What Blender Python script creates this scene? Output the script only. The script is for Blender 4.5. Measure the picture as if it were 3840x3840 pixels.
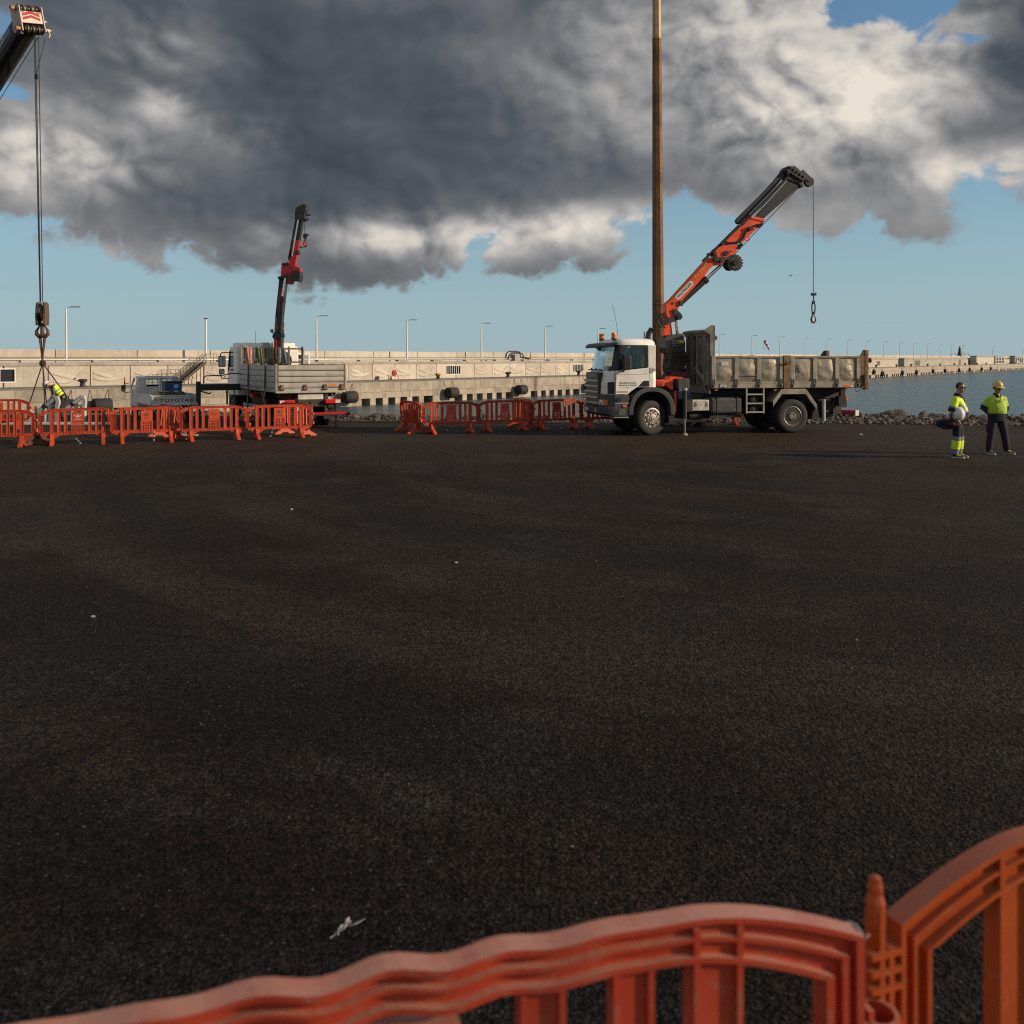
import bpy, bmesh, math, random
from mathutils import Vector, Matrix, noise as mnoise
R = math.radians
rnd = random.Random(7)
scene = bpy.context.scene
COL = scene.collection
for o in list(bpy.data.objects):
    bpy.data.objects.remove(o)

# ------------------------------------------------------------------ camera
F, CX, HY, HC = 3600.0, 1920.0, 1342.0, 2.35        # focal length in px of a 3840 px picture, horizon row, eye height
cam = bpy.data.cameras.new('camera')
cam.sensor_width = 36.0
cam.lens = 36.0 * F / 3840.0
cam.shift_y = -(1920.0 - HY) / 3840.0
cam.clip_start, cam.clip_end = 0.1, 20000.0
cam.dof.use_dof = True
cam.dof.focus_distance = 27.0
cam.dof.aperture_fstop = 3.2
camo = bpy.data.objects.new('camera', cam)
camo.location = (0, 0, HC)
camo.rotation_euler = (R(90), 0, 0)
COL.objects.link(camo)
scene.camera = camo
scene.view_settings.view_transform = 'Standard'
scene.view_settings.look = 'None'
scene.view_settings.exposure = 0.04
scene.view_settings.gamma = 1.0
scene.view_settings.use_curve_mapping = False
scene.cycles.use_denoising = False
scene.cycles.filter_width = 1.15
scene.cycles.sample_clamp_indirect = 2.0
scene.cycles.sample_clamp_direct = 6.0
scene.cycles.blur_glossy = 1.0

def at(px, py, Y):
    return Vector(((px - CX) / F * Y, Y, HC - (py - HY) / F * Y))
def gx(px, Y): return (px - CX) / F * Y

# ------------------------------------------------------------------ node expressions
class E:
    def __init__(s, t, k): s.t, s.k = t, k
    def _m(s, op, *a, clamp=False):
        n = s.t.nodes.new('ShaderNodeMath'); n.operation = op; n.use_clamp = clamp
        for i, v in enumerate((s,) + a):
            if isinstance(v, E): s.t.links.new(v.k, n.inputs[i])
            else: n.inputs[i].default_value = v
        return E(s.t, n.outputs[0])
    def __add__(s, o): return s._m('ADD', o)
    __radd__ = __add__
    def __sub__(s, o): return s._m('SUBTRACT', o)
    def __rsub__(s, o): return (s * -1.0) + o
    def __mul__(s, o): return s._m('MULTIPLY', o)
    __rmul__ = __mul__
    def __truediv__(s, o): return s._m('DIVIDE', o)
    def pow(s, o): return s._m('POWER', o)
    def clamp(s): return s._m('ADD', 0.0, clamp=True)
    def abs(s): return s._m('ABSOLUTE')
    def max(s, o): return s._m('MAXIMUM', o)
    def min(s, o): return s._m('MINIMUM', o)
    def step(s, a, b, c=0.0, d=1.0, smooth=True):
        n = s.t.nodes.new('ShaderNodeMapRange')
        n.interpolation_type = 'SMOOTHSTEP' if smooth else 'LINEAR'
        s.t.links.new(s.k, n.inputs[0])
        for i, v in enumerate((a, b, c, d)): n.inputs[1 + i].default_value = v
        return E(s.t, n.outputs[0])
def vec(t, x, y, z):
    n = t.nodes.new('ShaderNodeCombineXYZ')
    for i, v in enumerate((x, y, z)):
        if isinstance(v, E): t.links.new(v.k, n.inputs[i])
        else: n.inputs[i].default_value = v
    return n.outputs[0]
def sep(t, s):
    n = t.nodes.new('ShaderNodeSeparateXYZ'); t.links.new(s, n.inputs[0])
    return [E(t, n.outputs[i]) for i in range(3)]
def noise(t, v, scale, detail=4, rough=0.55, dist=0.0, color=False, lac=2.0):
    n = t.nodes.new('ShaderNodeTexNoise')
    n.inputs['Scale'].default_value = scale; n.inputs['Detail'].default_value = detail
    n.inputs['Roughness'].default_value = rough; n.inputs['Distortion'].default_value = dist
    n.inputs['Lacunarity'].default_value = lac
    if v is not None: t.links.new(v, n.inputs['Vector'])
    return n.outputs['Color'] if color else E(t, n.outputs['Fac'])
def ramp(t, f, stops):
    n = t.nodes.new('ShaderNodeValToRGB')
    el = n.color_ramp.elements
    while len(el) < len(stops): el.new(0.5)
    for e, (p, c) in zip(el, stops): e.position = p; e.color = (c[0], c[1], c[2], 1)
    t.links.new(f.k, n.inputs[0]); return n.outputs[0]
def mix(t, f, a, b, mode='MIX'):
    n = t.nodes.new('ShaderNodeMix'); n.data_type = 'RGBA'; n.blend_type = mode
    for i, v in ((0, f), (6, a), (7, b)):
        if isinstance(v, E): t.links.new(v.k, n.inputs[i])
        elif hasattr(v, 'is_linked'): t.links.new(v, n.inputs[i])
        elif i == 0: n.inputs[i].default_value = v
        else: n.inputs[i].default_value = (v[0], v[1], v[2], 1)
    return n.outputs[2]

# ------------------------------------------------------------------ sun and sky
SUN_EL = R(19.0)
sd = Vector((0.988, -0.155, 0)).normalized()
SUND = Vector((sd.x * math.cos(SUN_EL), sd.y * math.cos(SUN_EL), math.sin(SUN_EL)))
sun = bpy.data.lights.new('sun', 'SUN')
sun.energy = 5.0; sun.angle = R(0.55); sun.color = (1.0, 0.81, 0.60)
suno = bpy.data.objects.new('sun', sun)
suno.rotation_euler = SUND.to_track_quat('Z', 'Y').to_euler()
COL.objects.link(suno)

world = bpy.data.worlds.new('World'); scene.world = world
world.use_nodes = True
wt = world.node_tree; wt.nodes.clear()
SKY_STRENGTH = 0.1
def build_sky():
    t = wt
    out = t.nodes.new('ShaderNodeOutputWorld'); bg = t.nodes.new('ShaderNodeBackground')
    bg.inputs[1].default_value = SKY_STRENGTH
    t.links.new(bg.outputs[0], out.inputs[0])
    sky = t.nodes.new('ShaderNodeTexSky'); sky.sky_type = 'NISHITA'
    sky.sun_disc = False; sky.sun_elevation = SUN_EL
    sky.sun_rotation = math.atan2(SUND.x, SUND.y)
    sky.air_density = 1.0; sky.dust_density = 0.3; sky.ozone_density = 4.0; sky.altitude = 0
    tc = t.nodes.new('ShaderNodeTexCoord')
    d = tc.outputs['Generated']
    dx, dy, dz = sep(t, d)
    az = dx._m('ARCTAN2', dy)
    el = dz._m('ARCSINE')
    # cloud base line over azimuth (radians), read clockwise
    fc = t.nodes.new('ShaderNodeFloatCurve')
    pts = [(-.60, .135), (-.49, .108), (-.44, .108), (-.36, .100), (-.30, .084), (-.235, .058), (-.20, .060), (-.14, .064),
           (-.07, .066), (-.035, .090), (0.02, .098), (.075, .108), (.13, .122), (.165, .139), (.21, .132), (.28, .122), (.34, .117), (.40, .124),
           (.425, .134), (.45, .150), (.49, .160), (.60, .16)]
    cv = fc.mapping.curves[0]
    while len(cv.points) < len(pts): cv.points.new(.5, .5)
    for p, (a, e) in zip(cv.points, pts): p.location = ((a + .6) / 1.2, e * 2.0); p.handle_type = 'AUTO'
    fc.mapping.update()
    t.links.new(((az + .6) / 1.2).clamp().k, fc.inputs['Value'])
    base = E(t, fc.outputs[0]) * 0.5
    # domain for the billows
    P = vec(t, dx, dy, dz * 1.3)
    wv = t.nodes.new('ShaderNodeVectorMath'); wv.operation = 'MULTIPLY_ADD'
    t.links.new(noise(t, P, 5.0, 3, .5, color=True), wv.inputs[0]); wv.inputs[1].default_value = (.07, .07, .07); t.links.new(P, wv.inputs[2])
    W = wv.outputs[0]
    def field(off, soft=False):
        va = t.nodes.new('ShaderNodeVectorMath'); va.operation = 'ADD'
        t.links.new(W, va.inputs[0]); va.inputs[1].default_value = off
        n1 = noise(t, va.outputs[0], 5.5, 2 if soft else 7, .5)
        bil = None
        for sc, w in ((8.5, .46), (17.5, .27), (37.0, .15)) + (() if soft else ((78.0, .08), (160.0, .04))):
            q = (noise(t, va.outputs[0], sc, 0) * 2.0 - 1.0).abs() * (w * 1.9)
            bil = q if bil is None else bil + q
        return n1 * 0.55 + bil * 0.5
    f0 = field((0, 0, 0))
    f1 = field((.030, -.004, .034), soft=True)
    f2 = field((0, 0, 0), soft=True)
    f3 = field((.010, -.001, .012))
    relief = (f2 - f1) * 1.2 + (f0 - f3) * 0.9
    crisp = f0 - f3
    def blob(px, py, sx, sy, w):
        a = math.atan2(px - CX, F); e = math.atan2((HY - py), F / math.cos(a))
        u = (az - a) / (sx / F); v = (el - e) / (sy / F)
        return (((u * u + v * v) * -1.0)._m('EXPONENT')) * w
    def total(lst):
        s = None
        for b in lst:
            g = blob(*b); s = g if s is None else s + g
        return s
    # thickness of the cloud deck: gaps (negative) and solid cores (positive), given in picture pixels
    gaps = total([(3330, 15, 230, 95, -1.0), (3640, 140, 150, 45, -.6), (60, 345, 120, 55, -.5), (10, 80, 60, 100, -.40),
                  (600, 395, 130, 60, -.42), (2590, 830, 130, 70, -.25), (3830, 560, 150, 80, -.05), (1700, 880, 140, 26, -.12)])
    high = el.step(.40, .75)
    big = noise(t, P, 2.6, 4, .5)
    D = ((el - base) * 9.0).min(0.62) + (f0 - .47) * 1.5 + gaps - high * (big - .40).max(0.0) * 5.0
    alpha = D.step(.0, .20)
    # light: sunlit tops towards the right and a few bright banks, a thick dark middle
    lit = total([(3420, 250, 340, 170, .30), (2880, 150, 560, 300, .40), (3050, 560, 420, 150, .16), (3150, 420, 260, 120, .34), (2750, 470, 130, 60, .25), (1700, 890, 560, 80, .55), (2250, 815, 260, 60, .34), (3650, 640, 190, 70, .50),
                 (60, 560, 260, 160, .46), (350, 620, 220, 120, .20), (600, 395, 110, 70, .40), (560, 170, 260, 110, .18), (880, 520, 150, 80, .14), (2700, 830, 260, 70, .30),
                 (3240, 340, 60, 30, .4), (2340, 250, 350, 260, .12), (300, 950, 200, 40, .2), (3300, 800, 250, 100, .10)])
    dark = total([(1400, 330, 700, 330, .13), (1250, 800, 620, 130, .10), (3800, 230, 130, 150, .20), (700, 60, 500, 120, .05)])
    out_frame = az.abs().step(.50, .80)
    amb = .215 + lit + out_frame * .22 + high * .2 - dark
    edge = (1.0 - D.step(.05, .45)) * .10
    b = amb + relief * (.13 + lit * .80) + crisp * (lit * 1.5 + .10) + edge + (noise(t, W, 3.2, 3, .45) - .5) * .22
    cl = ramp(t, b.clamp(), [(0.0, (.046, .058, .076)), (.14, (.078, .094, .114)), (.30, (.160, .168, .180)), (.5, (.33, .325, .325)), (.72, (.57, .535, .495)), (1.0, (.80, .73, .645))])
    k = 1.0 / SKY_STRENGTH
    cl = mix(t, 1.0, cl, (k, k, k), 'MULTIPLY')
    # a few thin low streaks of cloud
    streak = total([(40, 1072, 90, 16, .8), (1200, 1085, 330, 14, .55), (3390, 1209, 260, 5, .5), (1000, 1030, 70, 14, .5)])
    sal = (streak * (noise(t, vec(t, dx, dy, dz * 7.0), 14, 5, .6) * 2.0 - .35)).clamp()
    skyc = mix(t, 1.0, sky.outputs[0], SKY_TINT, 'MULTIPLY')
    c1 = mix(t, sal * .8, skyc, (1.3, 1.45, 1.75))
    c1 = mix(t, el.step(-.02, .30, .92, 0.15), c1, (3.3, 4.55, 5.05))
    t.links.new(mix(t, alpha, c1, cl), bg.inputs[0])
SKY_TINT = (.80, 1.0, 1.02)
build_sky()
# ------------------------------------------------------------------ materials
def mat(name, color, rough=.6, metal=0.0, c2=None, nscale=3.0, lo=.4, hi=.65, bump=0.0, bscale=40.0, bdist=.01,
        streak=None, speck=None, spec=None, trans=0.0, stretch=(1, 1, 1), rvar=0.0, detail=5):
    m = bpy.data.materials.new(name); m.use_nodes = True
    t = m.node_tree; p = t.nodes['Principled BSDF']
    p.inputs['Base Color'].default_value = (*color, 1)
    p.inputs['Roughness'].default_value = rough; p.inputs['Metallic'].default_value = metal
    if spec is not None: p.inputs['Specular IOR Level'].default_value = spec
    if trans: p.inputs['Transmission Weight'].default_value = trans
    tc = t.nodes.new('ShaderNodeTexCoord').outputs['Object']
    mp = t.nodes.new('ShaderNodeMapping'); mp.inputs['Scale'].default_value = stretch
    t.links.new(tc, mp.inputs[0]); v = mp.outputs[0]
    cur = color
    if c2 is not None:
        cur = mix(t, noise(t, v, nscale, detail, .62).step(lo, hi), cur, c2)
    if streak is not None:                                   # rain streaks: noise drawn out along z
        sc, col, amt, lo2, hi2 = streak
        mp2 = t.nodes.new('ShaderNodeMapping'); mp2.inputs['Scale'].default_value = (sc, sc, sc * .07)
        t.links.new(tc, mp2.inputs[0])
        cur = mix(t, noise(t, mp2.outputs[0], 1.0, 4, .6).step(lo2, hi2) * amt, cur, col)
    if speck is not None:
        sc, col, amt, lo2, hi2 = speck
        cur = mix(t, noise(t, v, sc, 2, .5).step(lo2, hi2) * amt, cur, col)
    if rvar:
        oi = t.nodes.new('ShaderNodeObjectInfo')
        r = E(t, oi.outputs['Random'])
        k = r * (2 * rvar) + (1.0 - rvar)
        cur = mix(t, 1.0, cur, vec(t, k, k, k), 'MULTIPLY')
    if hasattr(cur, 'is_linked'): t.links.new(cur, p.inputs['Base Color'])
    if bump:
        b = t.nodes.new('ShaderNodeBump'); b.inputs['Strength'].default_value = bump; b.inputs['Distance'].default_value = bdist
        t.links.new(noise(t, v, bscale, 4, .6).k, b.inputs['Height']); t.links.new(b.outputs[0], p.inputs['Normal'])
    return m
M = {}
M['white'] = mat('white_paint', (.83, .80, .74), .35, c2=(.74, .705, .64), nscale=1.6, streak=(9, (.42, .38, .32), .25, .55, .8))
M['dark_plastic'] = mat('dark_grey_plastic', (.045, .046, .05), .5, c2=(.075, .07, .065), nscale=5, bump=.1, bscale=60)
M['black'] = mat('black_paint', (.011, .011, .0115), .45, c2=(.022, .019, .017), nscale=6)
M['grime'] = mat('grimy_black_steel', (.014, .013, .013), .62, c2=(.036, .029, .023), nscale=7, bump=.2, bscale=40)
M['rubber'] = mat('tyre_rubber', (.012, .0115, .0115), .8, c2=(.026, .023, .020), nscale=7, bump=.15, bscale=60)
M['rim'] = mat('rim_steel', (.36, .34, .31), .45, .6, c2=(.14, .11, .08), nscale=9)
M['steel'] = mat('dull_steel', (.37, .325, .26), .45, .35, c2=(.23, .20, .165), nscale=2.2, streak=(7, (.12, .10, .08), .5, .5, .75), bump=.25, bscale=14, bdist=.02)
M['steel_panel'] = mat('dented_steel', (.40, .345, .265), .34, .5, c2=(.34, .29, .22), nscale=3.0, bump=.28, bscale=7, bdist=.05, speck=(35, (.12, .10, .075), .3, .64, .72))
M['dark_steel'] = mat('dark_worn_steel', (.085, .078, .07), .5, .25, c2=(.16, .14, .12), nscale=3, streak=(6, (.17, .15, .13), .6, .5, .7), bump=.2, bscale=20)
M['worn_steel'] = mat('worn_brown_steel', (.14, .125, .105), .5, .2, c2=(.25, .22, .175), nscale=2.5, streak=(5, (.06, .05, .045), .7, .45, .65), bump=.2, bscale=20)
M['alu'] = mat('grey_aluminium', (.42, .40, .355), .45, .35, c2=(.32, .30, .26), nscale=2.5, bump=.15, bscale=18)
M['rust'] = mat('rust_brown', (.20, .092, .034), .8, c2=(.085, .040, .020), nscale=1.4, streak=(5, (.30, .15, .05), .7, .5, .72), bump=.4, bscale=12, bdist=.02)
M['rust_frame'] = mat('rusty_steel', (.20, .115, .045), .7, .2, c2=(.11, .06, .03), nscale=6, bump=.3, bscale=25)
M['tan_paint'] = mat('weathered_tan_paint', (.46, .31, .16), .6, c2=(.36, .23, .11), nscale=2, streak=(6, (.20, .10, .04), .4, .5, .7))
M['red'] = mat('orange_red_paint', (.80, .088, .020), .40, c2=(.62, .065, .018), nscale=2.5, speck=(22, (.08, .03, .02), .5, .68, .74))
M['shaded_red'] = mat('shaded_red_paint', (.13, .018, .013), .6, c2=(.05, .02, .017), nscale=4)  # crane red darkened in colour to stand in for shade on the base
M['deep_red'] = mat('deep_red_paint', (.38, .014, .011), .38, c2=(.24, .012, .010), nscale=3)
M['chrome'] = mat('hydraulic_chrome', (.70, .70, .70), .18, 1.0)
M['mirror'] = mat('mirror_glass', (.5, .52, .55), .06, 1.0)
M['amber'] = mat('amber_plastic', (.75, .20, .015), .2, c2=(.55, .12, .01), nscale=12)
M['lamp_red'] = mat('red_lens', (.55, .012, .012), .18)
M['lamp_clear'] = mat('clear_lens', (.62, .62, .60), .12, c2=(.40, .40, .38), nscale=14)
M['yellow'] = mat('yellow_paint', (.62, .40, .03), .5, c2=(.42, .27, .03), nscale=8)
M['blue'] = mat('blue_paint', (.035, .085, .33), .45, c2=(.05, .12, .40), nscale=4)
M['lilac_blue'] = mat('sunbleached_blue_paint', (.20, .27, .60), .5, c2=(.28, .33, .62), nscale=5)
M['crate_blue'] = mat('dark_blue_plastic', (.008, .055, .15), .5, c2=(.012, .075, .19), nscale=5)
M['wood'] = mat('pallet_wood', (.30, .25, .19), .8, c2=(.20, .16, .12), nscale=7, stretch=(1, 8, 8))
M['dark_wood'] = mat('dark_timber', (.055, .045, .035), .8, c2=(.10, .08, .055), nscale=8, stretch=(1, 8, 8))
M['off_white'] = mat('off_white_paint', (.55, .52, .46), .5, c2=(.42, .38, .32), nscale=5)
M['lettering'] = mat('dark_lettering', (.035, .035, .04), .5)
M['light_letter'] = mat('pale_lettering', (.55, .52, .48), .5)
M['grey_paint'] = mat('grey_truck_paint', (.62, .61, .58), .45, c2=(.52, .51, .48), nscale=2)
M['pale_grey'] = mat('pale_grey_paint', (.68, .67, .64), .45, c2=(.56, .55, .53), nscale=3)
M['interior'] = mat('cab_interior', (.03, .03, .033), .8)
M['barrier'] = mat('orange_barrier_plastic', (.50, .060, .015), .45, c2=(.38, .052, .018), nscale=5, speck=(30, (.30, .10, .06), .35, .60, .75), bump=.10, bscale=90, bdist=.004, rvar=.20)
M['barrier_faded'] = mat('faded_red_barrier_plastic', (.47, .052, .021), .40, c2=(.50, .082, .038), nscale=3.5, lo=.42, hi=.75, speck=(24, (.36, .17, .12), .5, .55, .75), bump=.18, bscale=60, bdist=.004)
M['barrier_orange'] = mat('deep_orange_barrier_plastic', (.50, .085, .012), .45, c2=(.42, .070, .014), nscale=4, speck=(28, (.46, .15, .07), .45, .56, .75), bump=.18, bscale=60, bdist=.004)
M['barrier_shaded'] = mat('shaded_barrier_plastic', (.16, .06, .03), .5, c2=(.10, .045, .03), nscale=6)  # barrier plastic darkened in colour for a shaded side
M['lamp_white'] = mat('white_galvanised', (.66, .63, .58), .45)
M['lamp_head'] = mat('grey_lamp_head', (.07, .075, .08), .45)
M['bollard'] = mat('dark_iron', (.028, .025, .024), .6, c2=(.06, .045, .035), nscale=8)
M['pipe'] = mat('silver_pipe', (.40, .41, .42), .4, .4)
M['skin'] = mat('tanned_skin', (.40, .20, .125), .5, c2=(.34, .16, .10), nscale=9)
M['hair'] = mat('dark_hair', (.018, .013, .010), .7)
M['hivis'] = mat('hi_vis_yellow', (.62, .80, .020), .7, c2=(.52, .69, .018), nscale=9, bump=.5, bscale=11, bdist=.03)
M['hivis_green'] = mat('hi_vis_lime', (.42, .60, .055), .75, c2=(.33, .49, .045), nscale=8, bump=.6, bscale=10, bdist=.03)
M['navy'] = mat('navy_cloth', (.010, .0125, .024), .9, c2=(.015, .018, .032), nscale=8, bump=.6, bscale=14, bdist=.03)
M['band'] = mat('reflective_band', (.19, .185, .19), .45)
M['boot'] = mat('brown_boot', (.13, .085, .045), .7)
M['lace'] = mat('green_lace', (.30, .62, .12), .6)
M['hat_yellow'] = mat('yellow_helmet', (.62, .40, .13), .35)
M['hat_white'] = mat('white_helmet', (.66, .64, .62), .3)
M['dark_red'] = mat('dark_red_cloth', (.17, .012, .012), .8)
M['gun_metal'] = mat('galvanised_tube', (.26, .27, .29), .4, .4)
M['pale_tube'] = mat('pale_painted_steel', (.48, .49, .49), .45, c2=(.36, .36, .36), nscale=5)
M['cable'] = mat('dark_wire_rope', (.028, .025, .023), .6)
M['litter'] = mat('white_litter', (.40, .385, .37), .7)
M['hook_rust'] = mat('rusty_hook', (.16, .075, .035), .65, .3, c2=(.09, .05, .03), nscale=12)
M['cream'] = mat('cream_crane_paint', (.52, .45, .35), .5, c2=(.42, .33, .23), nscale=7)
M['sign_red'] = mat('sign_red', (.36, .010, .012), .7)
M['sign_white'] = mat('sign_white', (.50, .465, .43), .6)
M['rope_grooves'] = mat('sheave_cable', (.17, .135, .075), .5, .3)
M['copper'] = mat('copper_tone_guard', (.42, .17, .08), .5, .3, c2=(.30, .11, .06), nscale=9)
STRAP = [mat('strap_' + n, tuple(x * 1.45 for x in c), .85, c2=tuple(x * .75 for x in c), nscale=9, bump=.4, bscale=30) for n, c in
         (('pink', (.34, .17, .14)), ('green', (.085, .12, .07)), ('khaki', (.20, .165, .105)), ('moss', (.13, .16, .09)), ('brown', (.20, .08, .04)), ('slate', (.13, .13, .15)))]

def dusty(m, col, amt):                                       # pale dust and bleaching on the faces that look up
    t = m.node_tree; p = t.nodes['Principled BSDF']; src = p.inputs['Base Color'].links[0].from_socket
    g = t.nodes.new('ShaderNodeNewGeometry'); x, y, z = sep(t, g.outputs['True Normal'])
    v = t.nodes.new('ShaderNodeTexCoord').outputs['Object']
    t.links.new(mix(t, z.step(.55, .9) * (noise(t, v, 9.0, 5, .6).step(.25, .6) * .5 + .5) * amt, src, col), p.inputs['Base Color'])
dusty(M['barrier_faded'], (.58, .275, .19), .9)
dusty(M['barrier_orange'], (.34, .13, .075), .6)
def glass_mat(name, tint, k):
    m = bpy.data.materials.new(name); m.use_nodes = True
    t = m.node_tree; t.nodes.clear()
    o = t.nodes.new('ShaderNodeOutputMaterial'); mx = t.nodes.new('ShaderNodeMixShader')
    tr = t.nodes.new('ShaderNodeBsdfTransparent'); tr.inputs[0].default_value = (*tint, 1)
    gl = t.nodes.new('ShaderNodeBsdfGlossy'); gl.inputs['Roughness'].default_value = .03
    fr = t.nodes.new('ShaderNodeFresnel'); fr.inputs[0].default_value = 1.5
    t.links.new((E(t, fr.outputs[0]) * k).clamp().k, mx.inputs[0])
    t.links.new(tr.outputs[0], mx.inputs[1]); t.links.new(gl.outputs[0], mx.inputs[2]); t.links.new(mx.outputs[0], o.inputs[0])
    return m
M['glass'] = glass_mat('cab_glass', (.78, .84, .84), 1.3)
M['screen'] = glass_mat('windscreen_glass', (.62, .72, .74), 3.0)
M['dark_glass'] = mat('dark_window_glass', (.02, .022, .025), .08)
M['lens_dark'] = mat('sunglass_lens', (.006, .006, .008), .08)

def concrete(name, base, dark, boards=0.0, stain=.5, rusty=.25):
    m = bpy.data.materials.new(name); m.use_nodes = True
    t = m.node_tree; p = t.nodes['Principled BSDF']; p.inputs['Roughness'].default_value = .85
    tc = t.nodes.new('ShaderNodeTexCoord').outputs['Object']
    oi = t.nodes.new('ShaderNodeObjectInfo')
    off = t.nodes.new('ShaderNodeVectorMath'); off.operation = 'ADD'
    r = E(t, oi.outputs['Random'])
    t.links.new(tc, off.inputs[0]); t.links.new(vec(t, r * 97.0, r * 41.0, 0.0), off.inputs[1])
    v = off.outputs[0]
    x, y, z = sep(t, v)
    n1 = noise(t, v, .35, 6, .62); n2 = noise(t, v, 2.2, 5, .6)
    c = mix(t, (n1 * .65 + n2 * .35).step(.38, .66), base, dark)
    st = noise(t, vec(t, x * 2.3, y * 2.3, z * .10), 1.0, 5, .62).step(.52, .74)
    c = mix(t, st * stain, c, tuple(d * .55 for d in dark))
    rs = noise(t, vec(t, x * 1.1 + 40.0, y * 1.1, z * .16), 1.0, 4, .6).step(.62, .76)
    c = mix(t, rs * rusty, c, (.27, .13, .055))
    k = r * .22 + .89
    c = mix(t, 1.0, c, vec(t, k, k, k), 'MULTIPLY')
    t.links.new(c, p.inputs['Base Color'])
    b = t.nodes.new('ShaderNodeBump'); b.inputs['Strength'].default_value = .5; b.inputs['Distance'].default_value = .04
    h = noise(t, v, 3.0, 6, .65)
    if boards: h = h + ((z * boards)._m('FRACT').step(.90, 1.0)) * -.8
    t.links.new(h.k, b.inputs['Height']); t.links.new(b.outputs[0], p.inputs['Normal'])
    return m
M['wall_concrete'] = concrete('cast_concrete', (.48, .43, .36), (.37, .33, .27), boards=1.6, stain=.45, rusty=.15)
M['relief_concrete'] = concrete('relief_concrete', (.51, .46, .385), (.41, .365, .305), stain=.2, rusty=.05)
M['cap_concrete'] = concrete('weathered_cap_concrete', (.40, .365, .31), (.26, .235, .205), stain=.7, rusty=.12)
M['quay_concrete'] = concrete('stained_quay_concrete', (.35, .305, .245), (.22, .19, .15), stain=.75, rusty=.45)
M['quay_base'] = concrete('wet_quay_concrete', (.40, .36, .29), (.22, .19, .15), stain=.6, rusty=.3)
M['deck_concrete'] = concrete('deck_concrete', (.15, .14, .125), (.105, .098, .09), stain=.2, rusty=.05)

def ground_mat():
    m = bpy.data.materials.new('dark_asphalt_gravel'); m.use_nodes = True
    t = m.node_tree; p = t.nodes['Principled BSDF']
    v = t.nodes.new('ShaderNodeTexCoord').outputs['Object']
    x, y, z = sep(t, v)
    oc = [noise(t, v, sc, 1, .5) for sc in (130.0, 62.0, 30.0, 14.0, 6.0)]
    fine, mid = oc[0], oc[2]
    grain = None
    for q, w in zip(oc, (2.8, 3.2, 2.8, 1.7, .9)):
        g = (q - .5) * w; grain = g if grain is None else grain + g
    vo = t.nodes.new('ShaderNodeTexVoronoi'); vo.inputs['Scale'].default_value = 42.0; t.links.new(v, vo.inputs['Vector'])
    cell = E(t, vo.outputs['Distance'])
    sepc = t.nodes.new('ShaderNodeSeparateColor'); t.links.new(vo.outputs['Color'], sepc.inputs[0]); rc = E(t, sepc.outputs[0]); rc2 = E(t, sepc.outputs[1])
    big = noise(t, v, .17, 5, .62); big2 = noise(t, vec(t, x + 31.0, y * 1.5, z), .30, 5, .65)
    tracks = noise(t, vec(t, x * .10 + y * .34, x * .30 - y * .04, 0.0), 1.6, 6, .66)
    c = mix(t, big.step(.38, .62), (.0135, .0080, .0056), (.0270, .0175, .0118))
    c = mix(t, big2.step(.50, .68) * .65, c, (.0190, .0178, .0175))
    c = mix(t, tracks.step(.50, .68) * .75, c, (.037, .0295, .0245))
    ex, ey = x - 9.0, y - 23.0                                 # sweeping turns of lorries round the works
    rad = (ex * ex + ey * ey)._m('SQRT'); ang = ey._m('ARCTAN2', ex)
    arcs = noise(t, vec(t, rad * .62, ang * 1.1, 0.0), 1.0, 4, .58)
    c = mix(t, arcs.step(.52, .68) * .48, c, (.044, .0315, .0225))
    c = mix(t, arcs.step(.46, .36) * .60, c, (.0125, .0105, .0098))
    c = mix(t, y.step(19.0, 29.0) * .55, c, (.054, .038, .026))   # browner and paler towards the far side of the lot
    k = (grain + rc * .7 + .46).max(.12)
    c = mix(t, 1.0, c, vec(t, k, k, k), 'MULTIPLY')
    c = mix(t, (rc2.step(.93, .985, smooth=False) * cell.step(.55, .15)) * .75, c, (.10, .088, .075))
    wn = noise(t, v, 6.0, 2, .5)
    c = mix(t, (wn.step(.79, .82)) * .7, c, (.30, .27, .23))
    t.links.new(c, p.inputs['Base Color'])
    t.links.new((mid * .25 + .62).k, p.inputs['Roughness'])
    p.inputs['Specular IOR Level'].default_value = .10
    b = t.nodes.new('ShaderNodeBump'); b.inputs['Strength'].default_value = .9; b.inputs['Distance'].default_value = .02
    t.links.new((oc[1] * .8 + cell * -.7 + mid * 1.0 + oc[3] * 1.2).k, b.inputs['Height'])
    t.links.new(b.outputs[0], p.inputs['Normal'])
    return m
M['ground'] = ground_mat()

def water_mat():
    m = bpy.data.materials.new('harbour_water'); m.use_nodes = True
    t = m.node_tree; p = t.nodes['Principled BSDF']
    p.inputs['Base Color'].default_value = (.030, .068, .088, 1); p.inputs['Roughness'].default_value = .22
    p.inputs['IOR'].default_value = 1.33
    v = t.nodes.new('ShaderNodeTexCoord').outputs['Object']
    x, y, z = sep(t, v)
    w = vec(t, x * .55, y * 1.0, 0.0)
    h = noise(t, w, .9, 6, .68, .6) * 1.3 + noise(t, w, .22, 4, .6) * 2.4
    b = t.nodes.new('ShaderNodeBump'); b.inputs['Strength'].default_value = 1.0; b.inputs['Distance'].default_value = .42
    t.links.new(h.k, b.inputs['Height']); t.links.new(b.outputs[0], p.inputs['Normal'])
    return m
M['water'] = water_mat()
M['rock'] = mat('grey_brown_rock', (.098, .080, .064), .85, c2=(.050, .043, .038), nscale=2.5, bump=.8, bscale=9, bdist=.05, speck=(14, (.16, .135, .105), .6, .55, .7), rvar=.3)
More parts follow.
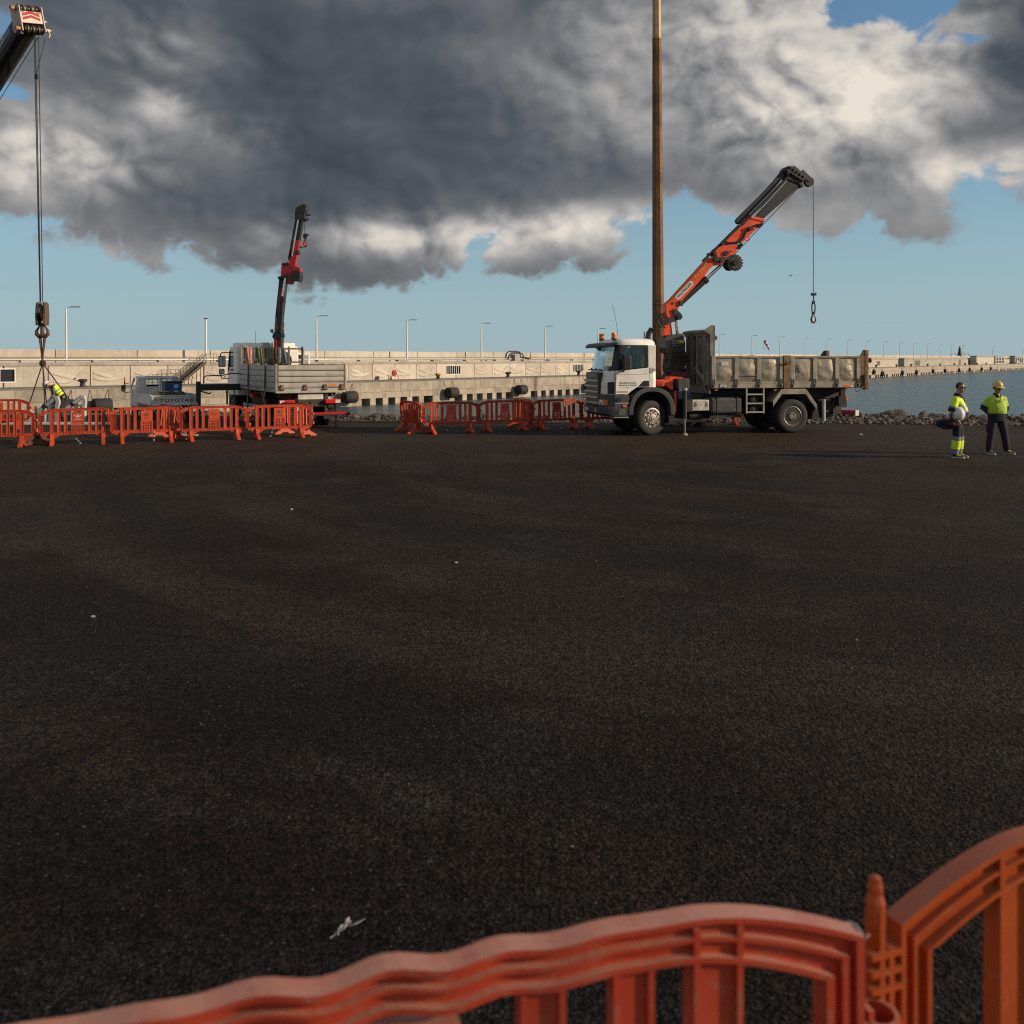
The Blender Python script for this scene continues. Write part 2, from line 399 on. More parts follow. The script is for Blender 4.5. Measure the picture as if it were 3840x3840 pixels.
M['dark_pebble'] = mat('dark_gravel_stone', (.05, .042, .036), .8, c2=(.10, .085, .07), nscale=6)
M['pebble'] = mat('rubble_stone', (.100, .083, .066), .85, c2=(.06, .052, .046), nscale=3.5, bump=.5, bscale=25)
M['bank'] = mat('added_ridge_earth', (.10, .082, .064), .9, c2=(.055, .046, .038), nscale=3, bump=.8, bscale=9, bdist=.06)

# ------------------------------------------------------------------ mesh builder
class MB:
    def __init__(s): s.v, s.f = [], []
    def add(s, vs, fs):
        b = len(s.v); s.v += [tuple(v) for v in vs]; s.f += [tuple(b + i for i in f) for f in fs]; return s
    def box(s, x0, x1, y0, y1, z0, z1, m=None):
        vs = [Vector((x, y, z)) for x in (x0, x1) for y in (y0, y1) for z in (z0, z1)]
        if m is not None: vs = [m @ v for v in vs]
        return s.add(vs, [(0, 1, 3, 2), (4, 6, 7, 5), (0, 4, 5, 1), (2, 3, 7, 6), (0, 2, 6, 4), (1, 5, 7, 3)])
    def bar(s, p0, p1, w, h=None, up=(0, 0, 1)):
        p0, p1 = Vector(p0), Vector(p1); h = h or w
        d = (p1 - p0).normalized(); up = Vector(up)
        if abs(d.dot(up)) > .98: up = Vector((0, 1, 0)) if abs(d.y) < .9 else Vector((1, 0, 0))
        a = d.cross(up).normalized(); b = a.cross(d)
        vs = [p + a * (w / 2 * i) + b * (h / 2 * j) for p in (p0, p1) for i, j in ((-1, -1), (1, -1), (1, 1), (-1, 1))]
        return s.add(vs, [(3, 2, 1, 0), (4, 5, 6, 7), (0, 1, 5, 4), (1, 2, 6, 5), (2, 3, 7, 6), (3, 0, 4, 7)])
    def tube(s, pts, r, n=8, closed=False):
        pts = [Vector(p) for p in pts]; k = len(pts)
        rs = r if isinstance(r, (list, tuple)) else [r] * k
        rings = []; a = None
        for i, p in enumerate(pts):
            if closed: d = pts[(i + 1) % k] - pts[i - 1]
            else: d = pts[min(i + 1, k - 1)] - pts[max(i - 1, 0)]
            d.normalize()
            if a is None:
                a = d.cross(Vector((0, 0, 1)))
                if a.length < .1: a = d.cross(Vector((1, 0, 0)))
            a = (a - d * a.dot(d)); a.normalize(); b = d.cross(a)
            rings.append([p + (a * math.cos(2 * math.pi * j / n) + b * math.sin(2 * math.pi * j / n)) * rs[i] for j in range(n)])
        vs = [v for q in rings for v in q]; fs = []
        for i in range(k if closed else k - 1):
            for j in range(n):
                i2 = (i + 1) % k
                fs.append((i * n + j, i * n + (j + 1) % n, i2 * n + (j + 1) % n, i2 * n + j))
        if not closed: fs += [tuple(range(n))[::-1], tuple((k - 1) * n + j for j in range(n))]
        return s.add(vs, fs)
    def cyl(s, p0, p1, r0, r1=None, n=14): return s.tube([p0, p1], [r0, r0 if r1 is None else r1], n)
    def loft(s, rings, cap=True, closed=True):
        n = len(rings[0]); vs = [v for q in rings for v in q]; fs = []
        for i in range(len(rings) - 1):
            for j in range(n if closed else n - 1):
                fs.append((i * n + j, i * n + (j + 1) % n, (i + 1) * n + (j + 1) % n, (i + 1) * n + j))
        if cap and closed: fs += [tuple(range(n))[::-1], tuple((len(rings) - 1) * n + j for j in range(n))]
        return s.add(vs, fs)
    def prism(s, poly, a, b, plane='xz'):
        def P(u, v, w):
            return {'xz': (u, w, v), 'yz': (w, u, v), 'xy': (u, v, w)}[plane]
        return s.loft([[P(u, v, a) for u, v in poly], [P(u, v, b) for u, v in poly]])
    def lathe(s, prof, c, axis, n=20):
        c, ax = Vector(c), Vector(axis).normalized()
        u = ax.cross(Vector((0, 0, 1)))
        if u.length < .1: u = ax.cross(Vector((1, 0, 0)))
        u.normalize(); w = ax.cross(u)
        rings = [[c + ax * h + (u * math.cos(2 * math.pi * j / n) + w * math.sin(2 * math.pi * j / n)) * max(r, 1e-4) for j in range(n)] for r, h in prof]
        return s.loft(rings)
    def ball(s, c, r, n=10, m=6, mtx=None):
        c = Vector(c); r = Vector((r, r, r)) if isinstance(r, (int, float)) else Vector(r)
        rings = []
        for i in range(m + 1):
            th = math.pi * (i + (.02 if i == 0 else -.02 if i == m else 0)) / m
            ring = []
            for j in range(n):
                q = Vector((r.x * math.sin(th) * math.cos(2 * math.pi * j / n), r.y * math.sin(th) * math.sin(2 * math.pi * j / n), -r.z * math.cos(th)))
                ring.append(c + (mtx @ q if mtx else q))
            rings.append(ring)
        return s.loft(rings)
    def cap(s, p0, p1, r0, r1=None, n=10):                    # limb: a tapered cylinder with round ends
        r1 = r0 if r1 is None else r1
        p0, p1 = Vector(p0), Vector(p1); d = (p1 - p0).normalized()
        pts, rs = [], []
        for k in (1.0, .8, .45, 0): pts.append(p0 - d * r0 * k); rs.append(r0 * math.sqrt(max(1 - k * k, 1e-4)))
        for k in (0, .45, .8, 1.0): pts.append(p1 + d * r1 * k); rs.append(r1 * math.sqrt(max(1 - k * k, 1e-4)))
        return s.tube(pts, rs, n)
    def mesh(s, name, material):
        me = bpy.data.meshes.new(name); me.from_pydata(s.v, [], s.f)
        bm = bmesh.new(); bm.from_mesh(me); bmesh.ops.recalc_face_normals(bm, faces=bm.faces); bm.to_mesh(me); bm.free()
        if material: me.materials.append(material)
        return me
    def build(s, name, material, parent=None, smooth=None, bevel=0, seg=2, label=None):
        me = s.mesh(name, M[material] if isinstance(material, str) else material)
        return link(name, me, parent, smooth, bevel, seg, label)
def link(name, me, parent=None, smooth=None, bevel=0, seg=2, label=None, loc=None, rz=None):
    if smooth:
        for p in me.polygons: p.use_smooth = True
        me.set_sharp_from_angle(angle=R(smooth if smooth is not True else 40))
    o = bpy.data.objects.new(name, me); COL.objects.link(o)
    if parent: o.parent = parent
    if bevel:
        b = o.modifiers.new('bevel', 'BEVEL'); b.width = bevel; b.segments = seg; b.limit_method = 'ANGLE'; b.angle_limit = R(35)
    if label: o['label'] = label
    if loc is not None: o.location = loc
    if rz is not None: o.rotation_euler = (0, 0, rz)
    return o
def tag(o, label, cat, group=None):
    o['label'] = label; o['category'] = cat
    if group: o['group'] = group
    return o
def thing(name, label, cat, loc=(0, 0, 0), rz=0.0, group=None):
    o = bpy.data.objects.new(name, None); COL.objects.link(o)
    o.location = loc; o.rotation_euler = (0, 0, rz)
    o.empty_display_size = .2
    return tag(o, label, cat, group)
def struct(o, kind='structure'): o['kind'] = kind; return o
def dup(root, loc, rz, label=None, mats=None):
    r = root.copy(); COL.objects.link(r); r.location = loc; r.rotation_euler = (0, 0, rz)
    if label: r['label'] = label
    for ch in list(root.children):
        c = ch.copy(); COL.objects.link(c); c.parent = r
        for g in list(ch.children):
            d = g.copy(); COL.objects.link(d); d.parent = c
    return r
def text_mesh(body, size, material, extrude=.003, align='CENTER', spacing=1.0, bold=0.0):
    cu = bpy.data.curves.new('lettering', 'FONT'); cu.body = body; cu.size = size; cu.extrude = extrude
    cu.align_x = align; cu.align_y = 'CENTER'; cu.space_character = spacing; cu.offset = bold; cu.resolution_u = 3
    o = bpy.data.objects.new('lettering', cu); COL.objects.link(o)
    dg = bpy.context.evaluated_depsgraph_get()
    me = bpy.data.meshes.new_from_object(o.evaluated_get(dg)); me.name = 'lettering'
    bpy.data.objects.remove(o); bpy.data.curves.remove(cu)
    me.materials.clear(); me.materials.append(M[material])
    return me
def text(body, size, material, parent, mtx, **k):
    o = link('lettering', text_mesh(body, size, material, **k), parent)
    o.matrix_local = mtx; return o
def face_mtx(origin, xa, za):                                 # text lying on a face: xa along the line, za up the letters
    xa, za = Vector(xa).normalized(), Vector(za).normalized()
    n = xa.cross(za).normalized(); za = n.cross(xa)
    return Matrix.Translation(Vector(origin)) @ Matrix((xa, za, n)).transposed().to_4x4()
class Frame:                                                  # reads points off the picture onto planes of a thing standing at (ox, oy, turned by rz)
    def __init__(s, ox, oy, rz): s.ox, s.oy, s.rz, s.c, s.s = ox, oy, rz, math.cos(rz), math.sin(rz)
    def y(s, px, py, yl=0.0):                                 # plane of constant local y -> (x, z)
        k = (px - CX) / F
        x = (k * (s.oy + yl * s.c) - (s.ox - yl * s.s)) / (s.c - k * s.s)
        return x, HC - (py - HY) / F * (s.oy + x * s.s + yl * s.c)
    def x(s, px, py, xl=0.0):                                 # plane of constant local x -> (y, z)
        k = (px - CX) / F
        y = (s.ox + xl * s.c - k * (s.oy + xl * s.s)) / (s.s + k * s.c)
        return y, HC - (py - HY) / F * (s.oy + xl * s.s + y * s.c)

# ------------------------------------------------------------------ ground, bank, water
EDGE = [(-120, 47), (-60, 42.5), (-30, 40.2), (-16, 39.6), (-11, 38.6), (-7.5, 36.3), (0, 35.6), (8, 34.9), (14, 33.9), (20, 32.6), (40, 29.5), (110, 19)]
def edge_y(x):
    for (a, b), (c, d) in zip(EDGE, EDGE[1:]):
        if a <= x <= c: return b + (d - b) * (x - a) / (c - a)
    return EDGE[0][1] if x < 0 else EDGE[-1][1]
gm = MB()
gm.add([(-120, -90, 0), (110, -90, 0)] + [(x, y, 0) for x, y in EDGE[::-1]], [tuple(range(len(EDGE) + 2))])
struct(gm.build('ground', 'ground'))
bk = MB(); rows = []
for k, (dy, z) in enumerate(((-.25, .004), (.5, .06), (1.3, .16), (2.0, -.1), (3.2, -1.2), (6.5, -3.2), (11, -5.6))):
    row = []
    for i in range(161):
        x = -60 + i * .75 * 1.0
        n = mnoise.noise(Vector((x * .55, dy * .8, 3.1)))
        if z > 0.01: z *= .25 + .75 * min(1, max(0, (x - 2) / 5))
        row.append((x, edge_y(x) + dy + (.25 * mnoise.noise(Vector((x * .7, dy, 9))) if k else 0), z + (n * (.12 if x > 4 else .05) if 0 < k < 4 else n * .3 if k >= 4 else 0)))
    rows.append(row)
bk.loft(rows, cap=False, closed=False)
struct(bk.build('rubble_bank', 'bank', smooth=60))
wm = MB(); wm.add([(-3000, 20, -4.62), (9000, 20, -4.62), (9000, 9000, -4.62), (-3000, 9000, -4.62)], [(0, 1, 2, 3)])
struct(wm.build('water', 'water'))
# the low concrete ledge the foreground barriers stand on
lm = MB(); lm.box(-30, 4.2, -6, 2.75, -.02, .30)
struct(lm.build('concrete_ledge', 'deck_concrete', bevel=.02))
# ------------------------------------------------------------------ the sea wall (mole) across the water
PATH = [Vector(p) for p in ((-100.0, 64.0), (-56.6, 106.0), (-23.7, 137.9), (14.5, 187.0), (132.0, 344.0), (311.0, 583.0), (520.0, 862.0))]
SEG = [0.0]
for a, b in zip(PATH, PATH[1:]): SEG.append(SEG[-1] + (b - a).length)
def pt(s, off=0.0):                                           # point on the quay edge at arc length s, moved back by off
    i = 0
    while i < len(PATH) - 2 and s > SEG[i + 1]: i += 1
    d = (PATH[i + 1] - PATH[i]).normalized()
    p = PATH[i] + d * (s - SEG[i])
    nb = Vector((-d.y, d.x))
    return p + nb * off, math.atan2(d.y, d.x)
def s_at(px, off=0.0):                                        # arc length whose ray goes through picture column px
    k = (px - CX) / F; best = None; s = 0.0; prev = None
    while s < SEG[-1]:
        p, _ = pt(s, off); g = p.x - k * p.y
        if prev is not None and prev < 0 <= g: return s - g / (g - prev)
        prev = g; s += 1.0
    return SEG[-1]
ZD, ZW, ZP, ZT = -1.25, -4.62, 1.78, 3.40                     # deck, water, promenade, parapet top
S0, S1 = 18.0, SEG[-1]
BACK = 6.0
mole = thing('sea_wall', 'long pale concrete sea wall with wave reliefs and barred windows across the water', 'sea wall', (0, 0, 0))
quay = thing('quay', 'stained concrete quay with square openings at the waterline below the sea wall', 'quay', (0, 0, 0))
# quay: modules of upper blocks, lower blocks, a solid base under each fender and piers between openings
LM = 20.8
S_F = s_at(1680) - .5 * 2                                      # a fender hangs at the middle of each solid base
n0 = -int((S_F - S0) / LM)
def quay_box(x0, x1, y0, y1, z0, z1): return MB().box(x0, x1, y0, y1, z0, z1)
ub = quay_box(-2.58, 2.58, 0, 2.0, -2.72, ZD).mesh('quay_block', M['quay_concrete'])
lb = quay_box(-2.58, 2.58, .03, 2.0, -3.62, -2.75).mesh('quay_block', M['quay_concrete'])
sb = quay_box(-2.6, 2.6, .02, 3.0, ZW - .6, -3.64).mesh('base_block', M['quay_base'])
pb = quay_box(-.55, .55, .05, 2.2, ZW - .6, -3.64).mesh('pier', M['quay_base'])
FEND = []
nb = 0
far = MB()
for i in range(n0, 40):
    sc = S_F + i * LM
    if sc < S0 or sc > S1 - 15: continue
    p, a = pt(sc); FEND.append(sc)
    spots = [(sb, 0)] + [(pb, 2.6 + 2.6 * k) for k in range(1, 6)] + [(ub, 5.2 * k) for k in range(4)] + [(lb, 5.2 * k) for k in range(4)]
    for me, ds in spots:
        q, a = pt(sc + ds)
        if nb < 235:
            link(me.name.split('.')[0], me, quay, loc=(q.x, q.y, 0), rz=a); nb += 1
        else:
            mt = Matrix.Translation((q.x, q.y, 0)) @ Matrix.Rotation(a, 4, 'Z')
            far.add([mt @ v.co for v in me.vertices], [tuple(f.vertices) for f in me.polygons])
struct(far.build('far_quay_blocks', 'quay_concrete', quay), 'stuff')
# dark hollow behind the openings, and the deck
def ribbon(prof, s0=S0, s1=S1, step=12.0):                    # sweep a section (offset back, z) along the path
    m = MB(); rings = []
    ss = sorted(set([s0, s1] + [x for x in SEG if s0 < x < s1]))
    for s in ss:
        i = 0
        while i < len(PATH) - 2 and s >= SEG[i + 1] - 1e-6: i += 1
        d1 = (PATH[i + 1] - PATH[i]).normalized()
        d0 = d1
        if s in SEG and 0 < i: d0 = (PATH[i] - PATH[i - 1]).normalized()
        bis = (Vector((-d0.y, d0.x)) + Vector((-d1.y, d1.x))).normalized()
        p, _ = pt(min(s, S1 - .01)); k = 1.0 / max(.5, bis.dot(Vector((-d1.y, d1.x))))
        rings.append([(p.x + bis.x * o * k, p.y + bis.y * o * k, z) for o, z in prof])
    return m.loft(rings)
ribbon([(2.6, ZW - .6), (2.6, ZD - .02), (6.8, ZD - .02), (6.8, ZW - .6)]).build('quay_core', 'quay_base', quay)
struct(ribbon([(-.06, ZD + .002), (-.06, ZD + .16), (BACK + .5, ZD + .16), (BACK + .5, ZD + .002)]).build('quay_deck', 'deck_concrete'))
ZD2 = ZD + .16
# upper wall: panels with reliefs, cap, parapet
ribbon([(BACK + .34, ZD - .1), (BACK + .34, ZP), (BACK + 9.5, ZP), (BACK + 9.5, ZW - 1)]).build('wall_core', 'cap_concrete', mole)
ribbon([(BACK - .12, 1.40), (BACK - .12, ZP + .02), (BACK + .9, ZP + .02), (BACK + .9, 1.40)]).build('cap', 'cap_concrete', mole)
PW = 4.95
wins = []
for c0, c1 in ((-60, 58), (1672, 1728), (2148, 2189), (3286, 3299), (3422, 3440), (3590, 3598)):
    wins.append((s_at(c0, BACK), s_at(c1, BACK)))
def panel_mesh(x0, x1): return MB().box(x0, x1, 0, .34, ZD2 - .05, 1.395).mesh('wall_panel', M['wall_concrete'])
def swoosh(pts, w):
    m = MB(); n = 9; P = []
    for i in range(n):
        u = i / (n - 1)
        a, b, c, d = [Vector((x, 0, z)) for x, z in pts]
        P.append(a * (1 - u) ** 3 + 3 * b * u * (1 - u) ** 2 + 3 * c * u * u * (1 - u) + d * u ** 3)
    for q in range(n - 1):
        dd = (P[q + 1] - P[q]).normalized(); nn = Vector((-dd.z, 0, dd.x))
        w0, w1 = (w * math.sin(math.pi * (.12 + .8 * k / (n - 1))) for k in (q, q + 1))
        vs = []
        for p_, ww in ((P[q], w0), (P[q + 1], w1)):
            vs += [p_ + nn * ww, p_ + nn * ww * .5 + Vector((0, -.085, 0)), p_ - nn * ww * .5 + Vector((0, -.085, 0)), p_ - nn * ww]
        m.add(vs, [(0, 4, 5, 1), (1, 5, 6, 2), (2, 6, 7, 3)])
    return m
def relief(kind):
    m = MB(); z0 = -1.05
    strokes = ([((-1.9, .45), (-.9, .25), (.1, .25), (1.0, 1.05)), ((1.0, 1.05), (1.5, 1.7), (1.9, 1.75), (2.1, 1.45)), ((-1.9, 1.35), (-.9, 1.3), (.6, .6), (2.0, .45))] if kind == 0
               else [((-2.1, 1.45), (-1.1, 1.2), (-.2, .9), (.3, .75)), ((-2.1, .75), (-.9, .45), (1.0, .45), (2.1, 1.15))])
    for k, st in enumerate(strokes):
        q = swoosh([(x, z + z0 + .1) for x, z in st], .26); m.add(q.v, q.f)
    return m.mesh('relief', M['relief_concrete'])
REL = [relief(0), relief(1)]
pm = panel_mesh(-PW / 2 + .06, PW / 2 - .06)
s = S0 + PW / 2; k = 0
farw = MB()
while s < S1 - 6:
    q, a = pt(s, BACK)
    hit = [w for w in wins if w[0] < s + PW / 2 and w[1] > s - PW / 2]
    if k < 110:
        if hit:
            w = hit[0]; x0, x1 = max(w[0] - s, -PW / 2 + .1), min(w[1] - s, PW / 2 - .1)
            m = MB()
            if x0 > -PW / 2 + .15: m.box(-PW / 2 + .06, x0, 0, .34, ZD2 - .05, 1.395)
            if x1 < PW / 2 - .15: m.box(x1, PW / 2 - .06, 0, .34, ZD2 - .05, 1.395)
            m.box(x0, x1, 0, .34, ZD2 - .05, -.55); m.box(x0, x1, 0, .34, 1.12, 1.395)
            link('wall_panel', m.mesh('wall_panel', M['wall_concrete']), mole, loc=(q.x, q.y, 0), rz=a)
        else:
            po = link('wall_panel', pm, mole, loc=(q.x, q.y, 0), rz=a)
            if s < SEG[4] - 20: link('relief', REL[k % 2], po)
    else:
        mt = Matrix.Translation((q.x, q.y, 0)) @ Matrix.Rotation(a, 4, 'Z')
        farw.add([mt @ v.co for v in pm.vertices], [tuple(f.vertices) for f in pm.polygons])
    s += PW; k += 1
if farw.v: struct(farw.build('far_wall_panels', 'wall_concrete', mole), 'stuff')
for wi, w in enumerate(wins):
    q, a = pt((w[0] + w[1]) / 2, BACK); h = (w[1] - w[0]) / 2
    o = MB().box(-h, h, .20, .30, -.55, 1.12).build('window', 'dark_glass', mole); o.location = (q.x, q.y, 0); o.rotation_euler = (0, 0, a)
    m = MB(); m.box(-h, h, -.03, .1, -.55, -.43); m.box(-h, h, -.03, .1, 1.0, 1.12); m.box(-h, -h + .1, -.03, .1, -.43, 1.0); m.box(h - .1, h, -.03, .1, -.43, 1.0)
    m.build('frame', 'lamp_white', o)
    for j in range(1, 7 if wi else 2):
        x = -h + 2 * h * j / (7 if wi else 2)
        MB().box(x - .045, x + .045, 0, .07, -.43, 1.0).build('bar', 'lamp_white', o)
# parapet panels
PP = 10.4; s = S0 + PP / 2; k = 0
ppm = MB().box(-PP / 2 + .06, PP / 2 - .06, 0, .8, ZP - .02, ZT).mesh('parapet_panel', M['wall_concrete'])
OFFP = BACK + 5.0
while s < S1 - 6:
    q, a = pt(s, OFFP); link('parapet_panel', ppm, mole, loc=(q.x, q.y, 0), rz=a); s += PP
ribbon([(OFFP + .1, ZP), (OFFP + .1, ZT - .12), (OFFP + .7, ZT - .12), (OFFP + .7, ZP)]).build('parapet_core', 'cap_concrete', mole)
# pipeline on the promenade with its supports, and a thin handrail line above
pl = thing('pipeline', 'silver pipeline running along the top of the sea wall on low supports', 'pipeline', (0, 0, 0))
pts = [(pt(x, BACK + 1.2)[0].x, pt(x, BACK + 1.2)[0].y, ZP + .36) for x in [S0 + i * 10 for i in range(int((S1 - S0) / 10))]]
MB().tube(pts, .16, 8).build('pipe', 'pipe', pl, smooth=60)
pts2 = [(p[0] + .35, p[1] - .2 + .9, ZP + .30) for p in pts]
MB().tube(pts2, .10, 6).build('pipe', 'grime', pl, smooth=60)
sup = MB().box(-1.1, 1.1, -.35, .45, 0, .24).mesh('support', M['cap_concrete'])
sx = s_at(110, BACK + 1.2)
for i in range(-3, 60):
    s = sx + i * 8.4
    if S0 < s < S1 - 20:
        q, a = pt(s, BACK + 1.0); link('support', sup, pl, loc=(q.x, q.y, ZP + .02), rz=a)
for z in (.50, .72):
    MB().tube([(pt(x, OFFP - .25)[0].x, pt(x, OFFP - .25)[0].y, ZP + z) for x in [S0 + i * 10 for i in range(int((S1 - S0) / 10))]], .03, 5).build('cable_line', 'yellow' if z > .6 else 'grime', pl)
# gooseneck bend of the pipe
s = s_at(1940, BACK + 1.2)
o = thing('pipe_bend', 'dark pipe loop rising and dropping over a block on top of the sea wall', 'pipe')
for dz in (0, .32):
    P = []
    for ds, z in ((-3.2, .35), (-2.9, 1.05 + dz), (-2.2, 1.45 + dz), (0, 1.45 + dz), (1.2, 1.35 + dz), (1.5, .7), (3.6 + dz, .4)):
        q, a = pt(s + ds, BACK + .9 + dz * 2); P.append((q.x, q.y, ZP + z))
    MB().tube(P, .14, 8).build('pipe', 'grime', o, smooth=60)
q, a = pt(s - .8, BACK + .9)
b = MB().box(-.8, .8, -.4, .8, 0, 1.2).build('block', 'cap_concrete', o, bevel=.04); b.location = (q.x, q.y, ZP + .021); b.rotation_euler = (0, 0, a)
# lamp posts
ORD = ['first', 'second', 'third', 'fourth', 'fifth', 'sixth', 'seventh', 'eighth', 'ninth', 'tenth', 'eleventh', 'twelfth', 'thirteenth', 'fourteenth', 'fifteenth', 'sixteenth', 'seventeenth', 'eighteenth']
lp = thing('lamp_post', '', 'lamp post', (0, 0, 0), 0, 'lamp posts along the sea wall')
MB().tube([(0, 0, 0), (0, 0, 3), (0, 0, 6.75)], [.16, .13, .085], 8).build('pole', 'lamp_white', lp, smooth=60)
MB().box(-.25, .25, -.25, .25, 0, .06).build('base_plate', 'lamp_white', lp)
m = MB(); m.tube([(0, 0, 6.72), (.35, 0, 6.84), (.6, 0, 6.86)], .05, 6); m.build('arm', 'lamp_white', lp)
MB().box(.5, 1.65, -.16, .16, 6.82, 6.93).build('lamp_head', 'lamp_head', lp, bevel=.03)
names = {248: 'white lamp post on the sea wall just right of the big crane hook', 1187: 'white lamp post rising right of the white truck with the red folded crane',
         1526: 'first white lamp post left of the rusty pole gap, over the orange barriers and dark window'}
cols = [248, 1187, 1526, 1805, 2043, 2242, 2567, 2698, 2818, 2924, 3016, 3101, 3178, 3248, 3314, 3374, 3427, 3478, 3525, 3569, 3609, 3722, 3835]
lab = {1526: 'white lamp post standing left above the barred window of the sea wall', 1805: 'white lamp post on the sea wall right of the first barred window',
       2043: 'white lamp post just left of the big dump truck, by the pipe loop', 2242: 'white lamp post sticking up behind the dump truck cab roof',
       2567: 'white lamp post between the truck crane and the raised bed headboard', 2698: 'white lamp post just right of the raised dump bed headboard',
       2818: 'white lamp post behind the dump bed, just left of the windsock', 2924: 'white lamp post behind the dump bed, just right of the windsock'}
for i, c in enumerate(cols):
    s = s_at(c, BACK + 2.4); q, a = pt(s, BACK + 2.4)
    l = lab.get(c) or names.get(c)
    if not l:
        l = ('%s lamp post right of the windsock, behind the dump bed' % ORD[i - 10] if c < 3260 else
             '%s far lamp post right of the dump bed tail' % ORD[i - 14])
    o = lp if i == 0 else dup(lp, (0, 0, 0), 0)
    o.location = (q.x, q.y, ZP + .02); o.rotation_euler = (0, 0, a * .25 - .1); o['label'] = l
# the armless mast beside the stair
s = s_at(772, BACK + 2.4); q, a = pt(s, BACK + 2.4)
o = thing('mast', 'plain white mast without lamp arm at the head of the steel stair', 'mast', (q.x, q.y, ZP + .02))
MB().tube([(0, 0, 0), (0, 0, 5.9)], [.16, .13], 10).build('pole', 'lamp_white', o, smooth=60)
MB().box(-.24, .24, -.2, .2, 5.9, 6.02).build('top_plate', 'lamp_head', o)
# steel stair with landing
sA, sB = s_at(672, BACK - 1.0), s_at(768, BACK - 1.0)
pA, aA = pt(sA, BACK - 1.0); pB, aB = pt(sB, BACK - 1.0)
Ls = (pB - pA).length
st = thing('steel_stair', 'grey steel stair with railings climbing the sea wall behind the small truck', 'stair', (pA.x, pA.y, ZD2), math.atan2((pB - pA).y, (pB - pA).x))
H = ZP - ZD2
for y in (-.5, .5):
    MB().bar((0, y, .1), (Ls, y, H), .06, .26).build('stringer', 'dark_wood', st)
    m = MB(); m.tube([(0, y, 1.2), (Ls, y, H + 1.1), (Ls + 1.5, y, H + 1.1)], .035, 6); m.tube([(0, y, .7), (Ls, y, H + .6)], .025, 6)
    for i in range(9): u = i / 8; m.tube([(Ls * u, y, H * u), (Ls * u, y, H * u + 1.1)], .03, 5)
    m.tube([(Ls + 1.5, y, H), (Ls + 1.5, y, H + 1.1)], .03, 5)
    m.build('railing', 'dark_wood', st)
for i in range(14):
    u = (i + .5) / 14; MB().box(Ls * u - .16, Ls * u + .16, -.47, .47, H * u, H * u + .05).build('tread', 'rust_frame', st)
for x in (.62, .78, .92):
    MB().cyl((Ls * x, -.4, 0), (Ls * x, -.4, H * x), .05, n=6).build('prop', 'rust_frame', st)
m = MB()
for i in range(5): m.tube([(-2.6 + i * .62, -.5, 0), (-2.6 + i * .62, -.5, 1.9)], .035, 5)
for z in (.9, 1.4, 1.9): m.tube([(-2.6, -.5, z), (-.1, -.5, z)], .03, 5)
m.build('cage', 'dark_wood', st)
# bollards
bo = thing('bollard', '', 'bollard', (0, 0, 0), 0, 'mooring bollards on the quay edge')
MB().lathe([(.62, 0), (.60, .06), (.34, .12), (.27, .5), (.34, .62), (.52, .68), (.55, .84), (.40, .95), (.05, .98)], (0, 0, 0), (0, 0, 1), 14).build('post', 'bollard', bo, smooth=50)
MB().box(-.75, .75, -.5, .5, 0, .04).build('base_plate', 'rust_frame', bo)
bl = [(310, 'dark iron bollard on the quay edge right of the bending worker'), (1643, 'yellow-topped bollard on the quay edge above the second hanging fender'),
      (1905, 'dark bollard on the quay edge below the middle of the pipe loop'), (2170, 'dark bollard in front of the barred window left of the dump truck cab')]
bl += [(c, '%s far bollard right of the dump bed tail, on the quay edge' % ORD[i]) for i, c in enumerate((3286, 3362, 3417, 3479, 3526, 3579, 3619, 3664, 3698))]
for i, (c, l) in enumerate(bl):
    s = s_at(c, .9); q, a = pt(s, .9)
    o = bo if i == 0 else dup(bo, (0, 0, 0), 0)
    o.location = (q.x, q.y, ZD2); o.rotation_euler = (0, 0, a); o['label'] = l
    if c == 1643:
        MB().lathe([(.36, .60), (.54, .665), (.57, .85), (.41, .965), (.05, .99)], (0, 0, 0), (0, 0, 1), 14).build('top', 'yellow', o, smooth=50)
# fenders: drums on chains near by, hung tyres further off
fd = thing('fender', '', 'fender', (0, 0, 0), 0, 'rubber fenders hanging on chains from the quay')
m = MB(); n = 18
prof = [(.42, -1.0), (.80, -1.0), (.86, -.9), (.86, .9), (.80, 1.0), (.42, 1.0)]
m.lathe(prof, (0, -.92, -3.25), (1, 0, 0), n); m.build('drum', 'rubber', fd, smooth=50)
for x0 in (-1, 1):
    ch = MB(); a0 = Vector((x0 * .95, -.5, -2.6)); b0 = Vector((x0 * 1.05, -.06, -1.35))
    for i in range(9):
        p = a0.lerp(b0, i / 9); q = a0.lerp(b0, (i + .9) / 9); ch.bar(p, q, .10 if i % 2 else .04, .04 if i % 2 else .10)
    ch.build('chain', 'hook_rust', fd)
MB().cyl((-1.12, -.92, -3.25), (1.12, -.92, -3.25), .16, n=8).build('axle', 'bollard', fd)
ty = thing('tyre_fender', '', 'tyre', (0, 0, 0), 0, 'tyres hanging as fenders from the far quay')
m = MB(); prof = [(.42, -.30), (.80, -.36), (.92, -.2), (.92, .2), (.80, .36), (.42, .30)]
m.lathe(prof + [prof[0]], (0, -.4, -3.35), (0, 1, 0), 16); m.build('tyre', 'rubber', ty, smooth=50)
m = MB()
for x in (-.5, .5): m.tube([(x, -.3, -2.9), (x * 1.3, -.06, -1.4)], .05, 5)
m.build('rope', 'hook_rust', ty)
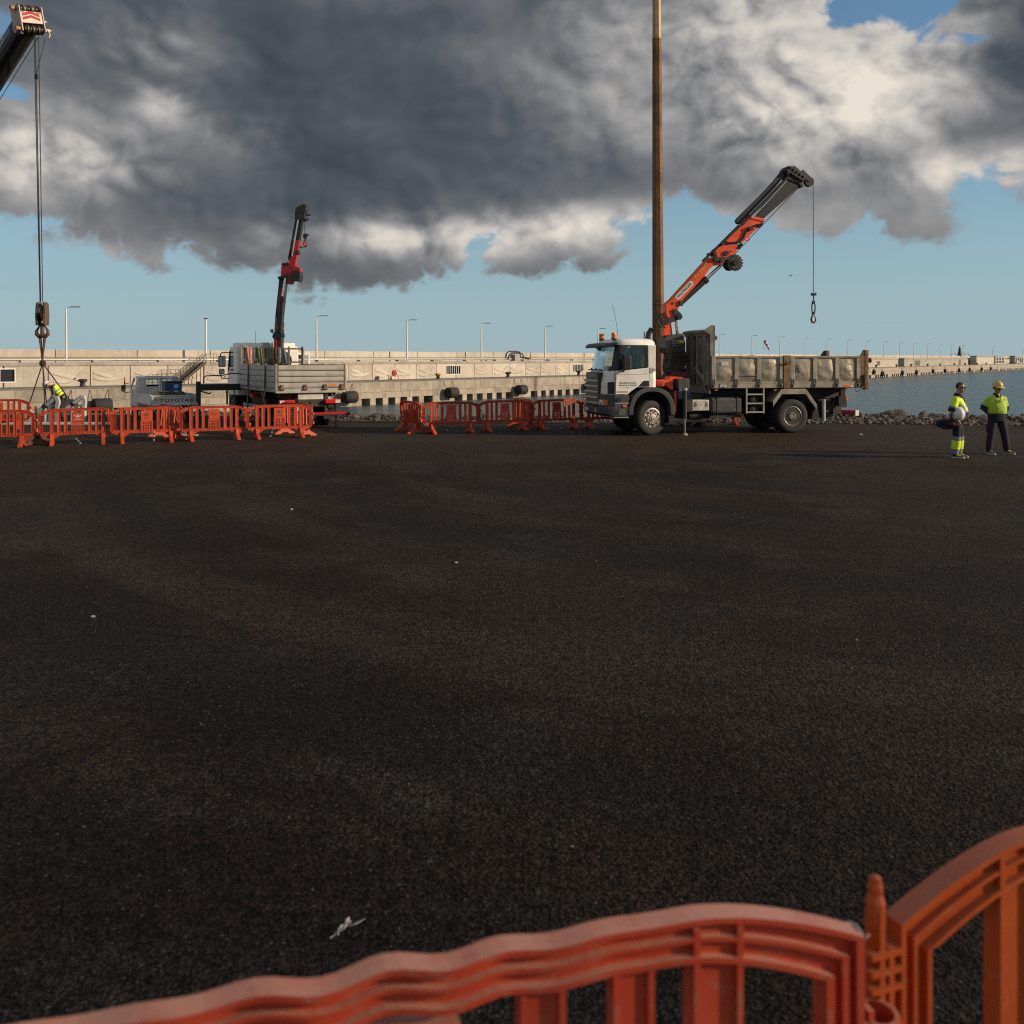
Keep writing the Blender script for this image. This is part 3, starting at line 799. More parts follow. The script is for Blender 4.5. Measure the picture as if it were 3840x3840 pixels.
fl = [(232, 'black drum fender on chains behind the tilted steel frames at left', 0), (371, 'black drum fender on rusty chains on the quay left of the small truck', 0), (1298, 'black drum fender on chains just right of the crane truck tail lamp', 0), (1679, 'black drum fender on chains below the yellow-topped bollard', 0),
      (1940, 'black drum fender on chains below the bollard under the pipe loop', 0), (2197, 'black drum fender partly hidden by the dump truck grille', 0)]
tcols = [3306, 3381, 3434, 3496, 3541, 3594, 3634, 3679, 3713]
fl += [(3274, 'tyre hung high on the quay face just right of the dump bed tail', 2)] + [(c, '%s low tyre right of the dump bed tail, hanging at the quay waterline' % ORD[i], 1) for i, c in enumerate(tcols)]
seen = set()
for c, l, kind in fl:
    s = s_at(c); q, a = pt(s)
    src = ty if kind else fd
    o = src if src.name not in seen else dup(src, (0, 0, 0), 0)
    seen.add(src.name)
    o.location = (q.x, q.y, .75 if kind == 2 else 0); o.rotation_euler = (0, 0, a); o['label'] = l
# chains lying down the quay face between fenders + a ladder
s = s_at(2008); q, a = pt(s)
o = thing('ladder', 'rusty ladder down the quay face between two drum fenders', 'ladder', (q.x, q.y, 0), a)
for x in (-.3, .3): MB().cyl((x, -.15, ZW), (x, -.15, ZD2 + .2), .05, n=6).build('rail', 'hook_rust', o)
for i in range(11): MB().cyl((-.3, -.15, ZW + .3 + i * .32), (.3, -.15, ZW + .3 + i * .32), .035, n=5).build('rung', 'hook_rust', o)
# red hose reel on the quay
s = s_at(1476, 3.5); q, a = pt(s, 3.5)
o = thing('hose_reel', 'small red hose reel on a frame standing on the quay by the sea wall', 'hose reel', (q.x, q.y, ZD2), a)
m = MB(); m.lathe([(.18, -.10), (.48, -.12), (.48, -.06), (.2, -.05), (.2, .05), (.48, .06), (.48, .12), (.18, .10), (.18, -.10)], (.15, 0, 1.05), (0, 1, 0), 16); m.build('reel', 'sign_red', o, smooth=40)
m = MB()
for x in (-.75, .75):
    for y in (-.35, .35): m.bar((x, y, 0), (x, y, .62), .07)
for z in (.1, .6):
    for y in (-.35, .35): m.bar((-.75, y, z), (.75, y, z), .07)
    for x in (-.75, .75): m.bar((x, -.35, z), (x, .35, z), .07)
m.bar((.15, -.2, .6), (.15, -.2, 1.05), .06); m.build('frame', 'copper', o)
MB().box(-.6, .5, -.28, .28, .12, .42).build('tray', 'off_white', o)
# sheds on the far quay
def shed(c0, c1, off, h, label, mname='wall_concrete', doors=(), roof=.35):
    sA, sB = s_at(c0, off), s_at(c1, off); q, a = pt((sA + sB) / 2, off); L = abs(sB - sA)
    o = thing('shed', label, 'shed', (q.x, q.y, ZD2), a)
    MB().box(-L / 2, L / 2, 0, 3.0, 0, h).build('wall', mname, o)
    MB().box(-L / 2 - .25, L / 2 + .25, -.3, 3.2, h, h + roof).build('roof', 'cap_concrete', o)
    for u0, u1, z0, z1, mm in doors:
        d = MB().box(-L / 2 + L * u0, -L / 2 + L * u1, -.05, .02, z0, z1).build('door' if z0 < .2 else 'window', mm, o)
shed(3257, 3368, BACK - 2.9, 3.0, 'long pale shed on the quay right of the dump bed tail', doors=((.26, .37, .7, 2.3, 'dark_steel'),))
shed(3391, 3622, BACK - 2.9, 3.0, 'longest grey shed on the far quay with a dark shutter', 'cap_concrete', doors=((.14, .22, .2, 2.4, 'dark_steel'), (.86, .90, .1, 2.6, 'dark_steel')))
shed(3662, 3727, BACK - 3.6, 4.2, 'pale shed with white panels on the far quay', 'wall_concrete', doors=tuple((.05 + .16 * i, .17 + .16 * i, .5 + .6 * (i % 2), 3.2, 'off_white') for i in range(6)))
shed(3733, 3768, BACK - 3.0, 4.2, 'small pale shed with grid windows right of the panelled shed', 'wall_concrete', doors=tuple((.08 + .3 * i, .30 + .3 * i, .6 + 1.7 * j, 1.9 + 1.7 * j, 'dark_glass') for i in range(3) for j in range(2)))
shed(3806, 3838, BACK - 2.6, 4.4, 'low building with dark window bars at the far right of the quay', 'cap_concrete', doors=tuple((.06 + .24 * i, .22 + .24 * i, .6, 3.6, 'dark_glass') for i in range(4)))
# beacon, windsock, far van
s = s_at(3599, OFFP + .4); q, a = pt(s, OFFP + .4)
o = thing('beacon', 'small dark conical harbour beacon on the sea wall parapet', 'beacon', (q.x, q.y, ZT - .02))
MB().lathe([(1.25, 0), (1.0, .8), (.55, 3.6), (.55, 3.7), (.8, 3.75), (.8, 3.9), (.3, 3.95)], (0, 0, 0), (0, 0, 1), 12).build('tower', 'grime', o, smooth=40)
MB().lathe([(.3, 0), (.35, .5), (.2, .9), (.04, 1.4)], (0, 0, 3.94), (0, 0, 1), 10).build('lantern', 'rust_frame', o, smooth=40)
m = MB()
for x in (-4.6, -2.4, 2.4, 4.6): m.bar((x, 0, 0), (x, 0, 1.2), .16)
m.bar((-4.6, 0, 1.2), (4.6, 0, 1.2), .12); m.build('railing', 'gun_metal', o)
s = s_at(2865, BACK + 2.0); q, a = pt(s, BACK + 2.0)
o = thing('windsock', 'red and white striped windsock drooping on a thin pole above the sea wall', 'windsock', (q.x, q.y, ZP))
MB().cyl((0, 0, 0), (0, 0, 5.0), .07, n=6).build('pole', 'lamp_white', o)
for k in range(6):
    t0, t1 = k / 6, (k + 1) / 6; f = lambda t: (.15 + 1.5 * t, 0, 5.6 - 2.9 * t)
    MB().tube([f(t0), f(t1)], [.42 - .2 * t0, .42 - .2 * t1], 10).build('sleeve_band', 'sign_red' if k % 2 == 0 else 'off_white', o, smooth=60)
MB().tube([(0, 0, 5.0), (.15, 0, 5.65)], .06, 6).build('bracket', 'lamp_white', o)
s = s_at(3812, 2.6); q, a = pt(s, 2.6)
o = thing('parked_van', 'tiny white van parked on the quay at the far right', 'van', (q.x, q.y, ZD2), a)
MB().prism([(-2.4, .4), (2.3, .4), (2.3, 1.0), (1.5, 1.15), (.9, 1.9), (-2.3, 1.95), (-2.4, 1.4)], -.9, .9).build('body', 'white', o, bevel=.08)
for x in (-1.5, 1.5):
    for y in (-.85, .85): MB().cyl((x, y - .1, .35), (x, y + .1, .35), .35).build('wheel', 'rubber', o)
MB().prism([(.15, 1.2), (1.35, 1.2), (.85, 1.8), (.15, 1.8)], -.92, -.905).build('window', 'dark_glass', o)
# ------------------------------------------------------------------ rocks along the bank
def rock_mesh(seed, name='boulder', sub=2, mname='rock'):
    bm = bmesh.new(); bmesh.ops.create_icosphere(bm, subdivisions=sub, radius=1.0)
    r = random.Random(seed); o = Vector((r.uniform(0, 50), r.uniform(0, 50), r.uniform(0, 50)))
    planes = [(Vector((r.uniform(-1, 1), r.uniform(-1, 1), r.uniform(-.6, 1))).normalized(), r.uniform(.55, .85)) for _ in range(7)]
    for v in bm.verts:
        d = v.co.normalized(); k = 1.0 + .35 * mnoise.noise(d * 1.3 + o) + .14 * mnoise.noise(d * 3.5 + o)
        for n, h in planes:
            q = d.dot(n)
            if q > 0: k = min(k, h / q)
        v.co = Vector((d.x * k, d.y * k * .85, d.z * k * .68))
    me = bpy.data.meshes.new(name); bm.to_mesh(me); bm.free(); me.materials.append(M[mname])
    return me
RM = [rock_mesh(i) for i in range(8)]
rr = random.Random(21)
spots = []
for i in range(95):
    x = rr.uniform(-7, 22)
    if i > 60: x = rr.uniform(6, 22)
    spots.append((x, edge_y(x) + rr.uniform(.9, 2.3), rr.uniform(.10, .24)))
big = [(3340, 37.0, .55), (3375, 36.9, .5), (3460, 36.3, .42), (3500, 36.2, .40), (3530, 36.0, .3), (3655, 34.9, .35), (3800, 34.3, .42), (3825, 34.2, .45), (3740, 34.6, .36), (3300, 37.2, .3), (3210, 37.2, .34),
       (1352, 38.8, .52), (1425, 38.6, .50), (1480, 38.3, .42), (1330, 38.8, .36), (1790, 37.9, .36), (1830, 37.6, .34), (1960, 37.4, .36), (2050, 37.2, .36), (1390, 38.8, .34)]
spots += [(gx(px, Y), Y if px > 2100 else edge_y(gx(px, Y)) + .9, s * (.62 if px < 2100 else .62)) for px, Y, s in big]
bl_ = ['large flat-topped boulder on the rubble bank right of the red beam', 'large boulder right of the biggest flat-topped one on the bank', 'dark upright boulder on the bank left of the bareheaded man', 'boulder just right of the dark upright one on the bank', 'low boulder behind the bareheaded man on his left side', 'boulder on the bank between the two standing men', 'tall boulder on the bank right of the man in the helmet', 'boulder cut by the right picture edge', 'low boulder behind the legs of the helmeted man', 'small boulder at the left end of the big pile right of the truck', 'boulder right behind the red beam',
       'grey boulder at the shore right of the crane truck rear', 'wide boulder in the middle of the shore group right of the crane truck', 'boulder at the right end of the shore group by the crane truck', 'boulder half hidden by the crane truck stabiliser hoses', 'boulder seen through the gap left of the middle barriers joint', 'boulder seen just right of the middle barriers joint', 'boulder seen through the sunlit barrier slats', 'boulder seen below the emblem panel left of the dump truck', 'low boulder between the crane truck rear and the middle barriers']
for i, (x, y, s) in enumerate(spots):
    own = bl_[i - 95] if i >= 95 else None
    o = link('boulder', RM[i % 8]); o.location = (x, y, (.10 if x > 4 else -.02) + s * .22); o.scale = (s * rr.uniform(.9, 1.35), s, s * rr.uniform(.75, 1.1)); o.rotation_euler = (rr.uniform(-.3, .3), rr.uniform(-.3, .3), rr.uniform(0, 6.28))
    tag(o, own or 'rough grey-brown boulder on the rubble bank along the water edge', 'rock', 'boulders along the rubble bank')
m = MB()
small = [rock_mesh(50 + i, sub=1) for i in range(5)]
sm = [([v.co.copy() for v in q.vertices], [tuple(f.vertices) for f in q.polygons]) for q in small]
for i in range(5200):
    x = rr.uniform(-16, 23) if i % 3 else rr.uniform(7, 23)
    if x < 4 and i % 2: continue
    dy = rr.uniform(-.15, 2.1); s = rr.choice((.05, .06, .08, .1, .14)) * rr.uniform(.8, 1.3) * (1.0 if x > 5 else .8)
    z = .02 + max(0, dy) * (.075 if x > 5 else .02)
    rot = Matrix.Rotation(rr.uniform(0, 6.28), 3, (rr.random(), rr.random(), rr.random() + .1))
    vs, fs = sm[i % 5]; m.add([Vector((x, edge_y(x) + dy, z)) + rot @ v * s for v in vs], fs)
struct(m.build('rubble', 'pebble'), 'stuff')
# loose stones over the lot
m = MB()
for i in range(1100):
    y = 3.0 + 30 * rr.random() ** 1.5; x = rr.uniform(-.56, .56) * y
    s = rr.choice((.003, .004, .005, .008)) * rr.uniform(.8, 1.4) * (1 + y / 45)
    rot = Matrix.Rotation(rr.uniform(0, 6.28), 3, (rr.random(), rr.random(), rr.random() + .1))
    vs, fs = sm[i % 5]; m.add([Vector((x, y, s * .3)) + rot @ v * s for v in vs], fs)
struct(m.build('loose_gravel', 'dark_pebble'), 'stuff')

# ------------------------------------------------------------------ orange plastic barriers
EX, PXX, ZA, ZB = .945, .635, .87, .985
NSEG, DROP = 18, .115
def arc_z(x):                                      # top edge of the barrier over x
    a = abs(x)
    if a <= PXX - .05: return ZB
    u = (a - PXX + .05) / (EX - PXX + .05); return ZB - DROP * (u ** 1.6)
def strip(m, path, w, y0, y1, close=False):                   # a flat rib following a path in xz: height w (downwards normal), depth y0..y1
    n = len(path); P = [Vector((x, 0, z)) for x, z in path]; L, Rr = [], []
    for i, p in enumerate(P):
        if close: d = P[(i + 1) % n] - P[i - 1]
        else: d = P[min(i + 1, n - 1)] - P[max(i - 1, 0)]
        d.normalize(); nn = Vector((d.z, 0, -d.x))
        # mitre
        if 0 < i < n - 1 or close:
            d0 = (P[i] - P[i - 1]).normalized(); k = 1 / max(.6, nn.dot(Vector((d0.z, 0, -d0.x))))
        else: k = 1
        L.append(p); Rr.append(p + nn * w * k)
    rings = [[(a.x, y0, a.z), (a.x, y1, a.z), (b.x, y1, b.z), (b.x, y0, b.z)] for a, b in zip(L, Rr)]
    if close: rings.append(rings[0])
    m.loft(rings, cap=not close)
def outline(inset):
    """closed clockwise outline (seen from the front) shrunk by inset: top arc, sides, chamfered bottom"""
    P = []
    N = NSEG
    for i in range(N + 1):
        x = (-1 + 2 * i / N) * (EX - inset); P.append((x, arc_z(x * EX / (EX - inset)) - inset))
    P += [(EX - inset, .40), (EX - inset - .015, .33 + inset * .4), (EX - inset - .06, .275 + inset)]
    P += [(-EX + inset + .06, .275 + inset), (-EX + inset + .015, .33 + inset * .4), (-EX + inset, .40)]
    return P
def web(m, o1, o2, y0, y1):
    n = len(o1)
    vs = []
    for (a, b) in zip(o1, o2): vs += [(a[0], y0, a[1]), (a[0], y1, a[1]), (b[0], y1, b[1]), (b[0], y0, b[1])]
    fs = []
    for i in range(n):
        j = (i + 1) % n
        for k in range(4): fs.append((i * 4 + k, j * 4 + k, j * 4 + (k + 1) % 4, i * 4 + (k + 1) % 4))
    m.add(vs, fs)
def barrier_frame():
    m = MB(); D = .0225
    web(m, outline(.005), outline(.074), -.005, .005)            # thin web
    for ins, w, d in ((0, .011, D), (.033, .009, D * .9), (.066, .011, D)):
        strip(m, outline(ins), w, -d, d, close=True)
    return m
def post_mb(x):
    m = MB(); D = .0210
    m.box(x - .044, x + .044, -.0075, .0075, .10, arc_z(x) - .03)
    for s in (-1, 1): m.box(x + s * .044 - .006, x + s * .044 + .006, -D, D, .16, arc_z(x) - .016)
    # gusset wings below the bottom rail
    for s in (-1, 1): m.prism([(x + s * .056, .268), (x + s * .20, .268), (x + s * .056, .165)], -.010, .010)
    return m
def foot_mb(x):
    m = MB()
    m.prism([(-.34, 0), (-.16, 0), (-.075, .055), (.075, .055), (.16, 0), (.34, 0), (.34, .035), (.10, .17), (.056, .30), (-.056, .30), (-.10, .17), (-.34, .035)], x - .045, x + .045, 'yz')
    return m
def slat_mb(x):
    m = MB(); D = .0165
    z0, z1 = .285, arc_z(x) - .073
    m.box(x - .034, x + .034, -.006, .006, z0, z1)
    for s in (-1, 1): m.box(x + s * .034 - .006, x + s * .034 + .006, -D, D, z0, z1)
    return m
def centre_mb():
    m = MB()
    m.box(-.150, .150, -.022, .022, .615, .886)
    for x in (-.150, .150): m.box(x - .012, x + .012, -.026, .026, .285, .612)
    for i in range(6): x = -.115 + .046 * i; m.box(x - .011, x + .011, -.014, .014, .29, .61)
    for z in (.42, .49, .56): m.box(-.136, .136, -.010, .010, z, z + .022)
    m.box(-.136, .136, -.016, .016, .588, .612)
    return m
def pin_mb():                                                 # upright pin on the left end
    m = MB(); x = -EX - .045
    for a in range(4):
        t = a * math.pi / 2; dx, dy = math.cos(t), math.sin(t)
        m.box(x - .006 + dx * .014, x + .006 + dx * .014, -.006 + dy * .014, .006 + dy * .014, .52, .90)
    m.lathe([(.0175, 0), (.0185, .045), (.0135, .06), (.0145, .075), (.010, .095), (.002, .10)], (x, 0, .868), (0, 0, 1), 10)
    m.lathe([(.012, 0), (.012, .44)], (x, 0, .52), (0, 0, 1), 8)
    for z in (.74, .775, .81, .55, .585): m.box(x - .03, -EX + .005, -.026, .026, z, z + .011)
    m.box(-EX - .03, -EX - .018, -.022, .022, .54, .825)
    return m
def ring_mb():                                                # socket rings on the right end
    m = MB(); x = EX + .045
    for z0, z1 in ((.66, .72), (.38, .46)):
        P = [(.040, z0), (.046, z0 + .01), (.040, z0 + .025), (.046, z1 - .02), (.042, z1), (.033, z1), (.033, z0)]
        m.lathe(P + [P[0]], (x, 0, 0), (0, 0, 1), 12)
        for z in (z0, (z0 + z1) / 2, z1 - .011): m.box(EX - .005, x - .03, -.024, .024, z, z + .011)
    m.box(EX + .012, EX + .024, -.02, .02, .36, .74)
    return m
def emblem_mesh(kind):
    m = MB(); y0, y1 = -.0255, -.0225; z0 = .79
    if kind == 2:
        m.lathe([(.02, 0), (.02, .003)], (-.06, -.0255, .76), (0, 1, 0), 10)
        m.box(-.02, .09, y0, y1, .765, .775); m.box(-.02, .06, y0, y1, .742, .750)
        return m
    for s in (-1, 1):
        m.prism([(0, z0 - .03), (s * .03, z0 - .02), (s * .06, z0 + .005), (s * .10, z0 + .012), (s * .08, z0 - .012), (s * .05, z0 - .035), (0, z0 - .06)], y0, y1)
    m.prism([(-.018, z0 - .01), (.012, z0 - .015), (.022, z0 + .015), (.005, z0 + .04), (-.02, z0 + .03)], y0 - .001, y1 - .001)
    m.box(-.07, .07, y0, y1, z0 - .10, z0 - .092); m.box(-.09, .09, y0, y1, z0 - .122, z0 - .114)
    return m
BP = {'frame': barrier_frame(), 'centre_panel': centre_mb(), 'pin': pin_mb(), 'socket': ring_mb()}
def make_barrier(label, loc, rz, mname='barrier', emblem='lettering', kind=0, warp=None, group='orange plastic barriers round the works'):
    t = thing('barrier', label, 'barrier', loc, rz, group)
    def part(name, mb, parent=t):
        if warp:
            q = MB(); q.v = [warp(v) for v in mb.v]; q.f = mb.f; mb = q
        return mb.build(name, mname, parent)
    part('frame', BP['frame']); cp = part('centre_panel', BP['centre_panel'])
    part('hinge_pin', BP['pin']); part('hinge_socket', BP['socket'])
    for x in (-PXX, PXX):
        po = part('post', post_mb(x)); part('foot', foot_mb(x), po)
    for x in (-.47, -.30, .30, .47): part('slat', slat_mb(x))
    if kind is not None:
        emblem_mesh(kind).build('emblem', emblem, cp)
        e2 = emblem_mesh(kind).build('emblem', emblem, cp); e2.rotation_euler = (0, 0, math.pi)
    return t
BASE = make_barrier('', (0, 0, 0), 0)
BASE2 = make_barrier('', (0, 0, 0), 0, kind=2)
BASEW = make_barrier('', (0, 0, 0), 0, emblem='sign_white')
used = set()
def place_barrier(a, b, label, src=None, z=0.0, tilt=0.0, mname=None):
    src = src or BASE
    a, b = Vector(a), Vector(b); c = (a + b) / 2; rz = math.atan2((b - a).y, (b - a).x)
    o = src if src.name not in used else dup(src, (0, 0, 0), 0)
    used.add(src.name)
    o.location = (c.x, c.y, z); o.rotation_euler = (tilt or R(rnd.uniform(-2.2, 2.2)), R(rnd.uniform(-.5, .5)), rz); o['label'] = label
    if mname:
        for ch in o.children:
            for q in [ch] + list(ch.children):
                if q.name.startswith('emblem'): continue
                q.data = q.data.copy(); q.data.materials[0] = M[mname]
    return o
place_barrier((-14.45, 24.95), (-12.68, 25.45), 'orange barrier cut by the left picture edge, in front of one in shaded brown')
place_barrier((-12.62, 25.75), (-10.98, 26.45), 'orange barrier with a white emblem below the bending worker', BASEW)
place_barrier((-11.0, 26.35), (-9.33, 27.10), 'orange barrier with a dark winged emblem in front of the small flatbed truck')
place_barrier((-9.30, 26.95), (-7.66, 27.75), 'orange barrier with small side lettering left of the crane truck rear', BASE2)
place_barrier((-7.64, 27.65), (-5.95, 28.45), 'orange barrier with a dark winged emblem under the crane truck tailgate')
place_barrier((-12.66, 25.65), (-13.55, 27.35), 'barrier in shaded brown turned edge-on behind the barrier at the left picture edge', mname='barrier_shaded')
place_barrier((-17.9, 31.4), (-16.05, 32.0), 'farther orange barrier at the left picture edge, left of the lifting slings')
place_barrier((-9.40, 27.25), (-10.65, 28.65), 'barrier set back at an angle, with leaning slats seen through the winged-emblem barrier', tilt=R(6))
place_barrier((-5.98, 28.6), (-7.25, 29.95), 'barrier angled back behind the right end of the left barrier row')
place_barrier((-3.58, 31.25), (-2.82, 29.6), 'barrier turned almost edge-on at the left end of the middle row')
place_barrier((-2.78, 29.55), (-1.02, 30.35), 'shaded orange barrier next to the edge-on one in the middle row', BASE2)
place_barrier((-1.06, 30.55), (.62, 31.35), 'orange barrier in the middle of the middle row with yellow-lit emblem panel', BASE2)
place_barrier((.02, 33.0), (.70, 31.25), 'barrier running back from the joint in the middle row, catching the sun')
place_barrier((.66, 31.35), (2.32, 32.15), 'orange barrier just left of the dump truck bumper', BASE2)
place_barrier((2.32, 32.15), (3.98, 32.95), 'orange barrier mostly hidden behind the dump truck front')
place_barrier((6.30, 33.5), (8.05, 33.7), 'sunlit orange barrier seen only below the dump truck fuel tank')
# foreground pair: the left one has gone wavy and faded
def wavy(v):
    x, y, z = v
    k = max(0.0, min(1.0, (.62 - x) / .4)) * min(1.0, max(0.0, z / .6))
    return (x, y + k * .007 * math.sin(x * 27 + 1.0), z + k * (.0048 * math.sin(x * 33.0 + .6) + .0022 * math.sin(x * 19)))
def stretch(f, pin_up=0.0):
    def g(v):
        x, y, z = v; q = f((x, y, z)); return (q[0] * 1.037, q[1] * 1.12, q[2] + (z - .5) * .012)
    return g
FZ = .30
NSEG, DROP = 72, .095
BP = {'frame': barrier_frame(), 'centre_panel': centre_mb(), 'pin': pin_mb(), 'socket': ring_mb()}
make_barrier('large faded red barrier with a wavy top rail along the bottom foreground', (-.246, 1.652, FZ + .004), R(16.5), 'barrier_faded', kind=None, warp=stretch(wavy))
DROP = .118
BP = {'frame': barrier_frame(), 'centre_panel': centre_mb(), 'pin': pin_mb(), 'socket': ring_mb()}
make_barrier('large deep orange barrier with upright pin cut by the bottom right corner', (1.722, 2.352, FZ), R(20.0), 'barrier_orange', kind=None, warp=stretch(lambda v: v))
# cable tie round the foreground hinge pin
ct = MB(); cx, cy = .688, 1.975
for z in (1.150, 1.162): ct.tube([(cx + .032 * math.cos(k * math.pi / 6), cy + .030 * math.sin(k * math.pi / 6), FZ - .30 + z + .012 * math.sin(k)) for k in range(12)], .0035, 5, closed=True)
ct.tube([(cx - .02, cy - .030, 1.15), (cx - .025, cy - .036, 1.13), (cx - .02, cy - .036, 1.11)], .0025, 5)
ct.tube([(cx + .025, cy - .02, 1.16), (cx + .036, cy - .026, 1.178)], .0025, 5)
tag(ct.build('cable_tie', 'light_letter', smooth=60), 'loose grey wire tie wound round the orange barrier pin in the foreground', 'wire tie')
# striped prop sticks below some barriers
k = 0
for (px, py0, py1, lean), l in zip(((1203 * .435 / .435, 1, 1, 0),) * 0 or ((308, 1622, 1660, .10), (298, 1645, 1668, -.08), (577, 1617, 1660, 0.0), (1017, 1604, 1645, .06), (1683, 1583, 1622, .16), (2107, 1575, 1611, .03)),
        ('striped stick under the white-emblem barrier, right one', 'striped stick under the white-emblem barrier, left one', 'striped stick under the barrier in front of the small truck', 'striped stick under the barrier below the crane truck tailgate', 'striped leaning stick under the shaded barrier', 'thin striped stick under the barrier left of the dump truck')):
    Y = F * HC / (py1 - HY); x = gx(px, Y); h = (py1 - py0) / F * Y
    o = thing('striped_stick', l, 'stick', (x, Y, 0), 0)
    for j in range(6):
        a, b = j / 6, (j + 1) / 6
        MB().bar((-lean * .8 + lean * 2 * a, 0, h * a), (-lean * .8 + lean * 2 * b, 0, h * b), .035, .02, up=(0, 1, 0)).build('stripe', 'litter' if j % 2 else 'bollard', o)
# litter
def litter(px, py, label, mb, name='litter', mname='litter', cat='litter', rz=0):
    Y = F * HC / (py - HY); o = mb.build(name, mname); o.location = (gx(px, Y), Y, .004); o.rotation_euler = (0, 0, rz); tag(o, label, cat); return o
m = MB(); g = [[(.011 * i - .045 + .012 * math.sin(j * 2.3 + i), .022 * j - .055 + .010 * math.sin(i * 1.7), .012 + .016 * abs(math.sin(i * 1.9 + j * 1.3)) + .006 * j * (i % 2)) for i in range(4 + 0 * j)] for j in range(6)]
m.loft(g, cap=False, closed=False); m.add([(-.05, -.085, .008), (-.042, -.088, .008), (-.015, .03, .03), (-.03, .03, .028)], [(0, 1, 2, 3)]); m.add([(-.01, .03, .02), (.03, .05, .035), (.055, .10, .05), (.012, .075, .03)], [(0, 1, 2, 3)])
so = litter(1300, 3505, 'crumpled white paper scrap on the asphalt in the near foreground', m, 'paper_scrap', rz=R(-30))
so.modifiers.new('solid', 'SOLIDIFY').thickness = .003; so.scale = (.72, .72, .72)
for px, py, s, l in ((350, 2314, .022, 'small white scrap on the asphalt at the left middle'), (1093, 1912, .03, 'small pale stone alone on the dark asphalt left of centre'), (3228, 1631, .05, 'white scrap on the asphalt right of the dump truck rear wheel'),
                     (3212, 2402, .012, 'tiny white scrap on the asphalt at the right middle'), (2145, 3175, .007, 'tiny white scrap on the near asphalt right of centre'), (1710, 2112, .02, 'tiny yellowish scrap on the asphalt near the picture centre'), (2052, 1608, .07, 'crumpled clear plastic bottle below the middle barriers')):
    o = link('litter', rock_mesh(px, 'litter', 1, 'litter')); Y = F * HC / (py - HY)
    o.location = (gx(px, Y), Y, s * .3); o.scale = (s * 1.3, s * .8, s); tag(o, l, 'litter')
# ------------------------------------------------------------------ shared vehicle pieces
WHEELS = {}
def wheel(parent, loc, r, w, side, steer=0.0, dish=False, rim='rim'):
    """side -1: outer face towards local -y"""
    key = (r, w, dish, rim)
    if key not in WHEELS:
        m = MB(); h = w / 2
        prof = [(r * .56, -h * .9), (r * .60, -h), (r * .80, -h * 1.04), (r * .92, -h * .95), (r * .985, -h * .80), (r, -h * .55)]
        for k in range(4):
            a = -h * .55 + (k + .5) * h * 1.1 / 4 - .012
            prof += [(r, a), (r * .975, a + .004), (r * .975, a + .018), (r, a + .022)]
        prof += [(r, h * .55), (r * .985, h * .80), (r * .92, h * .95), (r * .80, h * 1.04), (r * .60, h), (r * .56, h * .9), (r * .56, -h * .9)]
        m.lathe(prof, (0, 0, 0), (0, 1, 0), 32); tyre = m.mesh('wheel', M['rubber'])
        for p in tyre.polygons: p.use_smooth = True
        tyre.set_sharp_from_angle(angle=R(45))
        m = MB(); q = r * .575
        if dish: prof = [(q, -h * .95), (q * .93, -h * .93), (q * .86, -h * .5), (q * .80, -h * .25), (q * .50, -h * .15), (q * .44, -h * .80), (q * .22, -h * .84), (q * .20, -h * .9), (.002, -h * .92), (.002, h * .3), (q, h * .3)]
        else: prof = [(q, -h * .95), (q * .92, -h * 1.0), (q * .86, -h * .80), (q * .66, -h * 1.02), (q * .62, -h * 1.10), (q * .42, -h * 1.12), (q * .38, -h * 1.25), (q * .20, -h * 1.28), (q * .18, -h * 1.40), (.002, -h * 1.42), (.002, h * .3), (q, h * .3)]
        m.lathe(prof, (0, 0, 0), (0, 1, 0), 28)
        rm = m.mesh('rim', M['grime' if dish else rim])
        for p in rm.polygons: p.use_smooth = True
        rm.set_sharp_from_angle(angle=R(30))
        m = MB()
        for k in range(10):
            a = 2 * math.pi * k / 10
            if dish: c = (q * .31 * math.cos(a), -h * .95, q * .31 * math.sin(a)); m.cyl(c, (c[0], -h * 1.22, c[2]), q * .055, n=6)
            else: c = (q * .52 * math.cos(a), -h * 1.10, q * .52 * math.sin(a)); m.cyl(c, (c[0], -h * 1.24, c[2]), q * .055, n=6)
        hub = MB()
        if dish: m.tube([(q * .97 * math.cos(2 * math.pi * k / 24), -h * .95, q * .97 * math.sin(2 * math.pi * k / 24)) for k in range(24)], q * .045, 6, closed=True); m.lathe([(q * .40, 0), (q * .40, .02), (q * .12, .03), (.001, .03)], (0, -h * .86, 0), (0, -1, 0), 16)
        nuts = m.mesh('wheel_nuts', M['rim'])
        m = MB()
        for k in range(10):
            a = 2 * math.pi * (k + .5) / 10; c = (q * .74 * math.cos(a), -h * (.33 if dish else .95), q * .74 * math.sin(a))
            m.cyl(c, (c[0], c[1] - .03, c[2]), q * .095, n=8)
        holes = m.mesh('hand_holes', M['black'])
        WHEELS[key] = (tyre, rm, nuts, holes)
    tyre, rm, nuts, holes = WHEELS[key]
    o = link('wheel', tyre, parent); o.location = loc
    o.rotation_euler = (0, rnd.uniform(0, 3), (0 if side < 0 else math.pi) + steer)
    o.rotation_mode = 'ZXY' if False else 'XYZ'
    link('rim', rm, o); link('wheel_nuts', nuts, o); link('hand_holes', holes, o)
    return o
def bolt_ring(): pass

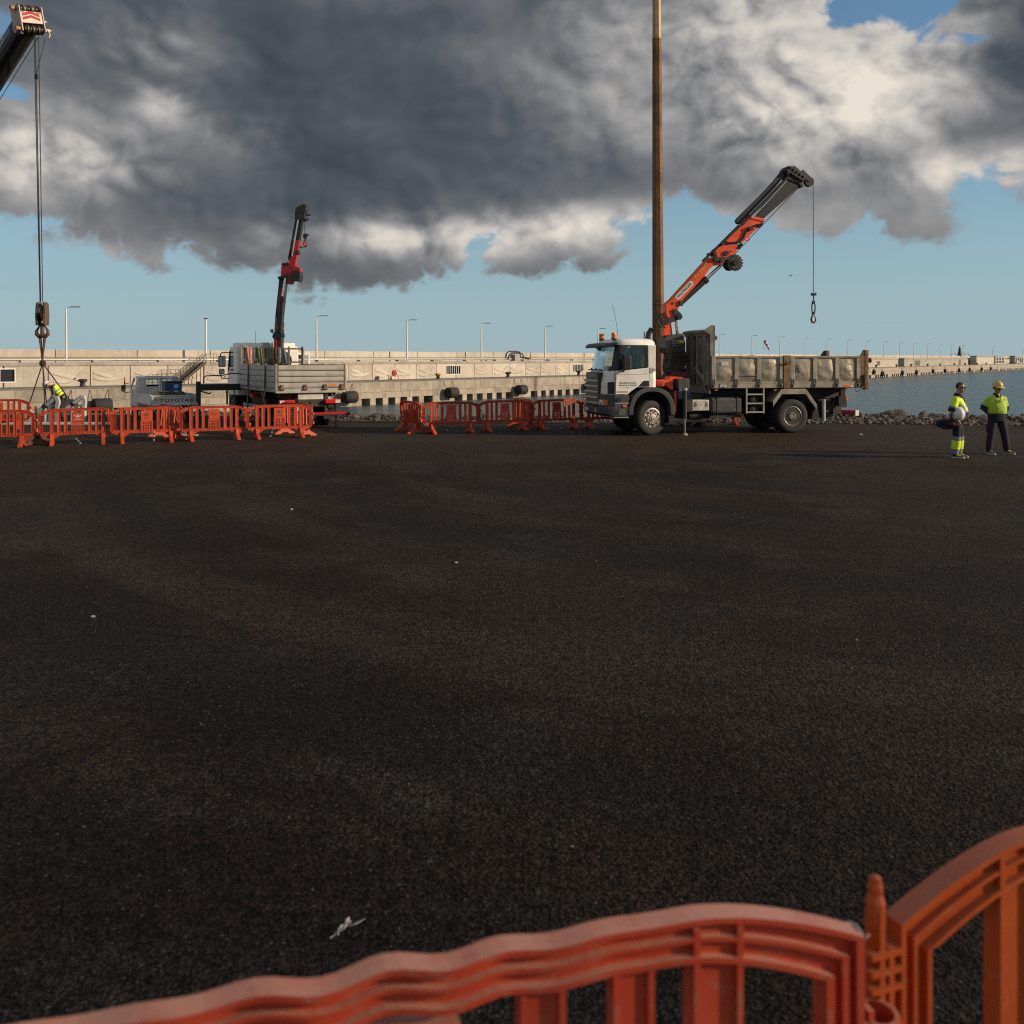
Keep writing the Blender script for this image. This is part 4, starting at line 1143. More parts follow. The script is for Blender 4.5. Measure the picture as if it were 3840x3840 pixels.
# ------------------------------------------------------------------ the dump truck with the orange loader crane
FR = Frame(3.932, 30.27, R(11.5))
T = thing('dump_truck', 'white-cabbed dump truck with raised orange loader crane and dented steel bed', 'truck', (FR.ox, FR.oy, 0), FR.rz)
NY = -1.22
def near(px, py=1342): return FR.y(px, py, NY)
def outl(xf, ys, xr, w=1.0, rb=.10):
    return [(xf, -.72 * w), (xf, .72 * w), (xf + .09, 1.0 * w), (xf + .17, 1.13 * w), (xf + .30, ys), (xr - rb, ys), (xr, ys - rb), (xr, -ys + rb), (xr - rb, -ys), (xf + .30, -ys), (xf + .17, -1.13 * w), (xf + .09, -1.0 * w)]
def rings(lst): return [[(x, y, z) for x, y in outl(*a)] for z, *a in lst]
cabm = MB()
cabm.loft([[(x, y, z) for x, y in outl(xf, ys, xr)] for z, xf, ys, xr in ((1.45, -1.385, 1.20, .23), (1.70, -1.355, 1.21, .23), (1.93, -1.30, 1.20, .23), (1.965, -1.27, 1.18, .23))])
cabm.loft([[(x, y, z) for x, y in outl(xf, ys, -.66)] for z, xf, ys in ((1.235, -1.40, 1.195), (1.449, -1.385, 1.20))])
cab = cabm.build('cab', 'white', T, smooth=35, bevel=.018)
rf = MB()
rf.loft([[(x, y, z) for x, y in outl(xf, ys, xr, w)] for z, xf, ys, xr, w in ((2.735, -1.13, 1.16, .22, .955), (2.82, -1.09, 1.14, .21, .94), (2.90, -1.0, 1.08, .16, .89), (2.935, -.85, .95, .04, .78))])
rf.build('roof', 'white', cab, smooth=50)
rw = MB(); rw.box(.13, .225, -1.10, 1.10, 1.96, 2.74)
for s in (-1, 1): rw.prism([(-.045, 1.96), (.20, 1.96), (.205, 2.74), (-.055, 2.74)], s * 1.135, s * 1.178)
rw.build('rear_wall', 'white', cab, bevel=.02)
for s in (-1, 1):
    MB().loft([[(x, s * y, z) for x, y in ((xf + .10, 1.015 * w), (xf + .17, 1.13 * w), (xf + .31, 1.185 * w), (xf + .31, 1.12 * w), (xf + .17, 1.05 * w))] for z, xf, w in ((1.955, -1.275, .99), (2.74, -1.13, .955))]).build('window_pillar', 'black', cab)
    MB().prism([(-.985, 1.965), (-.90, 1.965), (-.855, 2.70), (-.93, 2.74)], s * 1.15, s * 1.186).build('window_trim', 'black', cab)
    MB().prism([(-.12, 2.06), (-.035, 2.06), (-.045, 2.735), (-.125, 2.735)], s * 1.15, s * 1.186).build('window_trim', 'black', cab)
    MB().prism([(-.93, 2.70), (-.126, 2.70), (-.126, 2.738), (-.93, 2.738)], s * 1.15, s * 1.184).build('window_trim', 'black', cab)
ws = MB()
b = [(-1.275, -.71), (-1.185, -.985)]; 
loop = lambda xf, w, z: [(xf + .09, -1.01 * w, z), (xf + .01, -.72 * w, z), (xf, -.3, z), (xf, .3, z), (xf + .01, .72 * w, z), (xf + .09, 1.01 * w, z)]
ws.loft([loop(-1.275, .985, 1.96), loop(-1.20, .97, 2.35), loop(-1.13, .95, 2.74)], cap=False, closed=False)
ws.build('windscreen', 'screen', cab, smooth=60)
for s in (-1, 1):
    MB().prism([(-.90, 1.98), (-.115, 2.07), (-.12, 2.70), (-.87, 2.70)], s * 1.160, s * 1.164).build('side_window', 'glass', cab)
sv = MB(); sv.loft([[(xf, -.72, z0), (xf + .10, -1.04, z0), (xf + .36, -1.19, z0 + .03), (xf + .36, 1.19, z0 + .03), (xf + .10, 1.04, z0), (xf, .72, z0)] for z0, xf in ((2.655, -1.46), (2.70, -1.475), (2.77, -1.42), (2.80, -1.32))])
sv.build('sun_visor', 'dark_plastic', T, smooth=40)
# interior
im = MB(); im.prism([(-1.22, 1.90), (-.85, 1.90), (-.85, 2.08), (-1.05, 2.10), (-1.20, 2.02)], -1.0, 1.0); im.build('dashboard', 'interior', cab)
for y in (-.6, .6):
    m = MB(); m.box(-.35, .02, y - .27, y + .27, 1.97, 2.08); m.box(-.08, .08, y - .25, y + .25, 2.0, 2.50); m.box(-.05, .06, y - .14, y + .14, 2.50, 2.68); m.build('seat', 'interior', cab, bevel=.03)
m = MB(); m.tube([(-.72 + .06 * math.sin(k * .524), -.6 + .21 * math.cos(k * .524), 2.14 + .19 * math.sin(k * .524)) for k in range(12)], .016, 6, closed=True); m.build('steering_wheel', 'interior', cab)
vs_ = MB(); vs_.prism([(-.16, 2.05), (-.04, 2.05), (-.02, 2.32), (-.09, 2.47), (-.15, 2.44)], -.90, -.80)
tag(vs_.build('hi_vis_vest', 'hivis', bevel=.02), 'green hi-vis vest hung behind the seat inside the dump truck cab', 'vest')
bpy.data.objects['hi_vis_vest'].matrix_world = Matrix.Translation((FR.ox, FR.oy, 0)) @ Matrix.Rotation(FR.rz, 4, 'Z')
# doors
for s in (-1, 1):
    d = MB(); d.prism([(-1.085, 1.255), (-.70, 1.255), (-.60, 1.34), (-.40, 1.47), (-.03, 1.47), (-.03, 2.055), (-.98, 1.952), (-1.06, 1.90)], s * 1.204, s * 1.222)
    door = d.build('door', 'white', T, bevel=.012)
    m = MB(); m.prism([(-.37, 1.485), (-.035, 1.485), (-.035, 1.66), (-.20, 1.655)], s * 1.2225, s * 1.228); m.build('handle', 'black', door)
    m = MB(); m.bar((-1.05, s * 1.2235, 1.845), (-.04, s * 1.2235, 1.865), .004, .010); m.bar((-1.05, s * 1.2235, 1.325), (-.70, s * 1.2235, 1.325), .004, .036); m.build('trim', 'steel', door)
    m = MB()
    for x in (-1.098, -.018): m.bar((x, s * 1.2035, 1.25 if x < -1 else 1.46), (x, s * 1.2035, 1.95 if x < -1 else 2.05), .012, .016)
    m.build('door_gap', 'black', T)
dn = [c for c in T.children if c.name.startswith('door') and 'gap' not in c.name][0]
def side_text(body, px0, px1, py, h, mname, parent=dn, y=-1.2235, **k):
    x0, z = near(px0, py); x1, _ = near(px1, py)
    me = text_mesh(body, h, mname, extrude=.0012, **k)
    w = max(v.co.x for v in me.vertices) - min(v.co.x for v in me.vertices); sc = (x1 - x0) / w
    o = link('lettering', me, parent); o.matrix_local = face_mtx(((x0 + x1) / 2, y, z), (1, 0, 0), (0, 0, 1)) @ Matrix.Diagonal((sc, sc, 1, 1)); return o
side_text('Autoridad Portuaria', 2321, 2386, 1436.0, .07, 'lettering', bold=.0012)
side_text('Santa Cruz de Tenerife', 2320, 2387, 1444.5, .07, 'lettering', bold=.0012)
x0, z = near(2353, 1452)
m = MB()
for s in (-1, 1):
    m.prism([(x0, z - .035), (x0 + s * .02, z - .028), (x0 + s * .055, z - .004), (x0 + s * .045, z + .004), (x0 + s * .015, z - .010)], -1.2245, -1.2225)
m.box(x0 - .26, x0 - .07, -1.2240, -1.2225, z, z + .006); m.box(x0 + .07, x0 + .26, -1.2240, -1.2225, z, z + .006)
m.build('emblem', 'lettering', dn)
x0, z = near(2445.5, 1389)
m = MB(); m.lathe([(.001, -.003), (.086, -.003), (.086, 0), (.001, 0)], (x0, -1.206, z), (0, 1, 0), 24); no = m.build('number_plate_disc', 'off_white', T)
text('30', .085, 'lettering', no, face_mtx((x0, -1.2105, z), (1, 0, 0), (0, 0, 1)), bold=.001, extrude=.001)
MB().tube([(x0 + .083 * math.cos(k * .349), -1.210, z + .083 * math.sin(k * .349)) for k in range(18)], .0045, 5, closed=True).build('ring', 'steel', no)
# front: grille, badge, slats, corner vents, lights, bumper
g = MB(); g.box(-1.46, -1.30, -.70, .70, .87, 1.90); grille = g.build('grille', 'black', T, bevel=.02)
m = MB(); m.box(-1.475, -1.46, -.56, .56, 1.70, 1.88); m.build('badge_panel', 'dark_steel', grille, bevel=.008)
text('SCANIA', .15, 'steel', grille, face_mtx((-1.478, 0, 1.79), (0, -1, 0), (0, 0, 1)), bold=.002)
for z in (1.645, 1.475, 1.305, 1.135, .965):
    m = MB(); m.box(-1.52, -1.462, -.69, .69, z - .034, z + .034); m.build('slat', 'alu', grille, bevel=.015)
for s in (-1, 1):
    MB().prism([(-1.375, s * .745), (-1.40, s * .74), (-1.30, s * 1.06), (-1.25, s * 1.05)], 1.26, 1.62, 'xy').build('corner_scoop', 'white', T, bevel=.02)
    MB().prism([(-1.285, s * 1.075), (-1.262, s * 1.11), (-1.12, s * 1.206), (-1.12, s * 1.15)], 1.26, 1.62, 'xy').build('corner_vent', 'black', T)
    MB().loft([[(x, s * y, z) for x, y in ((-1.46, .71), (-1.385, 1.0), (-1.30, 1.13), (-1.10, 1.235), (-.66, 1.235), (-.66, .8), (-1.2, .7))] for z in (.87, 1.232)]).build('corner_panel', 'dark_plastic', T, bevel=.01)
    hl = MB(); hl.prism([(-1.468, s * .735), (-1.40, s * 1.005), (-1.38, s * 1.0), (-1.44, s * .73)], .925, 1.085, 'xy'); hl = hl.build('headlight', 'lamp_clear', T)
    MB().lathe([(.001, 0), (.062, .004), (.066, .03), (.001, .03)], (-1.452, s * .84, 1.0), (1, 0, 0), 14).build('reflector', 'chrome', hl, smooth=40)
    MB().prism([(-1.398, s * 1.012), (-1.315, s * 1.135), (-1.29, s * 1.12), (-1.38, s * 1.0)], .925, 1.085, 'xy').build('indicator', 'amber', T)
    MB().lathe([(.001, 0), (.075, 0), (.075, .02), (.001, .02)], (near(2319.5, 1499)[0], s * 1.2555, near(2319.5, 1499)[1]), (0, -s, 0), 16).build('filler_cap', 'black', T)
    x0, z0 = near(2306, 1512); x1, _ = near(2357, 1512)
    MB().box(x0, x1, min(s * 1.235, s * 1.25), max(s * 1.235, s * 1.25), z0 - .018, z0 + .012).build('strip', 'alu', T)
    x0, z0 = near(2334, 1527); x1, z1 = near(2347, 1518)
    MB().box(x0, x1, min(s * 1.236, s * 1.262), max(s * 1.236, s * 1.262), z0, z1).build('side_marker', 'amber', T, bevel=.006)
    MB().box(-1.15, -.68, min(s * .9, s * 1.27), max(s * .9, s * 1.27), .545, .575).build('step', 'alu', T)
bm_ = MB(); bm_.loft([[(x, y, z) for x, y in ((xf, -.74), (xf, .74), (xf + .07, 1.02), (xf + .2, 1.20), (xf + .36, 1.245), (-.66, 1.245), (-.66, -1.245), (xf + .36, -1.245), (xf + .2, -1.20), (xf + .07, -1.02))] for z, xf in ((.59, -1.40), (.66, -1.50), (.86, -1.51), (.868, -1.48))])
bump = bm_.build('bumper', 'dark_plastic', T, smooth=30, bevel=.012)
for y in (-.45, .45):
    m = MB(); m.lathe([(.001, 0), (.05, .005), (.055, .03), (.001, .03)], (-1.512, y, .74), (1, 0, 0), 12); m.lathe([(.001, 0), (.05, .005), (.055, .03), (.001, .03)], (-1.512, y - .14, .74), (1, 0, 0), 12); m.build('fog_lamp', 'lamp_clear', bump)
m = MB(); m.box(-1.516, -1.508, .38, .66, .68, .80); pl_ = m.build('plate', 'off_white', bump)
m = MB(); m.box(-.98, -.80, -1.252, -1.245, .62, .80); m.build('plate', 'dark_steel', bump)
m = MB()
for y0, y1 in ((-.5, .05), (.05, .6)): m.tube([(-1.34, y0, 1.97), (-1.40, (y0 + y1) / 2 - .05, 2.0), (-1.33, y1, 2.03)], .014, 6)
m.tube([(-1.36, -.75, 1.95), (-1.42, -.6, 1.98), (-1.42, .5, 1.98), (-1.36, .72, 1.95)], .018, 6); m.build('wiper', 'black', T)
# roof fittings
for x, y, r in ((-1.0, -.80, .082), (-1.0, .50, .082)):
    m = MB(); m.lathe([(r, 0), (r * .98, .15), (r * .9, .17), (.002, .175)], (x, y, 2.945), (0, 0, 1), 16); bc = m.build('beacon', 'amber', T, smooth=40)
    MB().cyl((x, y, 2.90), (x, y, 2.947), r * 1.1, n=14).build('mount', 'black', bc)
MB().tube([(-.92, -.98, 2.88), (-.97, -.98, 3.35), (-1.10, -.98, 3.95)], .006, 5).build('antenna', 'black', T)
m = MB(); m.tube([(.36, -.05, 2.0), (.36, -.05, 3.0), (.38, -.05, 3.12), (.48, -.05, 3.27)], .085, 12); m.build('exhaust_stack', 'black', T, smooth=40)
m = MB(); m.cyl((.30, .12, 2.7), (.30, .12, 3.18), .028, n=8); m.build('air_pipe', 'alu', T)
for s in (-1, 1):
    x0, zt = near(2321, 1331); x1, zb = near(2350, 1386)
    m = MB(); m.box(-.96, -.68, s * 1.30 - .07, s * 1.30 + .07, 2.00, 2.42) if s > 0 else m.box(-.90, -.66, -1.42, -1.26, 1.99, 2.42)
    mr = m.build('mirror', 'black', T, bevel=.035, seg=3)
    MB().box(-.655, -.650, s * 1.34 - .06, s * 1.34 + .06, 2.03, 2.39).build('mirror_glass', 'mirror', mr)
    m = MB(); m.tube([(-.95, s * 1.17, 2.44), (-.93, s * 1.30, 2.46), (-.84, s * 1.33, 2.43)], .018, 6); m.tube([(-.92, s * 1.18, 1.93), (-.86, s * 1.28, 1.94), (-.82, s * 1.33, 2.0)], .02, 6); m.build('arm', 'black', mr)
# front arches and wells
def arch(cx, cz, rx, rz, t, y0, y1, a0=0, a1=180, n=22):
    m = MB(); out, inn = [], []
    for k in range(n + 1):
        a = R(a0 + (a1 - a0) * k / n); e = lambda v, p=.85: math.copysign(abs(v) ** p, v)
        out.append((cx + rx * e(math.cos(a)), cz + rz * e(math.sin(a)))); inn.append((cx + (rx - t) * e(math.cos(a)), cz + (rz - t) * e(math.sin(a))))
    rr_ = [[(o_[0], y0, o_[1]), (o_[0], y1, o_[1]), (i_[0], y1, i_[1]), (i_[0], y0, i_[1])] for o_, i_ in zip(out, inn)]
    return m.loft(rr_)
for s in (-1, 1):
    arch(.06, .62, .735, .845, .135, s * 1.27, s * .80).build('mudguard', 'dark_plastic', T, smooth=30, bevel=.01)
    arch(.06, .62, .60, .71, .05, s * .95, s * .5).build('wheel_well', 'black', T)
MB().box(-.6, .55, -.5, .5, .55, 1.43).build('engine', 'grime', T, bevel=.05)
MB().box(.60, .78, -1.235, -.9, .35, .62).build('mud_flap', 'rubber', T)
for s in (-1, 1): wheel(T, (.04, s * 1.07, .53), .53, .31, s, R(15))
# chassis
for y in (-.42, .42): MB().box(-1.0, 7.0, y - .05, y + .05, .74, 1.02).build('chassis_rail', 'grime', T)
m = MB()
for x in (.9, 2.2, 3.9, 5.5, 6.9): m.box(x - .06, x + .06, -.42, .42, .8, .98)
m.cyl((4.69, -1.0, .53), (4.69, 1.0, .53), .11, n=10); m.ball((4.69, 0, .53), (.26, .26, .26)); m.cyl((.04, -1.0, .5), (.04, 1.0, .5), .08, n=8); m.cyl((1.0, 0, .78), (4.6, 0, .58), .06, n=8); m.box(1.0, 2.4, -.35, .5, .45, .8)
m.box(2.0, 6.9, -.5, .5, 1.04, 1.42)
m.build('axles_and_frame', 'grime', T, bevel=.01)
bx = MB(); bx.box(1.27, 1.94, -1.17, -.62, .72, 1.06); bb = bx.build('battery_box', 'off_white', T, bevel=.03)
m = MB(); m.box(1.20, 1.40, -1.175, -.60, .70, 1.07); m.build('box_end', 'grime', bb, bevel=.01)
m = MB()
for x in (1.50, 1.86): m.tube([(x, -1.185, 1.0), (x + .02, -1.19, .93), (x - .01, -1.185, .86)], .012, 5)
m.build('latch', 'black', bb)
MB().cyl((1.35, -.9, .58), (1.75, -.9, .58), .14, n=14).build('air_tank', 'grime', T, smooth=40)
tk = MB(); tk.box(1.98, 3.04, -1.20, -.58, .62, 1.13); tank = tk.build('fuel_tank', 'dark_plastic', T, bevel=.085, seg=4)
for x in (2.16, 2.82): MB().box(x, x + .045, -1.212, -.57, .612, 1.142).build('strap', 'black', tank, bevel=.085, seg=4)
m = MB(); m.box(2.0, 3.02, -1.1, -.6, .50, .615); m.build('tank_cradle', 'grime', T)
ld = MB(); lx0, lx1 = near(2799)[0], near(2863)[0]
for x in (lx0, lx1): ld.box(x - .022, x + .022, -1.25, -1.20, .63, 1.41)
ladder = ld.build('side_ladder', 'alu', T)
for z in (1.22, .94, .67): MB().box(lx0 + .022, lx1 - .022, -1.245, -1.205, z - .022, z + .022).build('rung', 'alu', ladder)
for z in (1.03, .72):
    m = MB(); m.cyl((3.42, -1.12, z), (3.42, -.55, z), .145, n=16); m.ball((3.42, -1.12, z), (.145, .05, .145), 14, 6); m.build('air_tank', 'black', T, smooth=50)
for s in (-1, 1):
    y0, y1 = s * 1.25, s * .62
    for a, b_ in (((4.02, .98), (4.32, 1.36)), ((4.32, 1.36), (5.12, 1.36)), ((5.12, 1.36), (5.50, .86))):
        d = (Vector((b_[0], 0, b_[1])) - Vector((a[0], 0, a[1]))).normalized(); n_ = Vector((-d.z, 0, d.x)) * .02
        MB().prism([(a[0], a[1]), (b_[0], b_[1]), (b_[0] + n_.x, b_[1] + n_.z), (a[0] + n_.x, a[1] + n_.z)], y0, y1).build('rear_mudguard', 'alu', T)
        MB().prism([(a[0], a[1] - .14), (b_[0], b_[1] - .14), (b_[0], b_[1]), (a[0], a[1])], y0, y0 - s * .014).build('mudguard_lip', 'steel', T)
    MB().prism([(5.46, .90), (5.52, .90), (5.62, .42), (5.34, .42)], s * 1.22, s * .66).build('mud_flap', 'rubber', T)
    wheel(T, (4.69, s * 1.07, .53), .53, .30, s, 0, True)
    wheel(T, (4.69, s * .73, .53), .53, .28, s, 0, True)
# steel bed
BX0, BX1 = near(2668)[0], near(3222)[0]
bed = MB(); bed.box(BX0, BX1 + .12, -1.18, 1.22, 1.40, 1.50); bed = bed.build('bed_floor', 'dark_steel', T)
def dent_panel(x0, x1, z0, z1, y, seed):
    m = MB(); nx, nz = 18, 14; rw_ = []
    for j in range(nz + 1):
        row = []
        for i in range(nx + 1):
            u, w = i / nx, j / nz; x = x0 + (x1 - x0) * u; z = z0 + (z1 - z0) * w
            e = min(u, 1 - u, w, 1 - w) * 6; e = min(1, e)
            d = mnoise.noise(Vector((x * 4.2, z * 4.2, seed))) * .022 + mnoise.noise(Vector((x * 9.5, z * 9.5, seed + 5))) * .009
            bulge = .042 * math.sin(math.pi * u) * math.sin(math.pi * w)
            row.append((x, y - e * d - bulge, z))
        rw_.append(row)
    m.loft(rw_, cap=False, closed=False)
    return m
stakes = [(80, 122), (330, 372), (578, 620), (824, 862), (948, 990), (1190, 1232), (1434, 1476), (1668, 1710)]
SX = [(near(2640 + a * .3416)[0], near(2640 + b_ * .3416)[0]) for a, b_ in stakes]
gz0, gz1, gb = 1.59, 2.355, 1.415
for s in (-1, 1):
    Y = s * 1.20
    for gi, (lo_, hi_) in enumerate(((0, 3), (4, 7))):
        x0, x1 = SX[lo_][0], SX[hi_][1]
        gt = MB(); gt.box(x0, x1, min(Y, Y + s * .05), max(Y, Y + s * .05), gb, gz0 - .03)
        gt.box(x0, x1, min(Y, Y + s * .065), max(Y, Y + s * .065), gz1, gz1 + .055)
        gt = gt.build('side_gate', 'steel', T, bevel=.008)
        MB().box(x0, x1, min(Y, Y + s * .055), max(Y, Y + s * .055), gz0 - .028, gz0 + .015).build('ledge', 'steel', gt)
        for k in range(lo_, hi_ + 1):
            a, b_ = SX[k]; MB().box(a, b_, min(Y, Y + s * .06), max(Y, Y + s * .06), gz0 + .016, gz1 - .002).build('stake', 'steel', gt, bevel=.008)
            h = MB(); xm = (a + b_) / 2
            for q in (-.035, .035): h.bar((xm + q, Y + s * .075, 1.50), (xm + q, Y + s * .07, 1.70), .022, .022)
            h.box(xm - .06, xm + .06, min(Y + s * .05, Y + s * .09), max(Y + s * .05, Y + s * .09), 1.52, 1.55); h.cyl((xm, Y + s * .08, 1.44), (xm, Y + s * .08, 1.53), .03, n=8)
            h.build('hinge', 'dark_steel', gt)
        for k in range(lo_, hi_):
            dent_panel(SX[k][1] + .004, SX[k + 1][0] - .004, gz0 + .016, gz1 - .002, Y + (.012 if s > 0 else -.012), k * 3.1 + s).build('panel', 'steel_panel', gt, smooth=70)
    a, b_ = SX[3][1] + .01, SX[4][0] - .01
    MB().box(a, b_, min(Y, Y + s * .075), max(Y, Y + s * .075), 1.39, 2.43).build('middle_post', 'rust_frame', T, bevel=.01)
    MB().tube([(a - .02, Y + s * .12, 2.22), (a + .15, Y + s * .11, 2.15), (b_ - .03, Y + s * .12, 2.26)], .016, 5).build('gate_lever', 'grime', T)
    tp = MB(); tp.box(BX1 + .02, near(3242)[0], min(Y, Y + s * .06), max(Y, Y + s * .06), 1.40, 2.44); tp.box(near(3240)[0] + .01, near(3254)[0], min(Y - s * .1, Y + s * .07), max(Y - s * .1, Y + s * .07), 1.34, 2.60); tp.prism([(BX1 + .04, 2.44), (near(3252)[0], 2.44), (near(3252)[0], 2.60), (BX1 + .14, 2.58)], Y, Y + s * .05)
    tpo = tp.build('tail_post', 'rust_frame', T, bevel=.01)
    MB().bar((BX1 + .16, Y + s * .085, 1.46), (BX1 + .16, Y + s * .085, 1.82), .05).build('tail_latch', 'grime', tpo)
tg = MB(); tg.box(near(3228)[0], near(3240)[0], -1.14, 1.14, 1.44, 2.42); tg.build('tailgate', 'dark_steel', T, bevel=.01)
m = MB(); m.cyl((near(3255)[0], -1.15, 2.27), (near(3255)[0] + .10, -1.15, 2.27), .05, n=10); m.cyl((near(3255)[0] + .1, -1.15, 2.27), (near(3255)[0] + .13, -1.15, 2.27), .085, n=10); m.build('tail_hook', 'rust_frame', T)
MB().box(2.05, BX1, -1.10, 1.1, 1.51, 1.62).build('load_sand', 'bank', T)
# bits on the near gate
x0, z0 = near(2640 + 182 * .3416, 1300 + 210 * .3416); x1, z1 = near(2640 + 263 * .3416, 1300 + 166 * .3416)
MB().box(x0, x1, -1.262, -1.245, z0, z1).build('blank_plate', 'off_white', T, bevel=.012)
x0, z0 = near(2640 + 172 * .3416, 1300 + 447 * .3416); x1, z1 = near(2640 + 238 * .3416, 1300 + 403 * .3416)
np_ = MB().box(x0, x1, -1.268, -1.252, z0, z1).build('licence_plate', 'sign_white', T)
text('TF2420', .075, 'lettering', np_, face_mtx(((x0 + x1) / 2, -1.2695, (z0 + z1) / 2 + .035), (1, 0, 0), (0, 0, 1)), extrude=.001)
text('BC', .075, 'lettering', np_, face_mtx(((x0 + x1) / 2, -1.2695, (z0 + z1) / 2 - .04), (1, 0, 0), (0, 0, 1)), extrude=.001)
x0, z0 = near(2640 + 1520 * .3416, 1300 + 446 * .3416); x1, z1 = near(2640 + 1638 * .3416, 1300 + 420 * .3416)
st_ = MB().box(x0, x0 + (x1 - x0) * .66, -1.254, -1.2505, z0, z1).build('maker_plate', 'amber', T)
MB().box(x0 + (x1 - x0) * .67, x1, -1.254, -1.2505, z0, z1).build('maker_plate', 'off_white', T)
x0, z0 = near(2640 + 375 * .3416, 1300 + 320 * .3416); x1, _ = near(2640 + 578 * .3416, 1400)
MB().bar((x0, -1.262, z0), (x1, -1.262, z0 + .005), .02, .02).build('scratch_bar', 'dark_steel', T)
x0, z0 = near(2640 + 1022 * .3416, 1300 + 250 * .3416)
m = MB()
for k in range(9):
    a = k * .7; m.box(x0 + .075 * math.cos(a) * (k % 3) / 2 - .018, x0 + .075 * math.cos(a) * (k % 3) / 2 + .018, -1.258, -1.2535, z0 + .11 * math.sin(a) * (k % 3) / 2 - .02, z0 + .11 * math.sin(a) * (k % 3) / 2 + .02)
m.build('stencil_emblem', 'black', T)
for c in (2687, 2908):
    x0, z0 = near(c, 1462); MB().box(x0 - .05, x0 + .05, -1.2, -1.14, z0 - .03, z0 + .02).build('side_marker', 'amber', T, bevel=.008)
# tall headboard
hb = MB(); hb.box(BX0 - .05, BX0, -1.16, .50, 1.25, 3.18)
head = hb.build('headboard', 'worn_steel', T)
for y0, y1 in ((-1.16, -.86), (-.50, -.38), (.0, .12), (.34, .50)):
    MB().prism([(BX0 - .05, y0), (BX0 - .05, y1), (BX0 - .17, y1 - .04), (BX0 - .17, y0 + .04)], 1.5, 3.05, 'xy').build('rib', 'worn_steel', head, bevel=.006)
MB().prism([(BX0 - .22, 3.16), (BX0 - .22, 3.20), (BX0 + .01, 3.24), (BX0 + .01, 3.12), (BX0 - .15, 3.02)], -1.20, .58).build('lip', 'worn_steel', head)
MB().prism([(BX0 - .26, 3.18), (BX0 - .05, 3.05), (BX0 - .02, 1.45), (BX0 + .10, 1.45), (BX0 + .12, 3.34), (BX0 + .02, 3.36)], -1.225, -1.165).build('side_wing', 'worn_steel', head, bevel=.006)
MB().prism([(BX0 - .26, 3.14), (BX0 - .05, 3.05), (BX0 - .02, 1.45), (BX0 + .10, 1.45), (BX0 + .12, 3.20), (BX0 + .02, 3.22)], .505, .55).build('side_wing', 'worn_steel', head, bevel=.006)
m = MB(); m.bar((BX0 - .10, -1.1, 1.5), (BX0 - .22, -.5, 2.05), .05); m.bar((BX0 - .10, .52, 1.5), (BX0 - .22, .30, 2.05), .05); m.bar((BX0 - .1, -1.0, 1.35), (BX0 - .2, -1.05, 1.85), .06); m.build('brace', 'steel', head)
m = MB(); m.ball((BX0 + .2, -1.0, 2.98), (.10, .06, .07), 8, 5); m.bar((BX0 + .1, -1.0, 3.05), (BX0 + .26, -1.0, 2.9), .03); m.build('hook_eye', 'grime', head)
# under the tail
x0, z0 = near(3093, 1573); x1, z1 = near(3106, 1497)
m = MB(); m.cyl(((x0 + x1) / 2, -1.05, .36), ((x0 + x1) / 2, -1.05, 1.04), .055, n=14); jk = m.build('rear_jack', 'pale_tube', T, smooth=40)
m = MB(); m.box(5.75, 6.5, -.95, .95, .62, .98); m.box(5.9, 6.2, -.9, -.4, .45, .8); m.box(6.2, 6.5, -1.0, -.8, .55, 1.08); m.bar((6.15, -.95, 1.0), (6.55, -.85, .45), .05); m.tube([(6.1, -1.0, 1.05), (6.3, -.98, .75), (6.5, -.95, .5), (6.55, -.9, .42)], .035, 6); m.build('rear_crossmember', 'grime', T, bevel=.01)
m = MB(); m.tube([(5.95, -1.05, 1.36), (6.05, -1.05, 1.28), (6.2, -1.05, 1.36), (6.35, -1.05, 1.27), (6.5, -1.05, 1.36)], .010, 5); m.tube([(6.9, -1.1, 1.36), (6.96, -1.1, 1.27), (7.05, -1.1, 1.30), (7.1, -1.1, 1.37)], .010, 5); m.build('loose_wire', 'black', T)
x0, z0 = near(3147, 1517); x1, z1 = near(3172, 1464)
for s in (-1, 1):
    lb_ = MB().box(x0 + .08, x1, min(s * 1.05, s * 1.18), max(s * 1.05, s * 1.18), 1.05, 1.40); lb_.box(x0, x1 + .02, min(s * 1.0, s * 1.20), max(s * 1.0, s * 1.20), z0 + .0, 1.14)
    lb_ = lb_.build('tail_lamp_board', 'black', T)
    MB().box(x1 + .022, x1 + .07, min(s * 1.02, s * 1.19), max(s * 1.02, s * 1.19), 1.02, 1.16).build('tail_lamp', 'amber', lb_)
MB().box(near(3170)[0], near(3178)[0], -1.17, -1.05, 1.34, 1.40).build('side_marker', 'amber', T)
# ---- loader crane
def C(u, v, y=0.0): return FR.y(2350 + u * .41408, 580 + v * .41408, y)
def K(u, v, y=0.0): return FR.y(2480 + u * .24834, 1180 + v * .24834, y)
def poly(pts, f=C): return [f(u, v) for u, v in pts]
bx0, _ = K(0, 900, 0); 
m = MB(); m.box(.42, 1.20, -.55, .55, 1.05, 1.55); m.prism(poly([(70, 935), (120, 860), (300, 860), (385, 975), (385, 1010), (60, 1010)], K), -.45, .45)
cb = m.build('crane_base', 'shaded_red', T, bevel=.015)
MB().prism(poly([(0, 985), (165, 975), (175, 1135), (140, 1135), (55, 1060), (0, 1090)], lambda u, v: K(u, v, -1.1)), -1.15, -.55).build('base_beam', 'red', cb, bevel=.01)
MB().prism(poly([(120, 940), (215, 935), (320, 945), (320, 975), (120, 975)], lambda u, v: K(u, v, -1.1)), -1.12, -.7).build('base_bracket', 'red', cb, bevel=.01)
